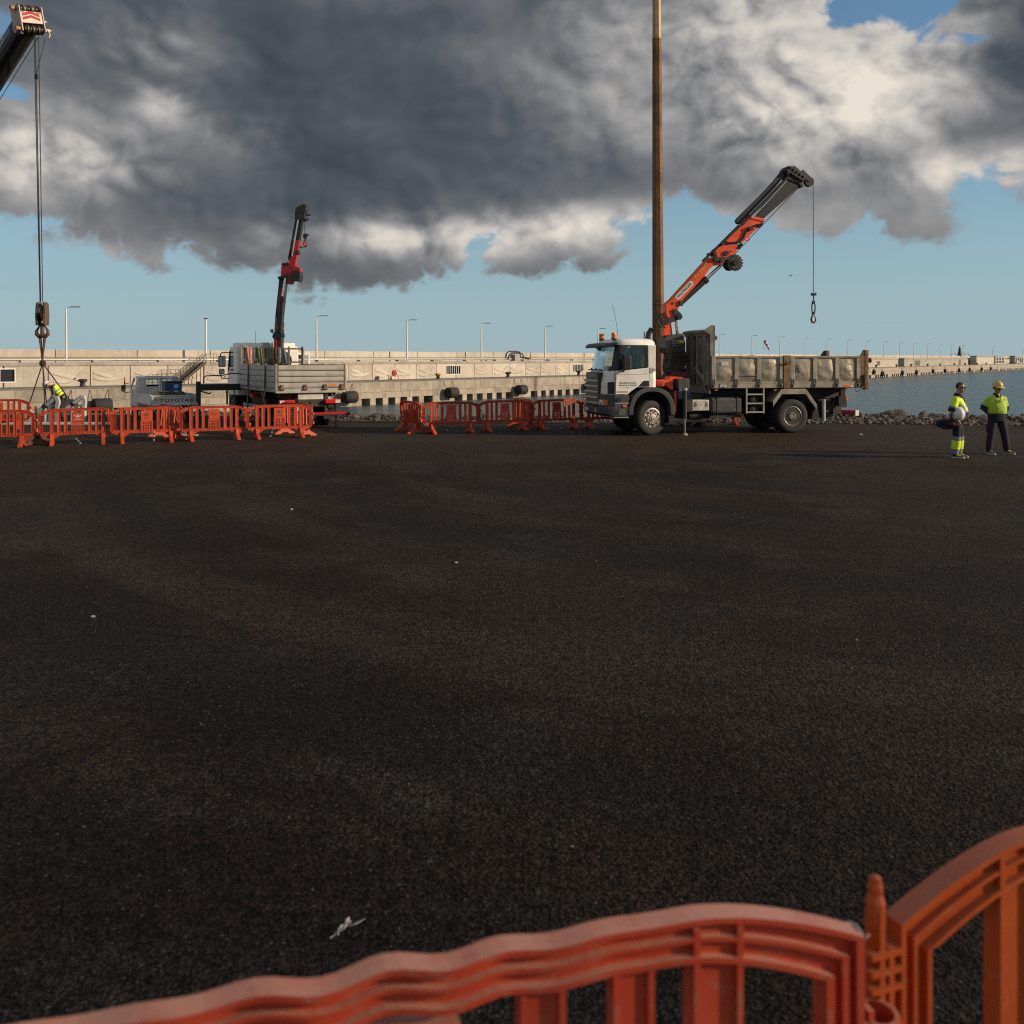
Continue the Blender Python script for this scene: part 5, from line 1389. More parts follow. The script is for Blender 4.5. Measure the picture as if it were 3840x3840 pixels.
for s in (-1, 1):
    og = MB().box(.88, 1.24, min(s * .7, s * 1.30), max(s * .7, s * 1.30), 1.42, 1.72).build('outrigger', 'dark_plastic', T, bevel=.015)
    MB().cyl((1.10, s * 1.26, .50), (1.10, s * 1.26, 1.42), .068, n=16).build('leg', 'black', og, smooth=40)
    MB().cyl((1.10, s * 1.26, .04), (1.10, s * 1.26, .50), .042, n=14).build('rod', 'chrome', og, smooth=40)
    MB().cyl((1.10, s * 1.26, 1.36), (1.10, s * 1.26, 1.43), .080, n=16).build('collar', 'alu', og)
    MB().lathe([(.001, 0), (.10, 0), (.085, .03), (.045, .07), (.001, .07)], (1.10, s * 1.26, 0), (0, 0, 1), 14).build('pad', 'steel', og)
    MB().box(.79, .86, min(s * 1.16, s * 1.22), max(s * 1.16, s * 1.22), .70, 1.34).build('red_guard', 'red', T, bevel=.02)
    MB().box(.60, .785, min(s * .8, s * 1.16), max(s * .8, s * 1.16), .68, 1.30).build('valve_box', 'grime', T, bevel=.02)
m = MB(); m.prism(poly([(60, 800), (90, 560), (140, 540), (300, 545), (350, 610), (350, 690), (300, 800), (300, 850), (80, 850)], K), -.32, .32)
cc = m.build('crane_column', 'grime', T, bevel=.03)
m = MB(); (ca, cz0), (cb_, cz1) = K(75, 850), K(75, 560)
m.lathe([(.36, 0), (.36, .10), (.27, .13), (.27, .30), (.32, .34), (.32, .52)], ((K(190, 700)[0]), 0, cz0 - .03), (0, 0, 1), 20); m.build('slew_ring', 'grime', cc, smooth=40)
m = MB(); m.prism(poly([(10, 350), (60, 320), (270, 290), (305, 420), (305, 560), (60, 590), (0, 500)], K), -.34, .30); tur = m.build('turret_cover', 'dark_plastic', cc, bevel=.02)
x0, z0 = K(205, 432); x1, z1 = K(285, 388)
MB().box(x0, x1, -.3445, -.3405, z0, z1).build('warning_label', 'yellow', tur)
m = MB()
for k in range(9):
    u = 110 + (k % 3) * 35; v = 400 + (k // 3) * 35; x, z = K(u, v); m.cyl((x, -.35, z), (x, -.37, z), .02, n=6)
m.build('valve_levers', 'alu', tur)
m = MB()
for k in range(5): x, z = K(90 + 45 * k, 560); m.tube([(x, -.36, z + .25), (x - .04, -.40, z), (x + .03, -.38, z - .25), (x + .05, -.3, z - .45)], .018, 6)
m.build('hoses', 'black', cc, smooth=60)
m = MB(); m.prism(poly([(20, 320), (145, 305), (118, 95), (40, 60), (5, 160)], K), -.16, .16); m.build('column_top', 'red', cc, bevel=.012)
def rod(p, q, r, name, mname, parent, y=0.0, n=14):
    (x0, z0), (x1, z1) = p, q; return MB().cyl((x0, y, z0), (x1, y, z1), r, n=n).build(name, mname, parent, smooth=40)
rod(K(248, 300), K(222, 60), .062, 'lift_rod', 'chrome', cc); rod(K(262, 430), K(248, 290), .10, 'lift_cylinder', 'black', cc)
m = MB(); m.tube([(*K(170, 120)[:1], -.2, K(170, 120)[1]), (K(205, 200)[0], -.22, K(205, 200)[1]), (K(190, 300)[0], -.2, K(190, 300)[1])], .02, 6)
m.tube([(C(330, 1440)[0], -.25, C(330, 1440)[1]), (C(260, 1460)[0], -.3, C(260, 1460)[1]), (C(240, 1510)[0], -.3, C(240, 1510)[1]), (C(290, 1570)[0], -.28, C(290, 1570)[1])], .04, 6)
m.tube([(C(345, 1470)[0], -.25, C(345, 1470)[1]), (C(285, 1480)[0], -.3, C(285, 1480)[1]), (C(290, 1540)[0], -.28, C(290, 1540)[1]), (C(330, 1570)[0], -.2, C(330, 1570)[1])], .03, 6)
m.build('hose_loop', 'black', cc, smooth=60)
# main boom
BP0 = [(330, 1360), (385, 1320), (735, 935), (830, 925), (860, 960), (850, 995), (770, 1010), (740, 1030), (700, 1085), (470, 1340), (450, 1400), (435, 1440), (400, 1500), (350, 1490), (335, 1450)]
mb = MB(); mb.prism(poly(BP0), -.19, .19); boom = mb.build('main_boom', 'red', T, bevel=.018)
m = MB(); m.prism(poly([(390, 1410), (420, 1395), (470, 1440), (485, 1470), (470, 1495), (440, 1500), (350, 1540), (315, 1540), (310, 1510), (340, 1490), (410, 1460)]), -.235, .235); m.build('knuckle_link', 'grime', boom, bevel=.012)
for u, v, r in ((452, 1472, .085), (330, 1522, .08)):
    x, z = C(u, v); MB().cyl((x, -.27, z), (x, .27, z), r, n=18).build('pin', 'black', boom)
x, z = C(394, 1350); MB().cyl((x, -.196, z), (x, .196, z), .045, n=14).build('pin', 'black', boom)
x, z = C(470, 1345); m = MB(); m.box(x - .07, x + .07, -.24, .24, z - .09, z + .06); m.build('bracket', 'grime', boom, bevel=.01)
pc0, pc1 = C(480, 1345), C(718, 1128)
rod(pc0, pc1, .105, 'fold_cylinder', 'black', boom); rod(C(716, 1130), C(890, 968), .055, 'fold_rod', 'chrome', boom)
rod(C(700, 1145), C(722, 1125), .125, 'cylinder_head', 'black', boom)
m = MB(); m.prism(poly([(560, 1215), (500, 1330), (480, 1300), (545, 1220)]), -.12, .12); m.build('cylinder_shroud', 'black', boom)
(x0, z0), (x1, z1) = C(445, 1290), C(560, 1170); ang = Vector((x1 - x0, 0, z1 - z0)).normalized()
nrm = Vector((-ang.z, 0, ang.x))
(ca, cz) = C(503, 1232); L = (Vector((x1, 0, z1)) - Vector((x0, 0, z0))).length + .16
pts = []
for k in range(12):
    a = -math.pi / 2 + math.pi * k / 11; pts.append((Vector((ca, 0, cz)) + ang * (L / 2 - .07 + .075 * math.cos(a)) + nrm * .085 * math.sin(a)))
for k in range(12):
    a = math.pi / 2 + math.pi * k / 11; pts.append((Vector((ca, 0, cz)) + ang * (-L / 2 + .07 + .075 * math.cos(a)) + nrm * .085 * math.sin(a)))
bd = MB().prism([(p.x, p.z) for p in pts], -.194, -.1915).build('name_badge', 'light_letter', boom)
me = text_mesh('PALFINGER', .12, 'lettering', extrude=.001, bold=.002); w = max(v.co.x for v in me.vertices) - min(v.co.x for v in me.vertices); sc = (L - .12) / w
o = link('lettering', me, bd); o.matrix_local = face_mtx((ca, -.1955, cz), ang, nrm) @ Matrix.Diagonal((sc, min(sc, 1.05), 1, 1))
(ca, cz) = C(655, 1058); me = text_mesh('PK 27000', .12, 'yellow', extrude=.001, bold=.001); w = max(v.co.x for v in me.vertices) - min(v.co.x for v in me.vertices)
o = link('lettering', me, boom); o.matrix_local = face_mtx((ca, -.1935, cz), ang, nrm) @ Matrix.Diagonal((.60 / w, .60 / w, 1, 1))
# elbow and outer boom
eb = MB(); eb.prism(poly([(775, 880), (800, 850), (900, 800), (975, 815), (985, 850), (955, 905), (900, 930), (850, 985), (800, 975), (790, 930)]), -.225, .225); elb = eb.build('elbow', 'red', T, bevel=.015)
m = MB(); m.prism(poly([(755, 940), (790, 930), (880, 935), (920, 915), (950, 915), (950, 940), (900, 955), (850, 970), (790, 975), (760, 965)]), -.25, .25); m.build('elbow_link', 'grime', elb, bevel=.01)
for u, v, r in ((875, 898, .08), (775, 950, .07), (830, 972, .06), (768, 900, .06)):
    x, z = C(u, v); MB().cyl((x, -.27, z), (x, .27, z), r, n=16).build('pin', 'black', elb)
m = MB(); m.prism(poly([(905, 875), (940, 880), (905, 890)]), -.232, -.2255); m.build('bolt_plate', 'black', elb)
ob = MB(); ob.prism(poly([(870, 790), (1095, 575), (1150, 572), (1218, 585), (1222, 610), (1200, 640), (1030, 800), (960, 815)]), -.20, .20); outer = ob.build('outer_boom', 'red', T, bevel=.015)
m = MB(); m.prism(poly([(1090, 552), (1100, 548), (1115, 570), (1225, 590), (1222, 615), (1100, 590)]), -.225, .225); m.build('boom_collar', 'red', outer, bevel=.008)
m = MB(); m.prism(poly([(1145, 580), (1430, 225), (1530, 275), (1550, 290), (1215, 590), (1180, 585)]), -.165, .165); ext = m.build('boom_extension', 'black', T, bevel=.012)
m = MB(); m.prism(poly([(970, 605), (985, 580), (1200, 370), (1310, 250), (1390, 150), (1420, 130), (1450, 150), (1420, 190), (1330, 300), (1010, 635), (985, 632)]), -.14, -.02); m.build('ram_housing', 'black', ext, bevel=.02)
rod(C(1020, 640), C(1430, 215), .045, 'ram_tube', 'black', ext, -.2); rod(C(1110, 590), C(1425, 245), .028, 'ram_rod', 'chrome', ext, -.18)
rod(C(740, 910), C(1000, 650), .05, 'ram_tube', 'black', ext, -.15); rod(C(665, 970), C(780, 868), .04, 'ram_tube', 'black', ext, -.2)
m = MB(); x, z = C(1030, 720); pth = [C(985, 800), C(1030, 760), (C(1050, 710)), C(1090, 670), C(1150, 645), C(1195, 640)]
m.tube([(p[0], -.23, p[1]) for p in pth], .035, 6); m.tube([(p[0], -.24, p[1]) for p in [C(860, 815), C(930, 805), C(1000, 800), C(1020, 830)]], .035, 6); m.prism(poly([(1065, 665), (1105, 655), (1115, 690), (1080, 700)]), -.29, -.20); m.prism(poly([(985, 845), (1020, 810), (1028, 825), (995, 860)]), -.26, .2); m.prism(poly([(1165, 660), (1205, 620), (1210, 635), (1175, 670)]), -.23, .21); m.build('hose_bracket', 'black', outer)
x, z = C(1095, 762); MB().tube([(x + .075 * math.cos(k * .5236), 0, z + .06 * math.sin(k * .5236)) for k in range(12)], .02, 6, closed=True).build('guide_ring', 'red', outer)
hd = MB(); hd.prism(poly([(1400, 165), (1430, 115), (1500, 112), (1560, 165), (1600, 190), (1590, 225), (1565, 250), (1580, 300), (1555, 305), (1535, 275), (1440, 235)]), -.20, .20); hd.prism(poly([(1410, 150), (1440, 110), (1460, 150), (1430, 200)]), -.25, .25)
hdo = hd.build('boom_head', 'grime', T, bevel=.015)
m = MB()
for k in range(7):
    u = 1430 + 22 * k; x, z = C(u, 150 + 14 * k); m.box(x - .04, x + .04, -.26, .26, z - .07, z + .08)
for k in range(5): x, z = C(1450 + 30 * k, 130 + 20 * k); m.cyl((x, -.29, z), (x, .29, z), .045, n=8)
m.build('head_fitting', 'black', hdo, bevel=.006)
m = MB(); m.prism(poly([(1565, 165), (1590, 140), (1665, 215), (1640, 250), (1600, 225)]), -.09, .09); jib = m.build('jib_arm', 'grime', hdo, bevel=.01)
xs, zs = C(1648, 246); MB().lathe([(.001, -.07), (.155, -.07), (.165, -.05), (.14, 0), (.165, .05), (.155, .07), (.001, .07)], (xs, 0, zs), (0, 1, 0), 22).build('sheave', 'black', hdo, smooth=40)
# winch, rope and hook
xw, zw = C(955, 985); wd = MB(); wd.lathe([(.001, -.26), (.20, -.26), (.225, -.24), (.225, -.2), (.17, -.19), (.17, .19), (.225, .2), (.225, .24), (.001, .26)], (xw, 0, zw), (0, 1, 0), 22); win = wd.build('winch', 'grime', T, smooth=35)
m = MB()
for k in range(16):
    a = k * math.pi / 8; m.box(xw + .235 * math.cos(a) - .03, xw + .235 * math.cos(a) + .03, -.25, -.19, zw + .235 * math.sin(a) - .03, zw + .235 * math.sin(a) + .03)
m.cyl((xw, -.30, zw), (xw, -.26, zw), .09, n=12); m.cyl((xw + .03, -.30, zw + .04), (xw + .03, -.25, zw + .04), .03, n=8)
m.build('winch_flange', 'black', win)
m = MB(); m.prism(poly([(880, 920), (960, 910), (1000, 940), (960, 975), (900, 1010), (880, 975)]), -.20, .20); m.build('winch_mount', 'grime', win)
m = MB(); p0 = C(965, 915); p1 = C(1615, 235)
m.tube([(p0[0], 0, p0[1]), (p1[0], 0, p1[1]), (xs, 0, zs + .16), (xs + .12, 0, zs + .11), (xs + .165, 0, zs), (xs + .168, 0, C(1690, 1245)[1])], .0125, 6); m.build('rope', 'cable', T)
xh = xs + .168
zt = C(1697, 1260)[1]; m = MB(); m.box(xh - .06, xh + .08, -.06, .06, zt - .06, zt + .03); m.bar((xh + .01, 0, zt - .06), (xh + .01, 0, zt - .24), .03)
hook = m.build('hook_assembly', 'black', T)
m = MB(); z1 = C(1697, 1325)[1]; z2 = C(1697, 1440)[1]
m.box(xh - .035, xh + .045, -.035, .035, z1 - .10, z1); m.tube([(xh + .005 + .06 * math.cos(k * .5236), .0, (z1 + z2) / 2 + .20 * math.sin(k * .5236)) for k in range(12)], .022, 6, closed=True); m.box(xh - .04, xh + .04, -.04, .04, z2 - .03, z2 + .06); m.build('swivel', 'black', hook)
m = MB(); zc = C(1700, 1490)[1]
m.tube([(xh + .005, 0, z2), (xh - .03, 0, zc + .13), (xh - .075, 0, zc), (xh - .05, 0, zc - .09), (xh + .02, 0, zc - .115), (xh + .08, 0, zc - .06), (xh + .085, 0, zc + .02), (xh + .03, 0, zc + .12)], [.025, .028, .034, .036, .036, .03, .022, .015], 8); m.build('hook', 'hook_rust', hook, smooth=60)
# ------------------------------------------------------------------ second crane truck, seen from behind
W2 = 2.32
F2 = Frame(-7.62, 31.0, R(29))
T2 = thing('crane_truck', 'white crane truck seen from behind with aluminium drop-side bed and upright red folding crane', 'truck', (F2.ox, F2.oy, 0), F2.rz)
BL = 4.75
MB().box(0, W2, 0, BL, 1.22, 1.34).build('bed_floor', 'alu', T2, bevel=.01)
zt2, zb2 = 2.12, 1.36
for i in range(4):                                             # tailgate boards
    z0 = zb2 + i * (zt2 - zb2) / 4
    b_ = MB(); b_.box(.06, W2 - .06, -.035, .0, z0 + .012, z0 + (zt2 - zb2) / 4 - .012); b_.box(.06, W2 - .06, -.050, -.036, z0 + .045, z0 + (zt2 - zb2) / 4 - .05)
    b_.build('tailgate_board', 'alu', T2, bevel=.006)
MB().box(.06, W2 - .06, -.018, .0, zb2, zt2).build('tailgate_back', 'grime', T2)
for i in range(4):
    z0 = zb2 + i * (zt2 - zb2) / 4
    for s, x in ((-1, 0), (1, W2)):
        if i == 0: MB().box(x + .004 if s < 0 else x - .02, x + .02 if s < 0 else x - .004, .06, BL - .06, zb2 - .02, zt2).build('side_back', 'steel', T2)
        for y0, y1 in ((.06, BL / 2 - .05), (BL / 2 + .05, BL - .06)):
            MB().box(min(x, x + s * .035), max(x, x + s * .035), y0, y1, z0 + .012, z0 + (zt2 - zb2) / 4 - .012).build('side_board', 'alu', T2, bevel=.006)
for x in (-.035, W2 - .03):
    for y in (-.05, BL / 2 - .05, BL - .06):
        MB().box(x, x + .065, y, y + .10, 1.24, zt2 + (.04 if y != BL - .06 else .62)).build('bed_post', 'steel', T2, bevel=.008)
for x in (.18, .95, 1.62, W2 - .12):
    m = MB(); m.box(x - .05, x + .05, -.10, -.036, zb2 - .02, zb2 + .12); m.cyl((x - .07, -.08, zb2 - .03), (x + .07, -.08, zb2 - .03), .04, n=8); m.build('tailgate_hinge', 'rust_frame', T2, bevel=.01)
MB().box(-.02, W2 + .02, -.05, .02, 1.20, 1.35).build('rear_sill', 'alu', T2, bevel=.008)
x0, z0 = F2.y(820 + 1600 * .2588, 1250 + 765 * .2588, -.05); x1, z1 = F2.y(820 + 1700 * .2588, 1250 + 738 * .2588, -.05)
MB().box(x0, x1, -.056, -.0515, z0, z1).build('maker_plate', 'amber', T2)
for y in (.10, -.0): pass
# ropes hung over the left side
for y, zb in ((3.45, .55), (1.15, 1.05)):
    MB().tube([(-.05, y, 2.16), (-.065, y, 1.3), (-.10, y - .1, zb)], .03, 6).build('tie_strap', 'dark_steel', T2)
m = MB(); m.prism([(1.28, 1.20), (1.45, 1.20), (.85, .62), (.72, .70)], -.12, -.08, 'yz'); m.build('mud_flap', 'rust_frame', T2)
# headboard rack
for x in (-.02, .72, 1.75, W2 - .06): MB().box(x, x + .06, BL - .02, BL + .06, 1.3, 2.78).build('rack_post', 'dark_steel', T2)
for z in (2.66, 2.16): MB().box(.04, W2 - .06, BL, BL + .05, z, z + .06).build('rack_rail', 'rust_frame', T2)
# underside
m = MB()
for x in (.72, 1.52): m.box(x - .05, x + .05, .1, 7.2, .78, 1.06)
m.cyl((.25, 1.75, .48), (2.05, 1.75, .48), .10, n=10); m.ball((1.15, 1.75, .48), (.22, .22, .22)); m.box(.3, 2.0, 2.6, 4.4, .5, 1.15); m.box(.2, 2.1, .3, .5, 1.06, 1.22); m.box(.75, 1.5, .15, .8, .75, 1.2)
m.build('chassis', 'grime', T2, bevel=.01)
x0, z0 = F2.y(820 + 1145 * .2588, 1250 + 940 * .2588, .1); x1, z1 = F2.y(820 + 1510 * .2588, 1250 + 855 * .2588, .1)
MB().box(x0, x1, .06, .12, .98, 1.2).build('rear_panel', 'off_white', T2, bevel=.01)
m = MB(); m.box(x0, x1 + .05, .05, .14, .74, .965); m.bar((x1 + .1, .1, 1.2), (x1 + .1, .1, .5), .12); cr = m.build('crossmember', 'grime', T2, bevel=.01)
for k in range(5): MB().cyl((x0 + .12 + k * .30, .049, .87), (x0 + .12 + k * .30, .03, .87), .045, n=10).build('hole', 'black', cr)
for x in (.34, 1.88):
    lm_ = MB().box(x - .26, x + .26, -.10, .02, .84, .98).build('tail_lamp', 'lamp_red', T2, bevel=.02)
    MB().box(x - .24 if x < 1 else x + .08, x - .10 if x < 1 else x + .24, -.106, -.101, .855, .965).build('reverse_lens', 'lamp_clear', lm_)
MB().box(.15, W2 + .12, -.16, -.05, .44, .56).build('bumper_bar', 'black', T2, bevel=.01)
MB().box(.15, W2 + .10, -.166, -.161, .50, .555).build('red_strip', 'lamp_red', T2)
m = MB(); m.tube([(1.85, -.02, 1.15), (1.95, -.05, .95), (2.1, .05, 1.1), (2.2, .1, .75)], .03, 6); m.box(1.75, 2.15, .0, .25, .7, .84); m.bar((2.02, 0, .84), (2.02, 0, .05), .07); m.build('rear_hoses', 'black', T2)
MB().box(.55, .80, -.07, -.06, .62, .74).build('licence_plate', 'sign_white', T2)
for s, xc in ((-1, .16), (1, W2 - .16)):
    for dx in (0, .31):
        wx = xc + (dx if s < 0 else -dx)
        o = wheel(T2, (wx, 1.75, .48), .48, .27, -1, R(-90) if s < 0 else R(90), True)
    o = wheel(T2, (xc + (.02 if s < 0 else -.02), 6.35, .48), .48, .28, -1, R(-90) if s < 0 else R(90))
    MB().box(min(xc - .2, xc + .28), max(xc + .2, xc + .28) if s < 0 else xc + .2, 1.15, 1.2, .25, .75).build('mud_flap', 'rubber', T2)
MB().box(.75, 1.55, .62, .66, .15, .55).build('rear_flap', 'grime', T2)
MB().box(-.04, .0, 2.3, 4.3, .62, .74).build('side_guard', 'alu', T2); MB().box(W2, W2 + .04, 2.3, 4.3, .62, .74).build('side_guard', 'alu', T2)
MB().box(.02, .4, 3.1, 3.5, .95, 1.08).build('side_box', 'deep_red', T2)
# cab
Y0, Y1 = 5.35, 7.25
def cabring(z, ins, y1): return [(ins, Y0 + ins, z), (W2 - ins, Y0 + ins, z), (W2, Y0 + .12 + ins, z), (W2, y1 - .35, z), (W2 - .25, y1 - .05, z), (W2 / 2, y1, z), (.25, y1 - .05, z), (0, y1 - .35, z), (0, Y0 + .12 + ins, z)]
cm = MB(); cm.loft([cabring(.95, .03, Y1 + .05), cabring(1.85, .0, Y1 + .02)]); cab2 = cm.build('cab', 'white', T2, smooth=30, bevel=.02)
m = MB(); m.box(.03, W2 - .03, Y0, Y0 + .07, 1.85, 2.62)
for x in (0.0, W2 - .05): m.box(x, x + .05, Y0 + .02, Y0 + .62, 1.84, 2.62)
m.build('rear_wall', 'white', cab2, bevel=.015)
m = MB(); m.loft([cabring(2.60, .0, Y1 - .28), cabring(2.78, .04, Y1 - .36)]); m.loft([[(x * .94 + .07, y * .97 + .17, z) for x, y, z in cabring(z0, i_, Y1 - .5)] for z0, i_ in ((2.775, .05), (2.92, .16))]); m.build('roof', 'white', cab2, smooth=35, bevel=.02)
m = MB()
for x in (0, W2 - .06): m.loft([[(x, Y1 - .42, 1.85), (x + .06, Y1 - .42, 1.85), (x + .06, Y1 - .30, 1.85), (x, Y1 - .30, 1.85)], [(x, Y1 - .70, 2.62), (x + .06, Y1 - .70, 2.62), (x + .06, Y1 - .58, 2.62), (x, Y1 - .58, 2.62)]])
m.build('window_pillar', 'black', cab2)
for x in (.02, W2 - .024): MB().prism([(Y0 + .62, 1.86), (Y1 - .42, 1.86), (Y1 - .70, 2.6), (Y0 + .62, 2.6)], x, x + .004, 'yz').build('side_window', 'glass', cab2)
MB().box(1.15, 1.95, Y0 - .006, Y0 - .001, 2.0, 2.48).build('rear_window', 'dark_glass', cab2)
MB().loft([[(.1, Y1 - .1, 1.86), (W2 - .1, Y1 - .1, 1.86)], [(.1, Y1 - .38, 2.6), (W2 - .1, Y1 - .38, 2.6)]], cap=False, closed=False).build('windscreen', 'screen', cab2)
for x0 in (.95, 1.32): MB().box(x0, x0 + .26, Y0 - .02, Y1 - .6, 2.60, 2.932).build('roof_stripe', 'grey_paint', cab2, bevel=.02)
m = MB(); m.box(-.32, -.06, 6.95, 7.12, 2.0, 2.42); mr = m.build('mirror', 'black', T2, bevel=.03)
m = MB(); m.box(-.30, -.10, 6.95, 7.10, 1.72, 1.93); m.build('lower_mirror', 'black', mr, bevel=.03)
MB().box(-.30, -.08, 6.943, 6.949, 2.03, 2.39).build('mirror_glass', 'mirror', mr); MB().box(-.29, -.11, 6.943, 6.949, 1.74, 1.91).build('mirror_glass', 'mirror', mr)
m = MB(); m.tube([(.02, 6.75, 2.55), (-.2, 6.9, 2.56), (-.25, 7.0, 2.5), (-.25, 7.02, 2.4)], .022, 6); m.tube([(.02, 6.8, 1.55), (-.22, 6.95, 1.57), (-.25, 7.02, 1.75)], .022, 6); m.build('arm', 'black', mr)
for x in (.0, W2): arch2 = MB().prism([(5.7 + .0, .55), (5.75, 1.05), (6.0, 1.22), (6.7, 1.22), (6.98, 1.05), (7.0, .55), (7.05, .55), (7.05, 1.1), (6.75, 1.29), (5.95, 1.29), (5.68, 1.1), (5.64, .55)], x - .03, x + .03, 'yz').build('mudguard', 'dark_plastic', T2)
MB().box(-.05, 0, 7.0, 7.1, .98, 1.06).build('indicator', 'amber', T2)
MB().box(.1, W2 - .1, 6.4, 7.15, .45, .94).build('front_skirt', 'black', T2)
# right door standing open
d2 = MB(); d2.box(W2 + .0, W2 + .62, Y0 + .55, Y0 + .61, 1.15, 1.9); od = d2.build('open_door', 'white', T2, bevel=.01)
m = MB(); m.box(W2, W2 + .06, Y0 + .55, Y0 + .61, 1.9, 2.55); m.box(W2 + .55, W2 + .62, Y0 + .55, Y0 + .61, 1.9, 2.55); m.box(W2 + .06, W2 + .55, Y0 + .55, Y0 + .61, 2.47, 2.55); m.build('window_frame', 'white', od, bevel=.015)
MB().box(W2 + .06, W2 + .55, Y0 + .575, Y0 + .58, 1.9, 2.47).build('window', 'glass', od)
MB().ball((W2 + .28, Y0 + .9, 2.40), (.24, .10, .10)).build('mirror', 'black', od, smooth=60)
MB().lathe([(.34, 0), (.36, .06), (.30, .3), (.05, .34)], (1.62, 5.0, 2.25), (0, 1, 0), 18).build('air_filter', 'dark_plastic', T2, smooth=40)
MB().tube([(.82, 5.9, 2.9), (.82, 5.9, 3.35)], .008, 5).build('antenna', 'black', T2)
m = MB(); m.cyl((1.20, 5.0, 3.30), (1.20, 5.0, 3.42), .06, n=12); gl_ = m.build('beacon', mat('green_lens', (.02, .22, .10), .2), T2); MB().tube([(1.20, 5.0, 3.30), (1.30, 5.0, 3.25), (1.42, 5.0, 3.22)], .015, 5).build('bracket', 'black', gl_)
# webbing slings hung over the rack, each a thing
sl = [(378, 432, 0), (432, 480, 0), (548, 588, 1), (590, 625, 2), (628, 660, 2), (680, 712, 3), (714, 760, 3), (764, 800, 2), (806, 845, 4), (852, 905, 5), (912, 968, 5)]
sln = ['pinkish sling at the left end of the rack on the crane truck', 'second pinkish sling, hung lower, on the crane truck rack', 'dark green sling right of the pink pair on the crane truck rack', 'khaki sling between green ones on the crane truck rack', 'narrow khaki sling left of the moss green pair on the crane truck rack',
       'left moss green sling on the crane truck rack', 'right moss green sling on the crane truck rack', 'khaki sling left of the reddish brown bundle on the crane truck rack', 'reddish brown sling bundle on the crane truck rack', 'wide slate grey sling right of the reddish bundle', 'slate grey sling at the right end of the row on the rack']
base_m = Matrix.Translation((F2.ox, F2.oy, 0)) @ Matrix.Rotation(F2.rz, 4, 'Z')
for (u0, u1, mi), l in zip(sl, sln):
    x0, _ = F2.y(820 + u0 * .2588, 1340, BL - .03); x1, _ = F2.y(820 + u1 * .2588, 1340, BL - .03)
    k = .5 * (x0 + x1); w = x1 - x0; j = rnd.uniform(-.05, .05); zb = 2.12 + rnd.uniform(-.06, .04)
    m = MB(); m.loft([[(x0, y, z), (x0 + w * .5, y - .015, z), (x1, y, z)] for y, z in ((BL + .09, 2.35), (BL + .08, 2.70), (BL + .03, 2.74), (BL - .03, 2.735), (BL - .05, 2.68), (BL - .06, 2.4))] + [[(x0 + j, BL - .07, zb), (x0 + w * .5 + j, BL - .09, zb), (x1 + j, BL - .07, zb)]], cap=False, closed=False)
    if rnd.random() < .6: m.loft([[(x0 + w * .25 + q, BL - .085, z), (x0 + w * .8 + q, BL - .095, z)] for z, q in ((2.72, 0), (2.45, w * .25), (zb, w * .5))], cap=False, closed=False)
    o = m.build('lifting_sling', STRAP[mi], smooth=60); o.matrix_world = base_m
    o.modifiers.new('solid', 'SOLIDIFY').thickness = .014
    tag(o, l, 'sling', 'webbing slings hung over the rack')
# stabiliser on the left
ax = 4.95
og = MB().box(-1.45, .3, ax - .12, ax + .12, 1.17, 1.40).build('outrigger', 'black', T2, bevel=.015)
m = MB(); m.box(-1.55, -1.40, ax - .09, ax + .09, .75, 1.50); m.cyl((-1.44, ax, .05), (-1.44, ax, .76), .055, n=10); m.lathe([(.001, 0), (.13, 0), (.11, .04), (.001, .05)], (-1.44, ax, 0), (0, 0, 1), 12); m.build('leg', 'black', og, bevel=.01)
m = MB(); m.tube([(-1.30, ax - .05, 1.45), (-1.30, ax - .05, 1.62), (-1.22, ax - .05, 1.70), (-.6, ax - .05, 1.72), (-.3, ax - .05, 1.78), (.1, ax - .05, 1.76)], .025, 6); m.tube([(-1.40, ax - .1, 1.15), (-1.1, ax - .12, 1.05), (-1.05, ax - .1, 1.12)], .03, 6); m.build('hose', 'black', og, smooth=60)
MB().box(W2 - .3, W2 + .25, ax - .12, ax + .12, 1.17, 1.40).build('outrigger', 'black', T2, bevel=.015)
MB().box(.3, W2 - .3, ax - .28, ax + .28, 1.0, 1.55).build('crane_base', 'deep_red', T2, bevel=.03)
# crane, standing almost straight up; its bending plane faces the camera
cp = Frame(0, 36.05, 0)
inv = base_m.inverted()
def Q(u, v): return cp.y(780 + u * .46589, 740 + v * .46589, 0)
def wprism(pts, y0, y1, m=None):
    m = m or MB(); q = MB(); q.prism([Q(u, v) for u, v in pts], 36.05 + y0, 36.05 + y1); m.add([inv @ Vector(v) for v in q.v], q.f); return m
def wrod(a, b_, r, y=0.0, m=None):
    (x0, z0), (x1, z1) = Q(*a), Q(*b_); m = m or MB(); return m.cyl(inv @ Vector((x0, 36.05 + y, z0)), inv @ Vector((x1, 36.05 + y, z1)), r, n=12)
wprism([(545, 1230), (600, 1230), (605, 1000), (560, 1000)], -.2, .2).build('crane_column', 'grime', T2, bevel=.02)
wprism([(542, 1225), (568, 1225), (566, 1120), (545, 1120)], -.26, -.1).build('column_side', 'deep_red', T2, bevel=.01)
m = wprism([(530, 1120), (545, 1090), (600, 1090), (608, 1110), (600, 1140), (540, 1140)], -.28, .2); m = wprism([(595, 1085), (612, 1095), (616, 1130), (606, 1115)], -.1, .1, m); lk = m.build('knuckle_link', 'black', T2, bevel=.01)
wprism([(560, 1040), (600, 1030), (606, 1060), (570, 1070)], -.3, .1).build('valve_block', 'copper', T2, bevel=.02)
mb2 = wprism([(540, 1110), (548, 960), (572, 740), (580, 655), (640, 650), (630, 740), (606, 960), (590, 1110)], -.16, .16).build('main_boom', 'black', T2, bevel=.02)
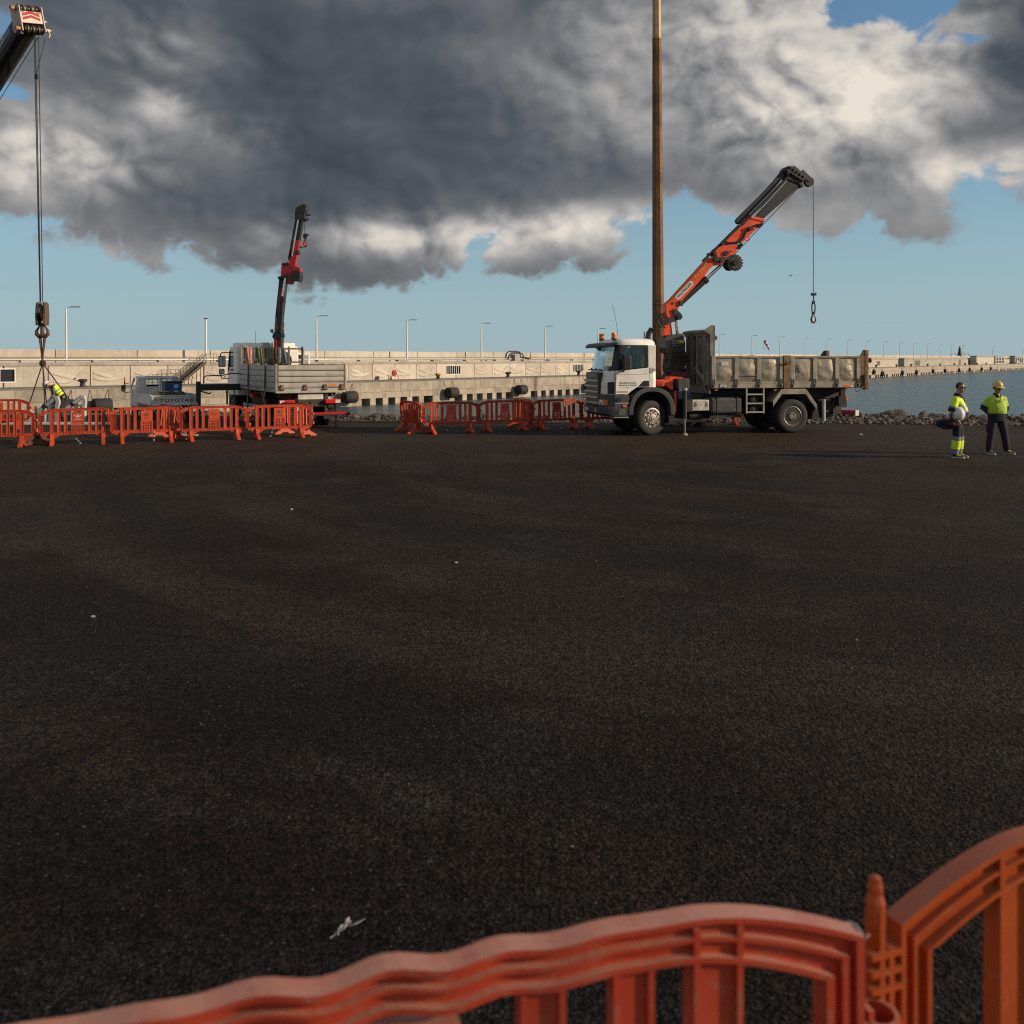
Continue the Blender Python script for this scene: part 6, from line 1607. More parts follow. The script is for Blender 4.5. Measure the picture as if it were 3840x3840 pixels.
wprism([(566, 930), (586, 740), (604, 735), (590, 800), (574, 930)], -.20, -.165).build('boom_side', 'deep_red', mb2)
wprism([(543, 1090), (555, 960), (566, 960), (556, 1090)], -.20, -.165).build('boom_side', 'gun_metal', mb2)
wprism([(550, 1060), (558, 1000), (575, 1000), (568, 1060)], -.21, -.165).build('boom_side', 'deep_red', mb2)
wrod((590, 1090), (612, 800), .10, -.24).build('lift_cylinder', 'black', T2, smooth=40)
wrod((612, 800), (634, 655), .05, -.24).build('lift_rod', 'chrome', T2, smooth=40)
m = wprism([(600, 800), (628, 805), (632, 845), (612, 850)], -.32, -.1); m.build('hose_clamp', 'grime', T2)
m = wprism([(600, 560), (650, 520), (700, 555), (752, 572), (752, 600), (700, 610), (700, 660), (672, 700), (640, 698), (640, 650), (596, 640)], -.22, .22); m.build('elbow', 'deep_red', T2, bevel=.02)
m = wprism([(680, 620), (715, 590), (752, 600), (756, 640), (742, 684), (690, 670)], -.30, .28); m = wprism([(572, 645), (650, 625), (655, 650), (580, 665)], -.28, .2, m)
for k in range(5): m = wprism([(600 + 12 * k, 548 + 4 * (k % 2)), (612 + 12 * k, 530), (622 + 12 * k, 545)], -.26, .1, m)
m.build('elbow_fitting', 'black', T2, bevel=.01)
wprism([(662, 520), (695, 345), (745, 350), (718, 500), (708, 558), (690, 550)], -.17, .17).build('outer_boom', 'deep_red', T2, bevel=.02)
m = wprism([(652, 500), (712, 175), (740, 175), (690, 345), (664, 520)], -.22, -.02); m.build('ram_housing', 'black', T2, bevel=.02)
wrod((690, 480), (738, 190), .03, -.26).build('ram_rod', 'chrome', T2, smooth=40)
wprism([(700, 350), (735, 170), (770, 180), (740, 352)], -.13, .13).build('boom_extension', 'black', T2, bevel=.02)
m = wprism([(705, 180), (712, 100), (730, 78), (755, 72), (762, 60), (798, 66), (796, 110), (785, 130), (790, 180), (765, 195)], -.2, .2); m = wprism([(780, 120), (800, 138), (828, 138), (828, 146), (798, 148), (778, 140)], -.05, .05, m); m = wprism([(770, 172), (812, 172), (812, 182), (770, 186)], -.05, .05, m); m = wprism([(735, 395), (768, 400), (764, 408), (740, 404)], -.05, .05, m); m = wprism([(728, 425), (742, 430), (740, 460), (726, 465)], -.25, .05, m)
m.build('boom_head', 'grime', T2, bevel=.01)
m = wrod((780, 185), (780, 295), .012); m.build('rope', 'cable', T2)
m = wprism([(768, 295), (795, 292), (815, 305), (796, 312), (798, 330), (770, 330), (766, 312)], -.04, .04); m = wrod((782, 328), (784, 350), .035, 0, m); hk = m.build('hook_assembly', 'grime', T2)
P = [inv @ Vector((Q(u, v)[0], 36.05, Q(u, v)[1])) for u, v in ((783, 348), (775, 360), (773, 382), (783, 398), (795, 390), (797, 375), (790, 366))]
MB().tube(P, [.03, .035, .04, .04, .036, .03, .02], 8).build('hook', 'deep_red', hk, smooth=60)

# ------------------------------------------------------------------ small flatbed
F3 = Frame(-12.96, 34.5, R(31)); W3 = 1.62
T3 = thing('flatbed_truck', 'small grey flatbed truck with large dark letters across its tailgate', 'truck', (F3.ox, F3.oy, 0), F3.rz)
z0, z1 = .64, .985
tgm = MB(); tgm.box(.0, W3, -.03, 0, z0, z1); tgt = tgm.build('tailgate', 'grey_paint', T3, bevel=.008)
m = MB()
for a in ((0, W3, z1 - .03, z1 + .012), (0, W3, z0 - .012, z0 + .03)): m.box(a[0], a[1], -.045, -.031, a[2], a[3])
for x in (0, W3 - .03): m.box(x, x + .03, -.045, -.031, z0 + .031, z1 - .031)
m.build('rim', 'pale_grey', tgt)
x0, zz = F3.y(440 + 665 * .2381, 1360 + 600 * .2381, -.03); x1, _ = F3.y(440 + 1130 * .2381, 1500, -.03)
me = text_mesh('TOYOTA', .17, 'lettering', extrude=.001, bold=.004, spacing=1.1); w = max(v.co.x for v in me.vertices) - min(v.co.x for v in me.vertices)
o = link('lettering', me, tgt); o.matrix_local = face_mtx(((x0 + x1) / 2, -.0325, zz), (1, 0, 0), (0, 0, 1)) @ Matrix.Diagonal(((x1 - x0) / w, 1, 1, 1))
x0, zz = F3.y(440 + 1172 * .2381, 1360 + 585 * .2381, -.03)
m = MB(); P = [(x0, -.034, zz + .10), (x0 + .085, -.034, zz), (x0, -.034, zz - .10), (x0 - .085, -.034, zz)]
for a, b_ in zip(P, P[1:] + P[:1]): m.bar(a, b_, .010, .012, up=(0, 1, 0))
for q in (-.02, .02): m.bar((x0 - .06, -.034, zz + q), (x0 + .06, -.034, zz + q), .01)
m.build('emblem', 'lettering', tgt)
x0, _ = F3.y(440 + 585 * .2381, 1500, -.03); x1, _ = F3.y(440 + 640 * .2381, 1500, -.03)
MB().box(x0, x1, -.034, -.0315, .81, .86).build('maker_plate', 'amber', tgt)
for k in range(3): MB().box(.25 + .5 * k, .31 + .5 * k, -.05, 0, z0 - .05, z0 + .02).build('hinge', 'pale_grey', T3)
MB().box(0, W3, 0, 2.75, z0 - .06, z0).build('bed_floor', 'dark_steel', T3)
for x in (-.03, W3):
    MB().box(x, x + .03, .02, 2.75, z0, z1).build('side_gate', 'pale_grey', T3, bevel=.006)
    MB().box(x - .012, x + .042, 0, 2.75, z1 + .002, z1 + .03).build('side_rail', 'grey_paint', T3)
cm = MB()
def c3(z, i, y0, y1): return [(i, y0, z), (W3 - i, y0, z), (W3 - i + .0, y0 + .08, z), (W3 - i, y1 - .25, z), (W3 - .2 - i, y1, z), (.2 + i, y1, z), (i, y1 - .25, z), (i, y0 + .08, z)]
cm.loft([c3(.45, -.02, 2.85, 4.5), c3(1.12, -.02, 2.85, 4.45)]); cab3 = cm.build('cab', 'grey_paint', T3, bevel=.03)
m = MB(); m.loft([c3(1.56, .06, 2.90, 4.0), c3(1.635, .10, 2.98, 3.9)]); m.build('roof', 'grey_paint', cab3, bevel=.03)
m = MB(); m.loft([[(0, 2.86, 1.12), (W3, 2.86, 1.12), (W3, 2.92, 1.12), (0, 2.92, 1.12)], [(0, 2.86, 1.24), (W3, 2.86, 1.24), (W3, 2.92, 1.24), (0, 2.92, 1.24)]])
for x0, x1 in ((0, .34), (.86, .92), (1.32, W3)): m.loft([[(x0, 2.86, 1.239), (x1, 2.86, 1.239), (x1, 2.92, 1.239), (x0, 2.92, 1.239)], [(x0 + (.06 if x0 == 0 else 0), 2.90, 1.57), (x1 - (.06 if x1 == W3 else 0), 2.90, 1.57), (x1 - (.06 if x1 == W3 else 0), 2.96, 1.57), (x0 + (.06 if x0 == 0 else 0), 2.96, 1.57)]])
m.box(.1, W3 - .1, 2.88, 2.94, 1.50, 1.575); m.build('rear_wall', 'grey_paint', cab3)
m = MB()
for x in (0, W3 - .05):
    m.loft([[(x, 2.9, 1.12), (x + .05, 2.9, 1.12), (x + .05, 3.3, 1.12), (x, 3.3, 1.12)], [(x + (.05 if x == 0 else -.05), 2.92, 1.57), (x + (.08 if x == 0 else -.02), 2.92, 1.57), (x + (.08 if x == 0 else -.02), 3.26, 1.57), (x + (.05 if x == 0 else -.05), 3.26, 1.57)]])
    m.bar((x + .02, 4.3, 1.12), (x + (.07 if x == 0 else -.03), 3.85, 1.57), .05)
m.build('pillar', 'grey_paint', cab3)
MB().box(.34, 1.32, 2.90, 2.904, 1.24, 1.51).build('rear_window', 'glass', cab3)
MB().box(.2, 1.4, 3.4, 3.5, .95, 1.30).build('seat', 'interior', cab3)
m = MB(); m.box(.02, .5, 2.80, 2.83, 1.0, 1.68) if False else None
for x in (.30, .80): MB().bar((x, 2.80, z1), (x, 2.80, 1.63), .045).build('rack_post', 'pale_grey', T3)
MB().bar((.28, 2.80, 1.63), (1.30, 2.80, 1.63), .045).build('rack_rail', 'pale_grey', T3)
MB().tube([(1.24, 2.80, 1.2), (1.24, 2.80, 1.50), (1.32, 2.82, 1.62), (1.5, 2.85, 1.60), (1.58, 2.86, 1.4)], .035, 8).build('air_duct', 'pale_grey', T3, smooth=60)
m = MB(); m.box(-.36, -.20, 4.15, 4.28, 1.02, 1.28); mr = m.build('mirror', 'black', T3, bevel=.04); m = MB(); m.tube([(-.28, 4.2, 1.03), (-.2, 4.2, .97), (0, 4.2, 1.0)], .015, 5); m.tube([(-.05, 4.3, 1.35), (-.15, 4.35, 1.33), (-.25, 4.3, 1.26)], .015, 5); m.build('arm', 'black', mr)
MB().box(-.34, -.22, 4.144, 4.149, 1.05, 1.25).build('mirror_glass', 'mirror', mr)
m = MB(); m.box(.3, 1.3, .1, 2.8, .38, .58); m.cyl((.2, .9, .30), (1.4, .9, .30), .07, n=8); m.build('chassis', 'grime', T3)
for s, x in ((-1, .10), (1, W3 - .10)):
    wheel(T3, (x, .9, .30), .30, .19, -1, R(-90) if s < 0 else R(90)); wheel(T3, (x, 3.9, .30), .30, .18, -1, R(-90) if s < 0 else R(90))
MB().bar((-.22, 4.32, 1.30), (-.22, 4.32, 1.56), .05).build('red_flag_rod', 'sign_red', T3)
b3 = Matrix.Translation((F3.ox, F3.oy, 0)) @ Matrix.Rotation(F3.rz, 4, 'Z')
x0, zc0 = F3.y(440 + 752 * .2381, 1360 + 490 * .2381, .9); x1, zc1 = F3.y(440 + 1018 * .2381, 1360 + 290 * .2381, .9)
o = thing('plastic_crate', 'dark blue ribbed plastic crate standing on the small flatbed truck', 'crate', (F3.ox, F3.oy, 0), F3.rz)
MB().box(x0, x1, .9, 1.45, z0 + .001, zc1 - .02).build('body', 'crate_blue', o, bevel=.02)
for k in range(6): z = z0 + .05 + (zc1 - z0 - .06) * k / 6; MB().box(x0 - .012, x1 + .012, .888, 1.462, z, z + .022).build('ridge', 'crate_blue', o)
MB().box(x0 - .02, x1 + .02, .88, 1.47, zc1 - .045, zc1).build('rim', 'black', o)
o = thing('timber_pile', 'dark timbers lying across the small flatbed truck beside the blue crate', 'timber', (F3.ox, F3.oy, 0), F3.rz)
for k in range(5): MB().bar((.18 + .05 * k, .3 + .1 * k, 1.03 + .05 * (k % 2)), (1.25 - .05 * k, .25 + .12 * k, 1.0 + .035 * (k % 3)), .09, .07).build('timber', 'dark_wood', o)
MB().bar((.20, .5, 1.12), (.85, .35, 1.10), .12, .05).build('timber', 'dark_wood', o); MB().bar((.25, .25, .72), (1.2, .25, .97), .3, .3).build('timber', 'dark_wood', o)

# ------------------------------------------------------------------ mobile crane reaching in from the left
hp = at(112, 78, 36.0); base = Vector((-33.2, 46.4, 2.6))
b = (hp - base).normalized(); a = Vector((-b.y, b.x, 0)).normalized() * -1.0
a = Vector((.57, .82, 0)).normalized()
a = (a - b * a.dot(b)).normalized(); u = a.cross(b) * -1.0
if u.z < 0: u = -u
G = thing('mobile_crane', 'large mobile crane whose black telescopic boom and cream head reach in at the top left', 'crane', (base.x, base.y, 0))
gi = Matrix.Translation((-base.x, -base.y, 0))
def gp(x, y, z): return gi @ (hp + a * x + b * y + u * z)     # x across, y along the boom, z up from the boom, origin at the head centre
L = (hp - base).length
def sec(y, w, h, r=.3): return [gp(x, y, z) for x, z in ((-w, h * .62), (-w * .86, h * .70), (w * .86, h * .70), (w, h * .62), (w, -h * .2), (w * .8, -h * .55), (w * .35, -h * .74), (-w * .35, -h * .74), (-w * .8, -h * .55), (-w, -h * .2))]
for y0, y1, w, h in ((-L, -L * .62, .46, .62), (-L * .64, -L * .34, .42, .57), (-L * .36, -.25, .38, .52)):
    MB().loft([sec(y0, w, h), sec(y1, w, h)]).build('boom_section', 'black', G, bevel=.02)
m = MB(); y0, y1 = -7.5, -.75
m.add([gp(-.385, y0, .03), gp(-.385, y1, .03), gp(-.385, y1, .30), gp(-.385, y0, .30), gp(-.392, y0, .03), gp(-.392, y1, .03), gp(-.392, y1, .30), gp(-.392, y0, .30)], [(0, 1, 2, 3), (7, 6, 5, 4), (0, 4, 5, 1), (2, 6, 7, 3)])
band = m.build('name_band', mat('boom_blue', (.10, .17, .27), .5), G)
me = text_mesh('CABALLO', .27, 'light_letter', extrude=.001, bold=.004, align='RIGHT', spacing=1.05)
o = link('lettering', me, band); o.matrix_local = face_mtx(gp(-.396, -1.25, .165), gp(0, 1, 0) - gp(0, 0, 0), gp(0, 0, 1) - gp(0, 0, 0))
# head: side plates, front plate with chevrons, two sheave packs
def gbox(m, x0, x1, y0, y1, z0, z1):
    vs = [gp(x, y, z) for x in (x0, x1) for y in (y0, y1) for z in (z0, z1)]
    return m.add(vs, [(0, 1, 3, 2), (4, 6, 7, 5), (0, 4, 5, 1), (2, 3, 7, 6), (0, 2, 6, 4), (1, 5, 7, 3)])
tl, rl = R(34), R(11)                                          # the head hangs forward on the boom and is slightly rolled
b2 = b * math.cos(tl) - u * math.sin(tl); u2 = u * math.cos(tl) + b * math.sin(tl)
a2 = a * math.cos(rl) + u2 * math.sin(rl); u2 = u2 * math.cos(rl) - a * math.sin(rl)
def gp(x, y, z): return gi @ (hp + a2 * x + b2 * y + u2 * z)
hm = MB()
for s in (-1, 1): gbox(hm, min(s * .46, s * .42), max(s * .46, s * .42), -.42, .20, -.42, .50)
gbox(hm, -.419, .419, .10, .16, -.12, .30); gbox(hm, -.419, .419, -.4, .1, -.10, -.04)
hd2 = hm.build('boom_head', 'cream', G, bevel=.01)
m = MB()
for k, (z0_, dz) in enumerate(((.00, .13), (.14, .13))):
    for s in (-1, 1):
        m.add([gp(-.02 + 0 * s, .165, z0_ + dz * .6), gp(-.02, .165, z0_ + dz * 1.35), gp(-.02 + s * .34, .165, z0_ - .10 + dz * 1.35), gp(-.02 + s * .34, .165, z0_ - .10 + dz * .6)], [(0, 1, 2, 3)])
gbox(m, -.40, -.28, .161, .166, .24, .28); gbox(m, .2, .4, .161, .166, .24, .27)
m.build('chevron', 'sign_red', hd2)
m = MB(); gbox(m, -.38, .38, .1605, .1625, -.10, .29); m.build('chevron_plate', 'sign_white', hd2)
for z, n in ((.42, 5), (-.33, 7)):
    for k in range(n):
        x = -.38 + .76 * (k + .5) / n; w = .76 / n * .46
        c = gp(x - w, -.02 if z > 0 else .06, z); r = .15 if z > 0 else .17
        MB().lathe([(.001, 0), (r, 0), (r * 1.05, w * .2), (r * .82, w * .7), (r * .82, w * 1.3), (r * 1.05, w * 1.8), (r, w * 2), (.001, w * 2)], c, gp(1, 0, 0) - gp(0, 0, 0), 18).build('sheave', 'rope_grooves' if k % 2 else 'black', hd2, smooth=40)
    m = MB(); m.cyl(gp(-.60, -.02 if z > 0 else .06, z), gp(.58, -.02 if z > 0 else .06, z), .05, n=10); m.cyl(gp(-.66, -.02 if z > 0 else .06, z), gp(-.48, -.02 if z > 0 else .06, z), .085, n=12); m.build('axle', 'copper', hd2)
m = MB(); gbox(m, .44, .62, .06, .22, -.40, -.30); gbox(m, .5, .7, .1, .2, -.36, -.33); gbox(m, .44, .54, .1, .2, -.06, 0.0); m.tube([gp(.5, .2, -.33), gp(.55, .25, -.5), gp(.5, .22, -.62)], .04, 6); m.build('bracket', 'cream', hd2, bevel=.01)
m = MB(); m.tube([gp(-.45, .1, -.2), gp(-.50, -.1, -.35), gp(-.48, -.2, -.48), gp(-.40, .05, -.46)], .03, 6); gbox(m, -.5, -.38, -.1, .1, -.52, -.36); m.build('cable_box', 'grime', hd2)
# falls of rope
fall = MB(); blk = at(155, 1128, 36.0)
tops = [(128, 136), (133, 137), (145, 138)]
for (tx, ty_), bx in zip(tops, (150, 153, 160)):
    fall.tube([gi @ at(tx, ty_, 36.0), gi @ at(bx, 1132, 36.0)], .016, 6)
fall.tube([gi @ at(169, 145, 36.0), gi @ at(137, 278, 36.0)], .012, 6)
fall.tube([gi @ at(143, 140, 36.0), gi @ at(-60, 470, 39.0)], .014, 6)
fall.build('rope', 'cable', G)
p_ = gi @ at(135.5, 287, 36.0); MB().box(p_.x - .04, p_.x + .05, p_.y - .05, p_.y + .05, p_.z - .09, p_.z + .09).build('limit_switch', 'grime', G)
# hook block
hb0 = at(158.5, 1176, 36.0); q = gi @ hb0
m = MB()
for s in (-1, 1): m.prism([(q.x + s * .17, q.z + .38), (q.x + s * .09, q.z + .44), (q.x + s * .085, q.z + .2), (q.x + s * .10, q.z - .44), (q.x + s * .175, q.z - .45), (q.x + s * .195, q.z - .05)], q.y - .17, q.y + .17)
bk2 = m.build('hook_block', 'dark_wood', G, bevel=.02)
m = MB()
for k in range(3): m.lathe([(.001, -.02), (.30, -.02), (.27, 0), (.30, .02), (.001, .02)], (q.x - .045 + .045 * k, q.y, q.z + .02), (1, 0, 0), 18)
m.build('sheave', 'black', bk2)
MB().box(q.x + .10, q.x + .21, q.y - .185, q.y - .172, q.z - .40, q.z - .02).build('side_guard', 'copper', bk2, bevel=.004); MB().box(q.x - .07, q.x + .07, q.y - .16, q.y - .13, q.z - .16, q.z - .12).build('yellow_mark', 'yellow', bk2)
m = MB(); zc = (gi @ at(157, 1252, 36.0)).z
m.cyl((q.x, q.y, q.z - .35), (q.x, q.y, zc), .07, n=10)
for s in (-1, 1): m.tube([(q.x, q.y, zc - .06), (q.x + s * .12, q.y, zc - .09), (q.x + s * .21, q.y, zc - .01), (q.x + s * .22, q.y, zc + .10), (q.x + s * .16, q.y, zc + .20), (q.x + s * .11, q.y, zc + .28), (q.x + s * .05, q.y, zc + .33)], [.09, .085, .07, .055, .04, .03, .02], 10)
m.build('hook', 'hook_rust', bk2, smooth=60)
m = MB(); jn = at(160, 1362, 36.0)
for px in (150, 168): m.tube([gi @ at(px, 1262, 36.0), gi @ at(159 + (px - 159) * .15, 1338, 36.0), gi @ jn], [.055, .03, .03], 6)
m.build('sling_loop', 'hook_rust', bk2)
# carrier, out of frame at the left: turntable, chassis, wheels
m = MB(); m.box(-2.2, 1.2, -1.3, 1.3, 1.5, 2.5); m.box(-4.6, -2.2, -1.25, 1.25, 1.5, 2.6); m.build('upper_carriage', 'cream', G, bevel=.05)
MB().box(-6.5, 4.5, -1.25, 1.25, .7, 1.4).build('carrier', 'black', G, bevel=.04)
MB().prism([(3.2, .7), (5.3, .7), (5.3, 1.6), (5.1, 2.3), (3.2, 2.3)], -1.25, 1.25).build('cab', 'cream', G, bevel=.06)
for x in (-5, -3, 1.2, 3.2):
    for s in (-1, 1): wheel(G, (x, s * 1.05, .55), .55, .4, s)
# chain sling and the load: tilted side frames
S = thing('chain_sling', 'four-legged lifting sling spreading from the big hook to the steel frames', 'sling', (jn.x, jn.y, jn.z))
ends = [at(104, 1533, 35.2), at(168, 1519, 35.0), at(176, 1530, 36.4), at(270, 1512, 35.4)]
for e in ends: MB().tube([(0, 0, 0), e - jn], .022, 6).build('sling_leg', 'cable', S)
m = MB(); m.ball((0, 0, -.02), (.09, .05, .14), 8, 5); m.tube([(.1 * math.cos(k * .628), 0, .1 * math.sin(k * .628)) for k in range(10)], .035, 6, closed=True); m.build('master_link', 'hook_rust', S)
def sideframe(label, p0, p1, p2, Y):
    o = thing('steel_trestle', label, 'trestle', (p0.x, p0.y, 0), 0)
    q = lambda v: Vector(v) - Vector((p0.x, p0.y, 0))
    MB().tube([q(p0), q(p1)], .075, 10).build('rail', 'gun_metal', o, smooth=60)
    c = q(p1); e = q(p2); m = MB(); P = [c + Vector((0, 0, .06)), c + Vector((.09, 0, .04)), (c + e) / 2 + Vector((.10, 0, .06)), e + Vector((.02, 0, 0)), Vector((e.x + .02, e.y, 0))]
    m.loft([[p + Vector((-.09, -.08, 0)), p + Vector((.03, -.08, 0)), p + Vector((.03, .08, 0)), p + Vector((-.09, .08, 0))] for p in P]); m.build('end_plate', 'pale_tube', o, smooth=50)
    m = MB(); m.bar(q(p1) + Vector((-.18, 0, -.05)), Vector((q(p1).x - .22, q(p1).y, 0)), .08); m.bar(q(p1.lerp(p0, .55)), Vector((q(p1.lerp(p0, .5)).x, q(p0).y, 0)), .06); m.bar((q(p1).x - .2, q(p1).y, .55), (q(p1).x + .06, q(p1).y, .62), .05); m.build('leg', 'pale_tube', o)
    m = MB(); s_ = q(p1.lerp(p0, .6)); m.cyl(s_ + Vector((-.05, 0, -.06)), s_ + Vector((.05, 0, .06)), .10, n=8); m.build('clamp', 'black', o)
sideframe('tilted grey steel side frame under the hands of the bending worker', at(140, 1545, 35.2), at(207, 1492, 35.4), at(216, 1533, 35.4), 35.2)
sideframe('tilted grey steel side frame right of the bending worker', at(246, 1535, 35.3), at(306, 1489, 35.6), at(316, 1533, 35.6), 35.3)
p = at(105, 1535, 35.0); m = MB(); m.loft([[(p.x - w, p.y - .04, z), (p.x + w, p.y - .04, z), (p.x + w, p.y + .04, z), (p.x - w, p.y + .04, z)] for z, w in ((0, .14), (.45, .10), (.66, .03))]); tag(m.build('white_wedge', 'off_white', bevel=.01), 'white pointed steel end piece hanging at the far left sling leg', 'frame end')
# pale planks and mats on the lot behind the barriers
for i, (px0, px1, py, w, l) in enumerate(((20, 420, 1590, .5, 'long pale sheet lying on the lot behind the left barriers'), (640, 740, 1634, .10, 'pale green planks lying behind the barrier right of the leaning slats'), (560, 700, 1628, .25, 'grey net lying behind the barrier in front of the small truck'))):
    Y = F * HC / (py - HY); x0, x1 = gx(px0, Y), gx(px1, Y)
    m = MB(); m.box(x0, x1, Y - w, Y + w, 0.004, .03); m.box(x0 + .1, x1 - .2, Y - w * .6, Y + w * .7, .0305, .05); tag(m.build('plank' if i else 'sheet', 'pale_tube' if i != 2 else 'dark_steel'), l, 'plank' if i else 'sheet')

# ------------------------------------------------------------------ rusty pole, blue cabinet, red beam, bird, added shade ridge
Yp = 33.4
o = thing('rusty_pole', 'very tall rusty steel pole standing behind the dump truck cab', 'pole', (gx(2470, Yp), Yp, 0))
def oct_(z, g=0.0): r = .231 - .0050 * z + g; return [(r * math.cos(j * math.pi / 4 + .33) - .0047 * z, r * math.sin(j * math.pi / 4 + .33), z) for j in range(8)]
MB().loft([oct_(z) for z in (0, 3, 6, 9, 12, 13.42)]).build('lower_section', 'rust', o)
MB().loft([oct_(z, -.006) for z in (13.42, 16, 18.5)]).build('upper_section', 'tan_paint', o)
for z in (4.2, 8.8, 13.40): MB().loft([oct_(z, .006), oct_(z + .05, .006)]).build('joint', 'rust_frame', o)
MB().lathe([(.001, 0), (.45, 0), (.45, .05), (.001, .05)], (0, 0, 0), (0, 0, 1), 20).build('base_plate', 'rust', o)
x0 = gx(2545, 33.2); x1 = gx(2637, 33.2)
o = thing('blue_cabinet', 'faded blue machine cabinet on a pallet, glimpsed behind the truck crane', 'cabinet', ((x0 + x1) / 2, 33.6, 0))
w = (x1 - x0) / 2
MB().box(-w, w, -.4, .4, .17, 1.30).build('body', 'lilac_blue', o, bevel=.02); m = MB(); m.prism([(-w * .6, 1.30), (w * .55, 1.30), (w * .3, 2.12), (-w * .1, 2.2)], -.25, .25); m.build('hopper', 'lilac_blue', o)
MB().box(-w - .04, w + .04, -.42, -.38, .12, .26).build('rim', 'off_white', o)
pal = thing('pallet', 'wooden pallet under the faded blue cabinet behind the truck', 'pallet', ((x0 + x1) / 2, 33.6, 0))
for x in (-w, 0, w): MB().box(x - .06, x + .06, -.5, .5, 0.0, .12).build('block', 'wood', pal)
for k in range(5): MB().box(-w - .08, w + .08, -.5 + .22 * k, -.36 + .22 * k, .1205, .145).build('plank', 'wood', pal)
bm0 = at(3122, 1562, 36.4); bm1 = at(3212, 1566, 35.6)
o = thing('red_beam', 'dark red steel beam with white end lying on the rubble right of the dump truck', 'beam', (bm0.x, bm0.y, .28), math.atan2(bm1.y - bm0.y, bm1.x - bm0.x))
L_ = (bm1 - bm0).length
MB().box(0, L_, -.1, .1, -.06, .12).build('beam', 'deep_red', o, bevel=.01); MB().box(L_ + .001, L_ + .03, -.11, .11, -.07, .13).build('end_plate', 'sign_white', o)
p = at(2965, 1034, 60)
o = thing('seagull', 'tiny dark bird flying in the sky left of the hanging crane hook', 'bird', p)
m = MB(); m.ball((0, 0, 0), (.19, .06, .055), 10, 6); m.cap((.15, 0, .02), (.24, 0, .03), .045, .02, 8); m.prism([(-.18, -.03), (-.34, -.06), (-.34, .06), (-.18, .03)], -.01, .01, 'xy')
for s in (-1, 1): m.loft([[(.08, s * .04, .02), (-.06, s * .04, .02), (-.06, s * .04, .035), (.08, s * .04, .035)], [(.06 - .05 * s, s * .3, .12), (-.05 - .05 * s, s * .3, .12), (-.05 - .05 * s, s * .3, .13), (.06 - .05 * s, s * .3, .13)], [(-.02 - .2 * s, s * .55, .07), (-.06 - .2 * s, s * .55, .07), (-.06 - .2 * s, s * .55, .075), (-.02 - .2 * s, s * .55, .075)]])
m.build('body', 'grime', o, smooth=50); o.rotation_euler = (.1, -.2, .3); o.scale = (.45, .45, .45)
# unseen ridge added on the right; its steep end shades the near lot
hl = MB(); rws = []
for i in range(60):
    t = i / 59; row = []
    yy = -900 + (657.5) * t
    for j in range(24):
        w = j / 23; x = 1500 + (w - .5) * 900 * (1 if i < 59 else .9)
        prof = max(0.0, 1 - abs(w - .5) * 2) ** 1.1
        z = 900 * prof * (1 if i < 56 else (1, .97, .94, .0)[min(3, i - 56)]) + (35 * mnoise.noise(Vector((x * .006, yy * .006, 2))) * prof if i < 54 else 0)
        row.append((x, yy, z - 6))
    rws.append(row)
hl.loft(rws, cap=False, closed=False)
struct(hl.build('added_shade_ridge', 'bank', smooth=60))
# ------------------------------------------------------------------ people
def merged(mb, name, material, parent, voxel, smooth_it=4, label=None):
    """one continuous skin: overlapping limbs fused by a voxel remesh"""
    o = mb.build(name, material, parent, smooth=None)
    r = o.modifiers.new('fuse', 'REMESH'); r.mode = 'VOXEL'; r.voxel_size = voxel; r.use_smooth_shade = True
    s = o.modifiers.new('soft', 'SMOOTH'); s.factor = .5; s.iterations = smooth_it
    return o
def torso(m, levels, n=20):
    """levels: (centre xyz, rx, ry)"""
    rg = []
    for (c, rx, ry) in levels: rg.append([(c[0] + rx * math.copysign(abs(math.cos(t)) ** .85, math.cos(t)), c[1] + ry * math.copysign(abs(math.sin(t)) ** .85, math.sin(t)), c[2]) for t in [2 * math.pi * j / n for j in range(n)]])
    m.loft(rg); return m
def head_mb(m, c, yaw, pitch=0.0, k=1.0):
    """head about point c (ear height), facing -y turned by yaw"""
    X = Matrix.Translation(c) @ Matrix.Rotation(yaw, 4, 'Z') @ Matrix.Rotation(pitch, 4, 'X') @ Matrix.Scale(k, 4)
    def B(p, r): q = MB().ball((0, 0, 0), r, 14, 9); m.add([X @ (Vector(p) + Vector(v)) for v in q.v], q.f)
    B((0, .012, .035), (.076, .095, .092)); B((0, -.020, -.045), (.060, .068, .072)); B((0, -.052, -.088), (.034, .030, .026))
    B((0, -.098, -.030), (.013, .022, .018)); B((0, -.088, -.005), (.010, .014, .028)); B((0, -.076, -.062), (.024, .016, .009))
    for s in (-1, 1): B((s * .078, .008, -.018), (.010, .020, .034)); B((s * .042, -.060, -.035), (.022, .022, .020)); B((s * .030, -.078, .020), (.022, .014, .010))
    return X
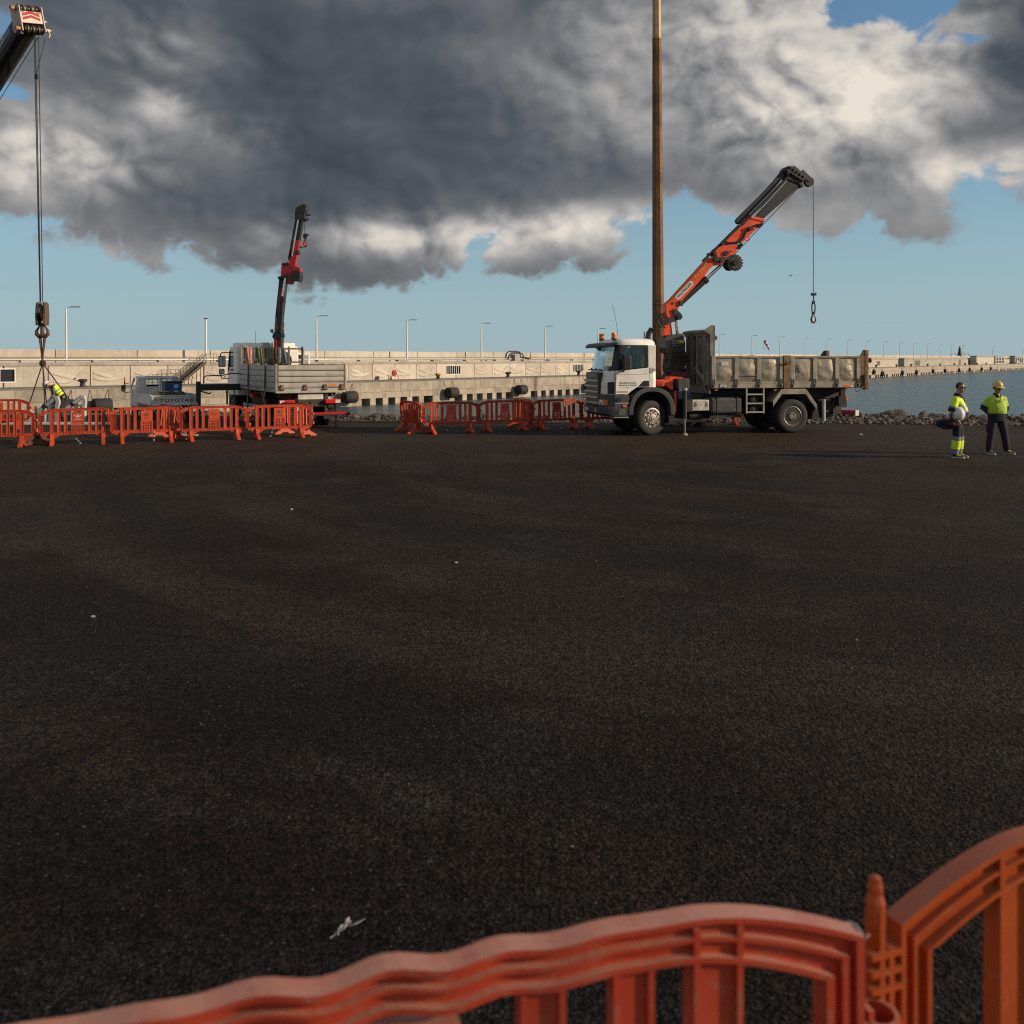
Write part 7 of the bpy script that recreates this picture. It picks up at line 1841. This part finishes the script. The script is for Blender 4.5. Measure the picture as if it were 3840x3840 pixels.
def hand(m, w, d, side_n, curl=.5, k=1.0, thumb=1):
    """hand at wrist w, pointing along d, palm normal side_n; unequal fingers bending towards the palm"""
    d = Vector(d).normalized(); n = Vector(side_n); n = (n - d * n.dot(d)).normalized(); t = d.cross(n)
    w = Vector(w)
    for s in (-1, -.33, .33, 1): m.cap(w + t * s * .018 * k, w + d * .085 * k + t * s * .030 * k, .018 * k, .015 * k, 8)
    for i, (s, l) in enumerate(((-1, .066), (-.33, .080), (.33, .076), (1, .060))):
        p = w + d * .092 * k + t * s * .030 * k; dd = d.copy()
        for j in range(3):
            dd = (dd + n * (curl * (.55 + .25 * j))).normalized(); q = p + dd * l * k * (.42, .33, .25)[j]
            m.cap(p, q, .0095 * k, .0085 * k, 7); p = q
    p = w + d * .025 * k - t * thumb * .030 * k; dd = (d - t * thumb * .8 + n * .4).normalized()
    for l in (.038, .032): q = p + dd * l * k; m.cap(p, q, .012 * k, .010 * k, 7); p = q; dd = (dd + d * .5 + n * curl * .5).normalized()
def hat_mb(m, X, k=1.0):
    rg = []
    for z, r in ((.028, 1.0), (.055, .99), (.095, .93), (.13, .78), (.152, .55), (.163, .28), (.165, .02)):
        rg.append([X @ Vector((.098 * k * r * math.cos(t), .012 + .122 * k * r * math.sin(t), z + .01)) for t in [2 * math.pi * j / 24 for j in range(24)]])
    m.loft(rg)
    br0, br1 = [], []
    for t in [2 * math.pi * j / 24 for j in range(24)]:
        ext = .016 + .042 * max(0, -math.sin(t)) ** 2
        br0.append((t, 0)); br1.append((t, ext))
    rings_ = [[X @ Vector(((.094 + e) * k * math.cos(t), .012 + (.118 + e) * k * math.sin(t), z - .25 * e)) for t, e in br] for br, z in ((br0, .045), (br1, .040), (br1, .032), (br0, .030))]
    m.loft(rings_, cap=False)
    for x in (-.02, .02): m.tube([X @ Vector((x, .012 - .115 * math.cos(a), .055 + .122 * math.sin(a))) for a in (.35, .7, 1.1, 1.57, 2.1, 2.5)], .008, 6)
def shades(X, parent):
    m = MB()
    for s in (-1, 1):
        q = MB().ball((s * .034, -.098, .010), (.027, .010, .019), 10, 6); m.add([X @ Vector(v) for v in q.v], q.f)
        m.tube([X @ Vector(p) for p in ((s * .058, -.090, .014), (s * .080, -.02, .016), (s * .082, .03, .008))], .004, 5)
    m.tube([X @ Vector(p) for p in ((-.012, -.108, .014), (.012, -.108, .014))], .004, 5)
    m.build('sunglasses', 'lens_dark', parent, smooth=60)
def hair_mb(X, parent, back=True):
    m = MB()
    q = MB().ball((0, 0, 0), 1.0, 20, 12)
    vs, keep = [], []
    for v in q.v:
        p = Vector((v[0] * .079, .014 + v[1] * .098, .036 + v[2] * .096)); vs.append(p)
    for f in q.f:
        c = sum((vs[i] for i in f), Vector()) / len(f)
        if c.z > .088 or (c.y > .005 and c.z > .025) or (c.y > .055 and c.z > -.035): keep.append(f)
    m.add([X @ v for v in vs], keep)
    o = m.build('hair', 'hair', parent, smooth=70); o.modifiers.new('solid', 'SOLIDIFY').thickness = .006
def shoe(p, yaw, parent, mname='boot', k=1.0):
    Rm = Matrix.Translation(p) @ Matrix.Rotation(yaw, 4, 'Z')
    m = MB(); rg = []
    for y, w, h in ((.07, .030, .075), (.05, .040, .09), (.0, .043, .095), (-.06, .044, .075), (-.12, .050, .058), (-.17, .046, .050), (-.205, .028, .036)):
        rg.append([Rm @ Vector((w * k * math.cos(t) * (1 if math.sin(t) < .3 else .85), y, .012 + h * .5 + h * .5 * math.sin(t))) for t in [2 * math.pi * j / 14 for j in range(14)]])
    m.loft(rg); o = m.build('shoe', mname, parent, smooth=60)
    m = MB(); m.loft([[Rm @ Vector((x, y, z)) for x, y in ((-.03, .085), (.03, .085), (.048, .0), (.052, -.12), (.04, -.2), (0, -.222), (-.04, -.2), (-.052, -.12), (-.048, 0))] for z in (0.0, .028)]); m.build('sole', 'litter' if mname == 'boot' else 'black', o)
    return o, Rm
def collar(c, r, parent, mname='navy', lift=.03):
    m = MB(); n = 18
    m.loft([[(c[0] + (r + dr) * math.cos(t), c[1] + (r * 1.02 + dr) * math.sin(t), c[2] + z + .012 * math.sin(t)) for t in [2 * math.pi * j / n for j in range(n)]] for dr, z in ((0.0, lift), (.012, lift + .004), (.030, -.012), (.040, -.045), (.028, -.045), (.010, -.01))], cap=False)
    return m.build('collar', mname, parent, smooth=60)
def band_ring(levels, parent, name, mname, grow=.006):
    m = MB(); n = 24
    m.loft([[(c[0] + (rx + g) * math.copysign(abs(math.cos(t)) ** .85, math.cos(t)), c[1] + (ry + g) * math.copysign(abs(math.sin(t)) ** .85, math.sin(t)), c[2]) for t in [2 * math.pi * j / n for j in range(n)]] for (c, rx, ry), g in levels], cap=False)
    return m.build(name, mname, parent, smooth=60)

# ---- man in the yellow helmet, hands behind his back, facing the camera
Y = F * HC / (1703 - HY); P2 = thing('person', 'man in lime work shirt and yellowish helmet standing with hands behind his back', 'person', (gx(3738, Y), Y, 0), R(4), 'men in work clothes at the lot edge')
K2 = 1.02
b = MB()
X2 = head_mb(b, Vector((-.005, -.045, 1.615)), R(18), R(8))
b.cap((0, .0, 1.42), (0, -.02, 1.56), .062, .058, 12)
torso(b, [((0, 0, .92), .15, .11), ((0, 0, 1.1), .16, .12), ((0, .01, 1.3), .18, .11), ((0, .01, 1.42), .14, .08)])
hj = {-1: (-.10, 0, .92), 1: (.10, 0, .92)}; kn = {-1: (-.155, -.01, .49), 1: (.185, -.01, .49)}; an = {-1: (-.185, .03, .09), 1: (.27, .03, .09)}
for s in (-1, 1): b.cap(hj[s], kn[s], .075, .052); b.cap(kn[s], an[s], .050, .036)
sh, el, wr = {}, {}, {}
for s in (-1, 1):
    sh[s] = Vector((s * .19, .01, 1.355)); el[s] = Vector((s * .275, .10, 1.09)); wr[s] = Vector((s * .10, .215, .97))
    b.cap(sh[s], el[s], .052, .043); b.cap(el[s], wr[s], .043, .029)
    hand(b, wr[s], (-s * .8, .15, -.5), (0, -.9, .1), .5, 1.0, s)
body = merged(b, 'body', 'skin', P2, .0075, 2)
sm_ = MB(); L2 = [((0, .0, .985), .215, .165), ((0, -.01, 1.06), .222, .178), ((0, -.012, 1.16), .222, .172), ((0, 0, 1.28), .216, .148), ((0, .01, 1.365), .188, .118), ((0, .01, 1.425), .128, .088), ((0, .0, 1.465), .075, .072)]
torso(sm_, L2, 24)
for s in (-1, 1): sm_.cap(sh[s], sh[s].lerp(el[s], .78), .068, .090, 14)
shirt = merged(sm_, 'shirt', 'hivis_green', P2, .012, 6)
for s in (-1, 1):
    m = MB(); m.cyl(sh[s].lerp(el[s], .72), sh[s].lerp(el[s], 1.06), .099, .090, 16); m.build('cuff', 'navy', shirt, smooth=60)
    m = MB(); m.cyl(sh[s].lerp(el[s], .64), sh[s].lerp(el[s], .72), .097, .0985, 16); m.build('sleeve_band', 'navy', shirt, smooth=60)
collar((0, -.005, 1.452), .068, shirt)
m = MB(); m.add([(-.03, -.085, 1.47), (.03, -.085, 1.47), (0, -.125, 1.405)], [(0, 1, 2)]); m.build('undershirt', 'sign_white', shirt)
m = MB(); m.box(-.012, .012, -.165, -.145, 1.28, 1.40)
for z in (1.30, 1.34, 1.38): m.cyl((0, -.172, z), (0, -.160, z), .006, n=8)
m.build('placket', 'hivis_green', shirt)
for x in (-.11, .10):
    m = MB()
    for k in range(4): m.box(x - .03 + .012 * (k % 2), x + .03 - .008 * (k % 3), -.163 + .0 * k, -.150, 1.315 + .012 * k, 1.321 + .012 * k)
    m.build('chest_print', 'navy', shirt)
tm = MB(); torso(tm, [((0, .0, .80), .200, .135), ((0, .0, .90), .212, .150), ((0, -.005, 1.0), .214, .160), ((0, -.008, 1.045), .20, .155)], 24)
for s in (-1, 1): tm.cap(hj[s], kn[s], .112, .090, 14); tm.cap(kn[s], Vector(an[s]) + Vector((0, 0, .05)), .088, .080, 14); tm.box(kn[s][0] + s * .06 - .035, kn[s][0] + s * .06 + .045, -.07, .06, .56, .74)
merged(tm, 'trousers', 'navy', P2, .014, 6)
for s, yw in ((-1, R(8)), (1, R(32))):
    o, Rm = shoe((an[s][0], an[s][1] - .0, 0), yw, P2)
    m = MB()
    for k in range(3): m.tube([Rm @ Vector((-.035, -.05 - .025 * k, .085 - .008 * k)), Rm @ Vector((0, -.055 - .025 * k, .092 - .008 * k)), Rm @ Vector((.035, -.05 - .025 * k, .085 - .008 * k))], .005, 5)
    m.build('laces', 'lace' if s > 0 else 'boot', o)
hm_ = MB(); hat_mb(hm_, X2, 1.12); hm_.build('helmet', 'hat_yellow', P2, smooth=50)
shades(X2, P2)
q = MB().ball((0, 0, 0), 1, 16, 8); m = MB(); m.add([X2 @ Vector((v[0] * .080, .045 + v[1] * .065, -.005 + v[2] * .055)) for v in q.v], [f for f in q.f]); m.build('hair', 'hair', P2, smooth=60)

# ---- bareheaded man in profile with a helmet under the arm
Y = F * HC / (1716 - HY); P1 = thing('person', 'bareheaded man in hi-vis yellow shirt and sunglasses turned to the right', 'person', (gx(3592, Y), Y, 0), R(58), 'men in work clothes at the lot edge')
b = MB(); X1 = head_mb(b, Vector((0, -.06, 1.645)), R(-6), R(3))
b.cap((0, .0, 1.43), (0, -.035, 1.58), .062, .058, 12)
torso(b, [((0, 0, .92), .14, .11), ((0, 0, 1.1), .15, .12), ((0, .01, 1.3), .17, .11), ((0, .01, 1.43), .13, .08)])
hj = {-1: (-.09, .01, .93), 1: (.09, 0, .93)}; kn = {-1: (-.10, .01, .50), 1: (.10, -.03, .50)}; an = {-1: (-.10, .05, .09), 1: (.10, .0, .09)}
for s in (-1, 1): b.cap(hj[s], kn[s], .075, .052); b.cap(kn[s], an[s], .050, .036)
sh[-1] = Vector((-.19, .02, 1.365)); el[-1] = Vector((-.285, .09, 1.10)); wr[-1] = Vector((-.29, -.045, .875))
sh[1] = Vector((.19, .02, 1.365)); el[1] = Vector((.27, .06, 1.11)); wr[1] = Vector((.25, -.14, .93))
for s in (-1, 1): b.cap(sh[s], el[s], .052, .044); b.cap(el[s], wr[s], .044, .030)
hand(b, wr[-1], (.05, -.25, -.95), (.9, .3, 0), 1.05, 1.0, 1); hand(b, wr[1], (-.4, -.6, -.6), (-.5, .5, 0), .7, 1.0, -1)
merged(b, 'body', 'skin', P1, .0075, 2)
LV = [((0, -.02, .90), .185, .150), ((0, -.035, .98), .195, .172), ((0, -.045, 1.08), .198, .185), ((0, -.03, 1.2), .198, .165), ((0, -.005, 1.30), .200, .145), ((0, .01, 1.38), .176, .115), ((0, .012, 1.435), .12, .086), ((0, .0, 1.475), .072, .070)]
sm_ = MB(); torso(sm_, LV[2:], 24)
for s in (-1, 1): sm_.cap(sh[s], sh[s].lerp(el[s], .62), .070, .090, 14)
shirt = merged(sm_, 'shirt', 'hivis', P1, .012, 5)
m = MB(); torso(m, [((0, -.02, .86), .188, .150), ((0, -.035, .94), .198, .172), ((0, -.045, 1.02), .204, .190), ((0, -.045, 1.085), .203, .190)], 24); m.build('shirt_hem', 'navy', P1, smooth=70)
band_ring([(((0, -.045, 1.085), .200, .188), .008), (((0, -.04, 1.135), .200, .180), .009)], shirt, 'reflective_band', 'band')
band_ring([(((0, -.028, 1.205), .199, .165), .008), (((0, -.02, 1.25), .200, .155), .009)], shirt, 'reflective_band', 'band')
for s in (-1, 1):
    MB().cyl(sh[s].lerp(el[s], .62), sh[s].lerp(el[s], .78), .098, .098, 16).build('reflective_band', 'band', shirt, smooth=60)
    MB().cyl(sh[s].lerp(el[s], .78), sh[s].lerp(el[s], 1.03), .099, .088, 16).build('cuff', 'navy', shirt, smooth=60)
collar((0, -.01, 1.462), .070, shirt, lift=.05)
MB().prism([(-.172, 1.26), (-.155, 1.26), (-.11, 1.42), (-.128, 1.42)], -.010, .010, 'yz').build('placket', 'navy', shirt)
tm = MB(); torso(tm, [((0, .0, .80), .175, .140), ((0, -.01, .90), .185, .155), ((0, -.01, .98), .185, .160)], 24)
for s in (-1, 1): tm.cap(hj[s], kn[s], .105, .092, 14)
tr = merged(tm, 'trousers', 'navy', P1, .013, 5)
for s in (-1, 1):
    k0, a0 = Vector(kn[s]), Vector(an[s]); f = lambda t: k0.lerp(a0, t)
    MB().cyl(f(-.02), f(.22), .096, .098, 16).build('reflective_band', 'band', tr, smooth=60)
    m = MB(); m.tube([f(.22), f(.32), f(.42), f(.52), f(.62), f(.70)], [.096, .104, .095, .102, .094, .096], 16); m.build('hi_vis_panel', 'hivis', tr, smooth=60)
    MB().cyl(f(.70), f(.97), .090, .082, 16).build('reflective_band', 'band', tr, smooth=60)
    m = MB(); m.cyl(f(.96), f(1.1), .055, .05, 12); m.build('sock', 'navy', tr, smooth=60)
    o, Rm = shoe((an[s][0], an[s][1] + .0, 0), R(-6 if s < 0 else 4), P1)
    m = MB()
    for k in range(4): m.tube([Rm @ Vector((-.042, -.02 - .028 * k, .088 - .008 * k)), Rm @ Vector((0, -.03 - .028 * k, .102 - .010 * k)), Rm @ Vector((.042, -.02 - .028 * k, .088 - .008 * k))], .007, 5)
    m.tube([Rm @ Vector((-.02, .0, .11)), Rm @ Vector((-.06, -.05, .07)), Rm @ Vector((-.05, -.03, .03))], .006, 5)
    m.build('laces', 'lace', o)
shades(X1, P1); hair_mb(X1, P1)
W1 = Matrix.Translation(P1.location) @ Matrix.Rotation(R(58), 4, 'Z')
o = thing('hard_hat', 'white hard hat tucked under the arm of the bareheaded man', 'hard hat', W1 @ Vector((-.255, -.05, 1.06)), R(58))
m = MB(); XX = Matrix.Rotation(R(-82), 4, 'Y') @ Matrix.Rotation(R(90), 4, 'Z') @ Matrix.Translation((0, 0, -.07)); hat_mb(m, XX, 1.35); m.build('shell', 'hat_white', o, smooth=50)
m = MB(); m.tube([(.02, .17, .02), (-.0, .19, -.06), (.03, .16, -.20), (.05, .08, -.17)], .008, 5); m.build('chin_strap', 'black', o)
# bundle (jacket and gloves) in his hand
o = thing('jacket_bundle', 'bundled dark jacket with red gloves carried in the hand of the bareheaded man', 'jacket', W1 @ Vector((-.30, .06, .80)), R(58))
m = MB(); m.ball((0, .06, .03), (.07, .16, .10), 14, 8); m.ball((-.01, .20, .05), (.06, .12, .08), 12, 7); m.ball((0, .30, -.0), (.04, .08, .09), 10, 6); m.ball((0, -.04, 0), (.05, .08, .08), 10, 6); m.ball((0, .14, -.08), (.05, .14, .05), 10, 6)
merged(m, 'cloth', 'navy', o, .014, 5); m = MB(); m.ball((-.05, .0, .0), (.04, .06, .05), 10, 6); m.ball((-.05, .11, .10), (.03, .05, .03), 10, 6); m.build('gloves', 'dark_red', o, smooth=60)
m = MB(); m.tube([(-.02, .25, .06), (-.03, .36, .08), (-.02, .42, -.02), (-.02, .40, -.12)], .012, 6); m.build('strap', 'black', o)

# ---- worker bending over the lifted frames
Y = 36.3; P3 = thing('person', 'worker in white helmet and hi-vis vest bending over the steel frames', 'person', (gx(229, Y), Y, 0), R(-78))
b = MB(); X3 = head_mb(b, Vector((0, -.50, 1.315)), 0, R(42))
b.cap((0, -.30, 1.24), (0, -.44, 1.30), .06, .058, 12)
pv = Vector((0, .05, .88)); ch = Vector((0, -.24, 1.20))
for t in (0, .25, .5, .75, 1): b.ball(pv.lerp(ch, t), (.165, .115, .13), 12, 8)
for s in (-1, 1):
    hip, k_, a_ = Vector((s * .09, .06, .86)), Vector((s * .10, .02, .47)), Vector((s * .11, .07, .08))
    b.cap(hip, k_, .075, .052); b.cap(k_, a_, .05, .036)
    s0, e0, w0 = Vector((s * .19, -.25, 1.21)), Vector((s * .24, -.20, .94)), Vector((s * .16, -.37, .79))
    sh[s], el[s] = s0, e0
    b.cap(s0, e0, .05, .042); b.cap(e0, w0, .042, .03); hand(b, w0, (-.1 * s, -.6, -.5), (0, .3, -.9), .7, 1.0, s)
merged(b, 'body', 'skin', P3, .008, 2)
m = MB()
for t in (.55, .75, 1.0): m.ball(pv.lerp(ch, t), (.188, .135, .150), 14, 8)
for s in (-1, 1): m.cap(sh[s], sh[s].lerp(el[s], .75), .075, .065, 12)
merged(m, 'shirt', 'black', P3, .013, 4)
m = MB()
ax_ = (ch - pv).normalized(); nn = Vector((0, -ax_.z, ax_.y))
def vr(t, g): c = pv.lerp(ch, t); return [c + Vector((1, 0, 0)) * (.192 + g) * math.cos(k) + nn * (.155 + g) * math.sin(k) for k in [2 * math.pi * j / 20 for j in range(20)]]
m.loft([vr(t, .012) for t in (.12, .3, .6, .85, 1.02, 1.12)], cap=False); vest = m.build('vest', 'hivis', P3, smooth=60); vest.modifiers.new('solid', 'SOLIDIFY').thickness = .008
for t in (.30, .58): MB().loft([vr(t, .02), vr(t + .10, .02)], cap=False).build('reflective_band', 'band', vest, smooth=60)
m = MB(); m.tube([(.0 + .09 * math.cos(k * .5236), -.335 + .05 * math.sin(k * .5236), 1.265 + .06 * math.sin(k * .5236)) for k in range(12)], .026, 8, closed=True); m.build('scarf', 'dark_red', P3, smooth=60)
m = MB(); m.ball(pv + Vector((0, .01, -.02)), (.185, .155, .16), 14, 8)
for s in (-1, 1): m.cap((s * .09, .06, .86), (s * .10, .02, .47), .105, .088, 12); m.cap((s * .10, .02, .47), (s * .11, .07, .12), .086, .074, 12)
merged(m, 'trousers', 'black', P3, .014, 4)
for s in (-1, 1): shoe((s * .11, .07, 0), 0, P3, 'bollard')
m = MB(); hat_mb(m, X3, 1.16); m.build('helmet', 'hat_white', P3, smooth=50)
m = MB(); m.ball(X3 @ Vector((-.09, .01, -.005)), (.025, .04, .05), 10, 6); m.ball(X3 @ Vector((.09, .01, -.005)), (.025, .04, .05), 10, 6); m.build('ear_defenders', 'black', P3, smooth=60)
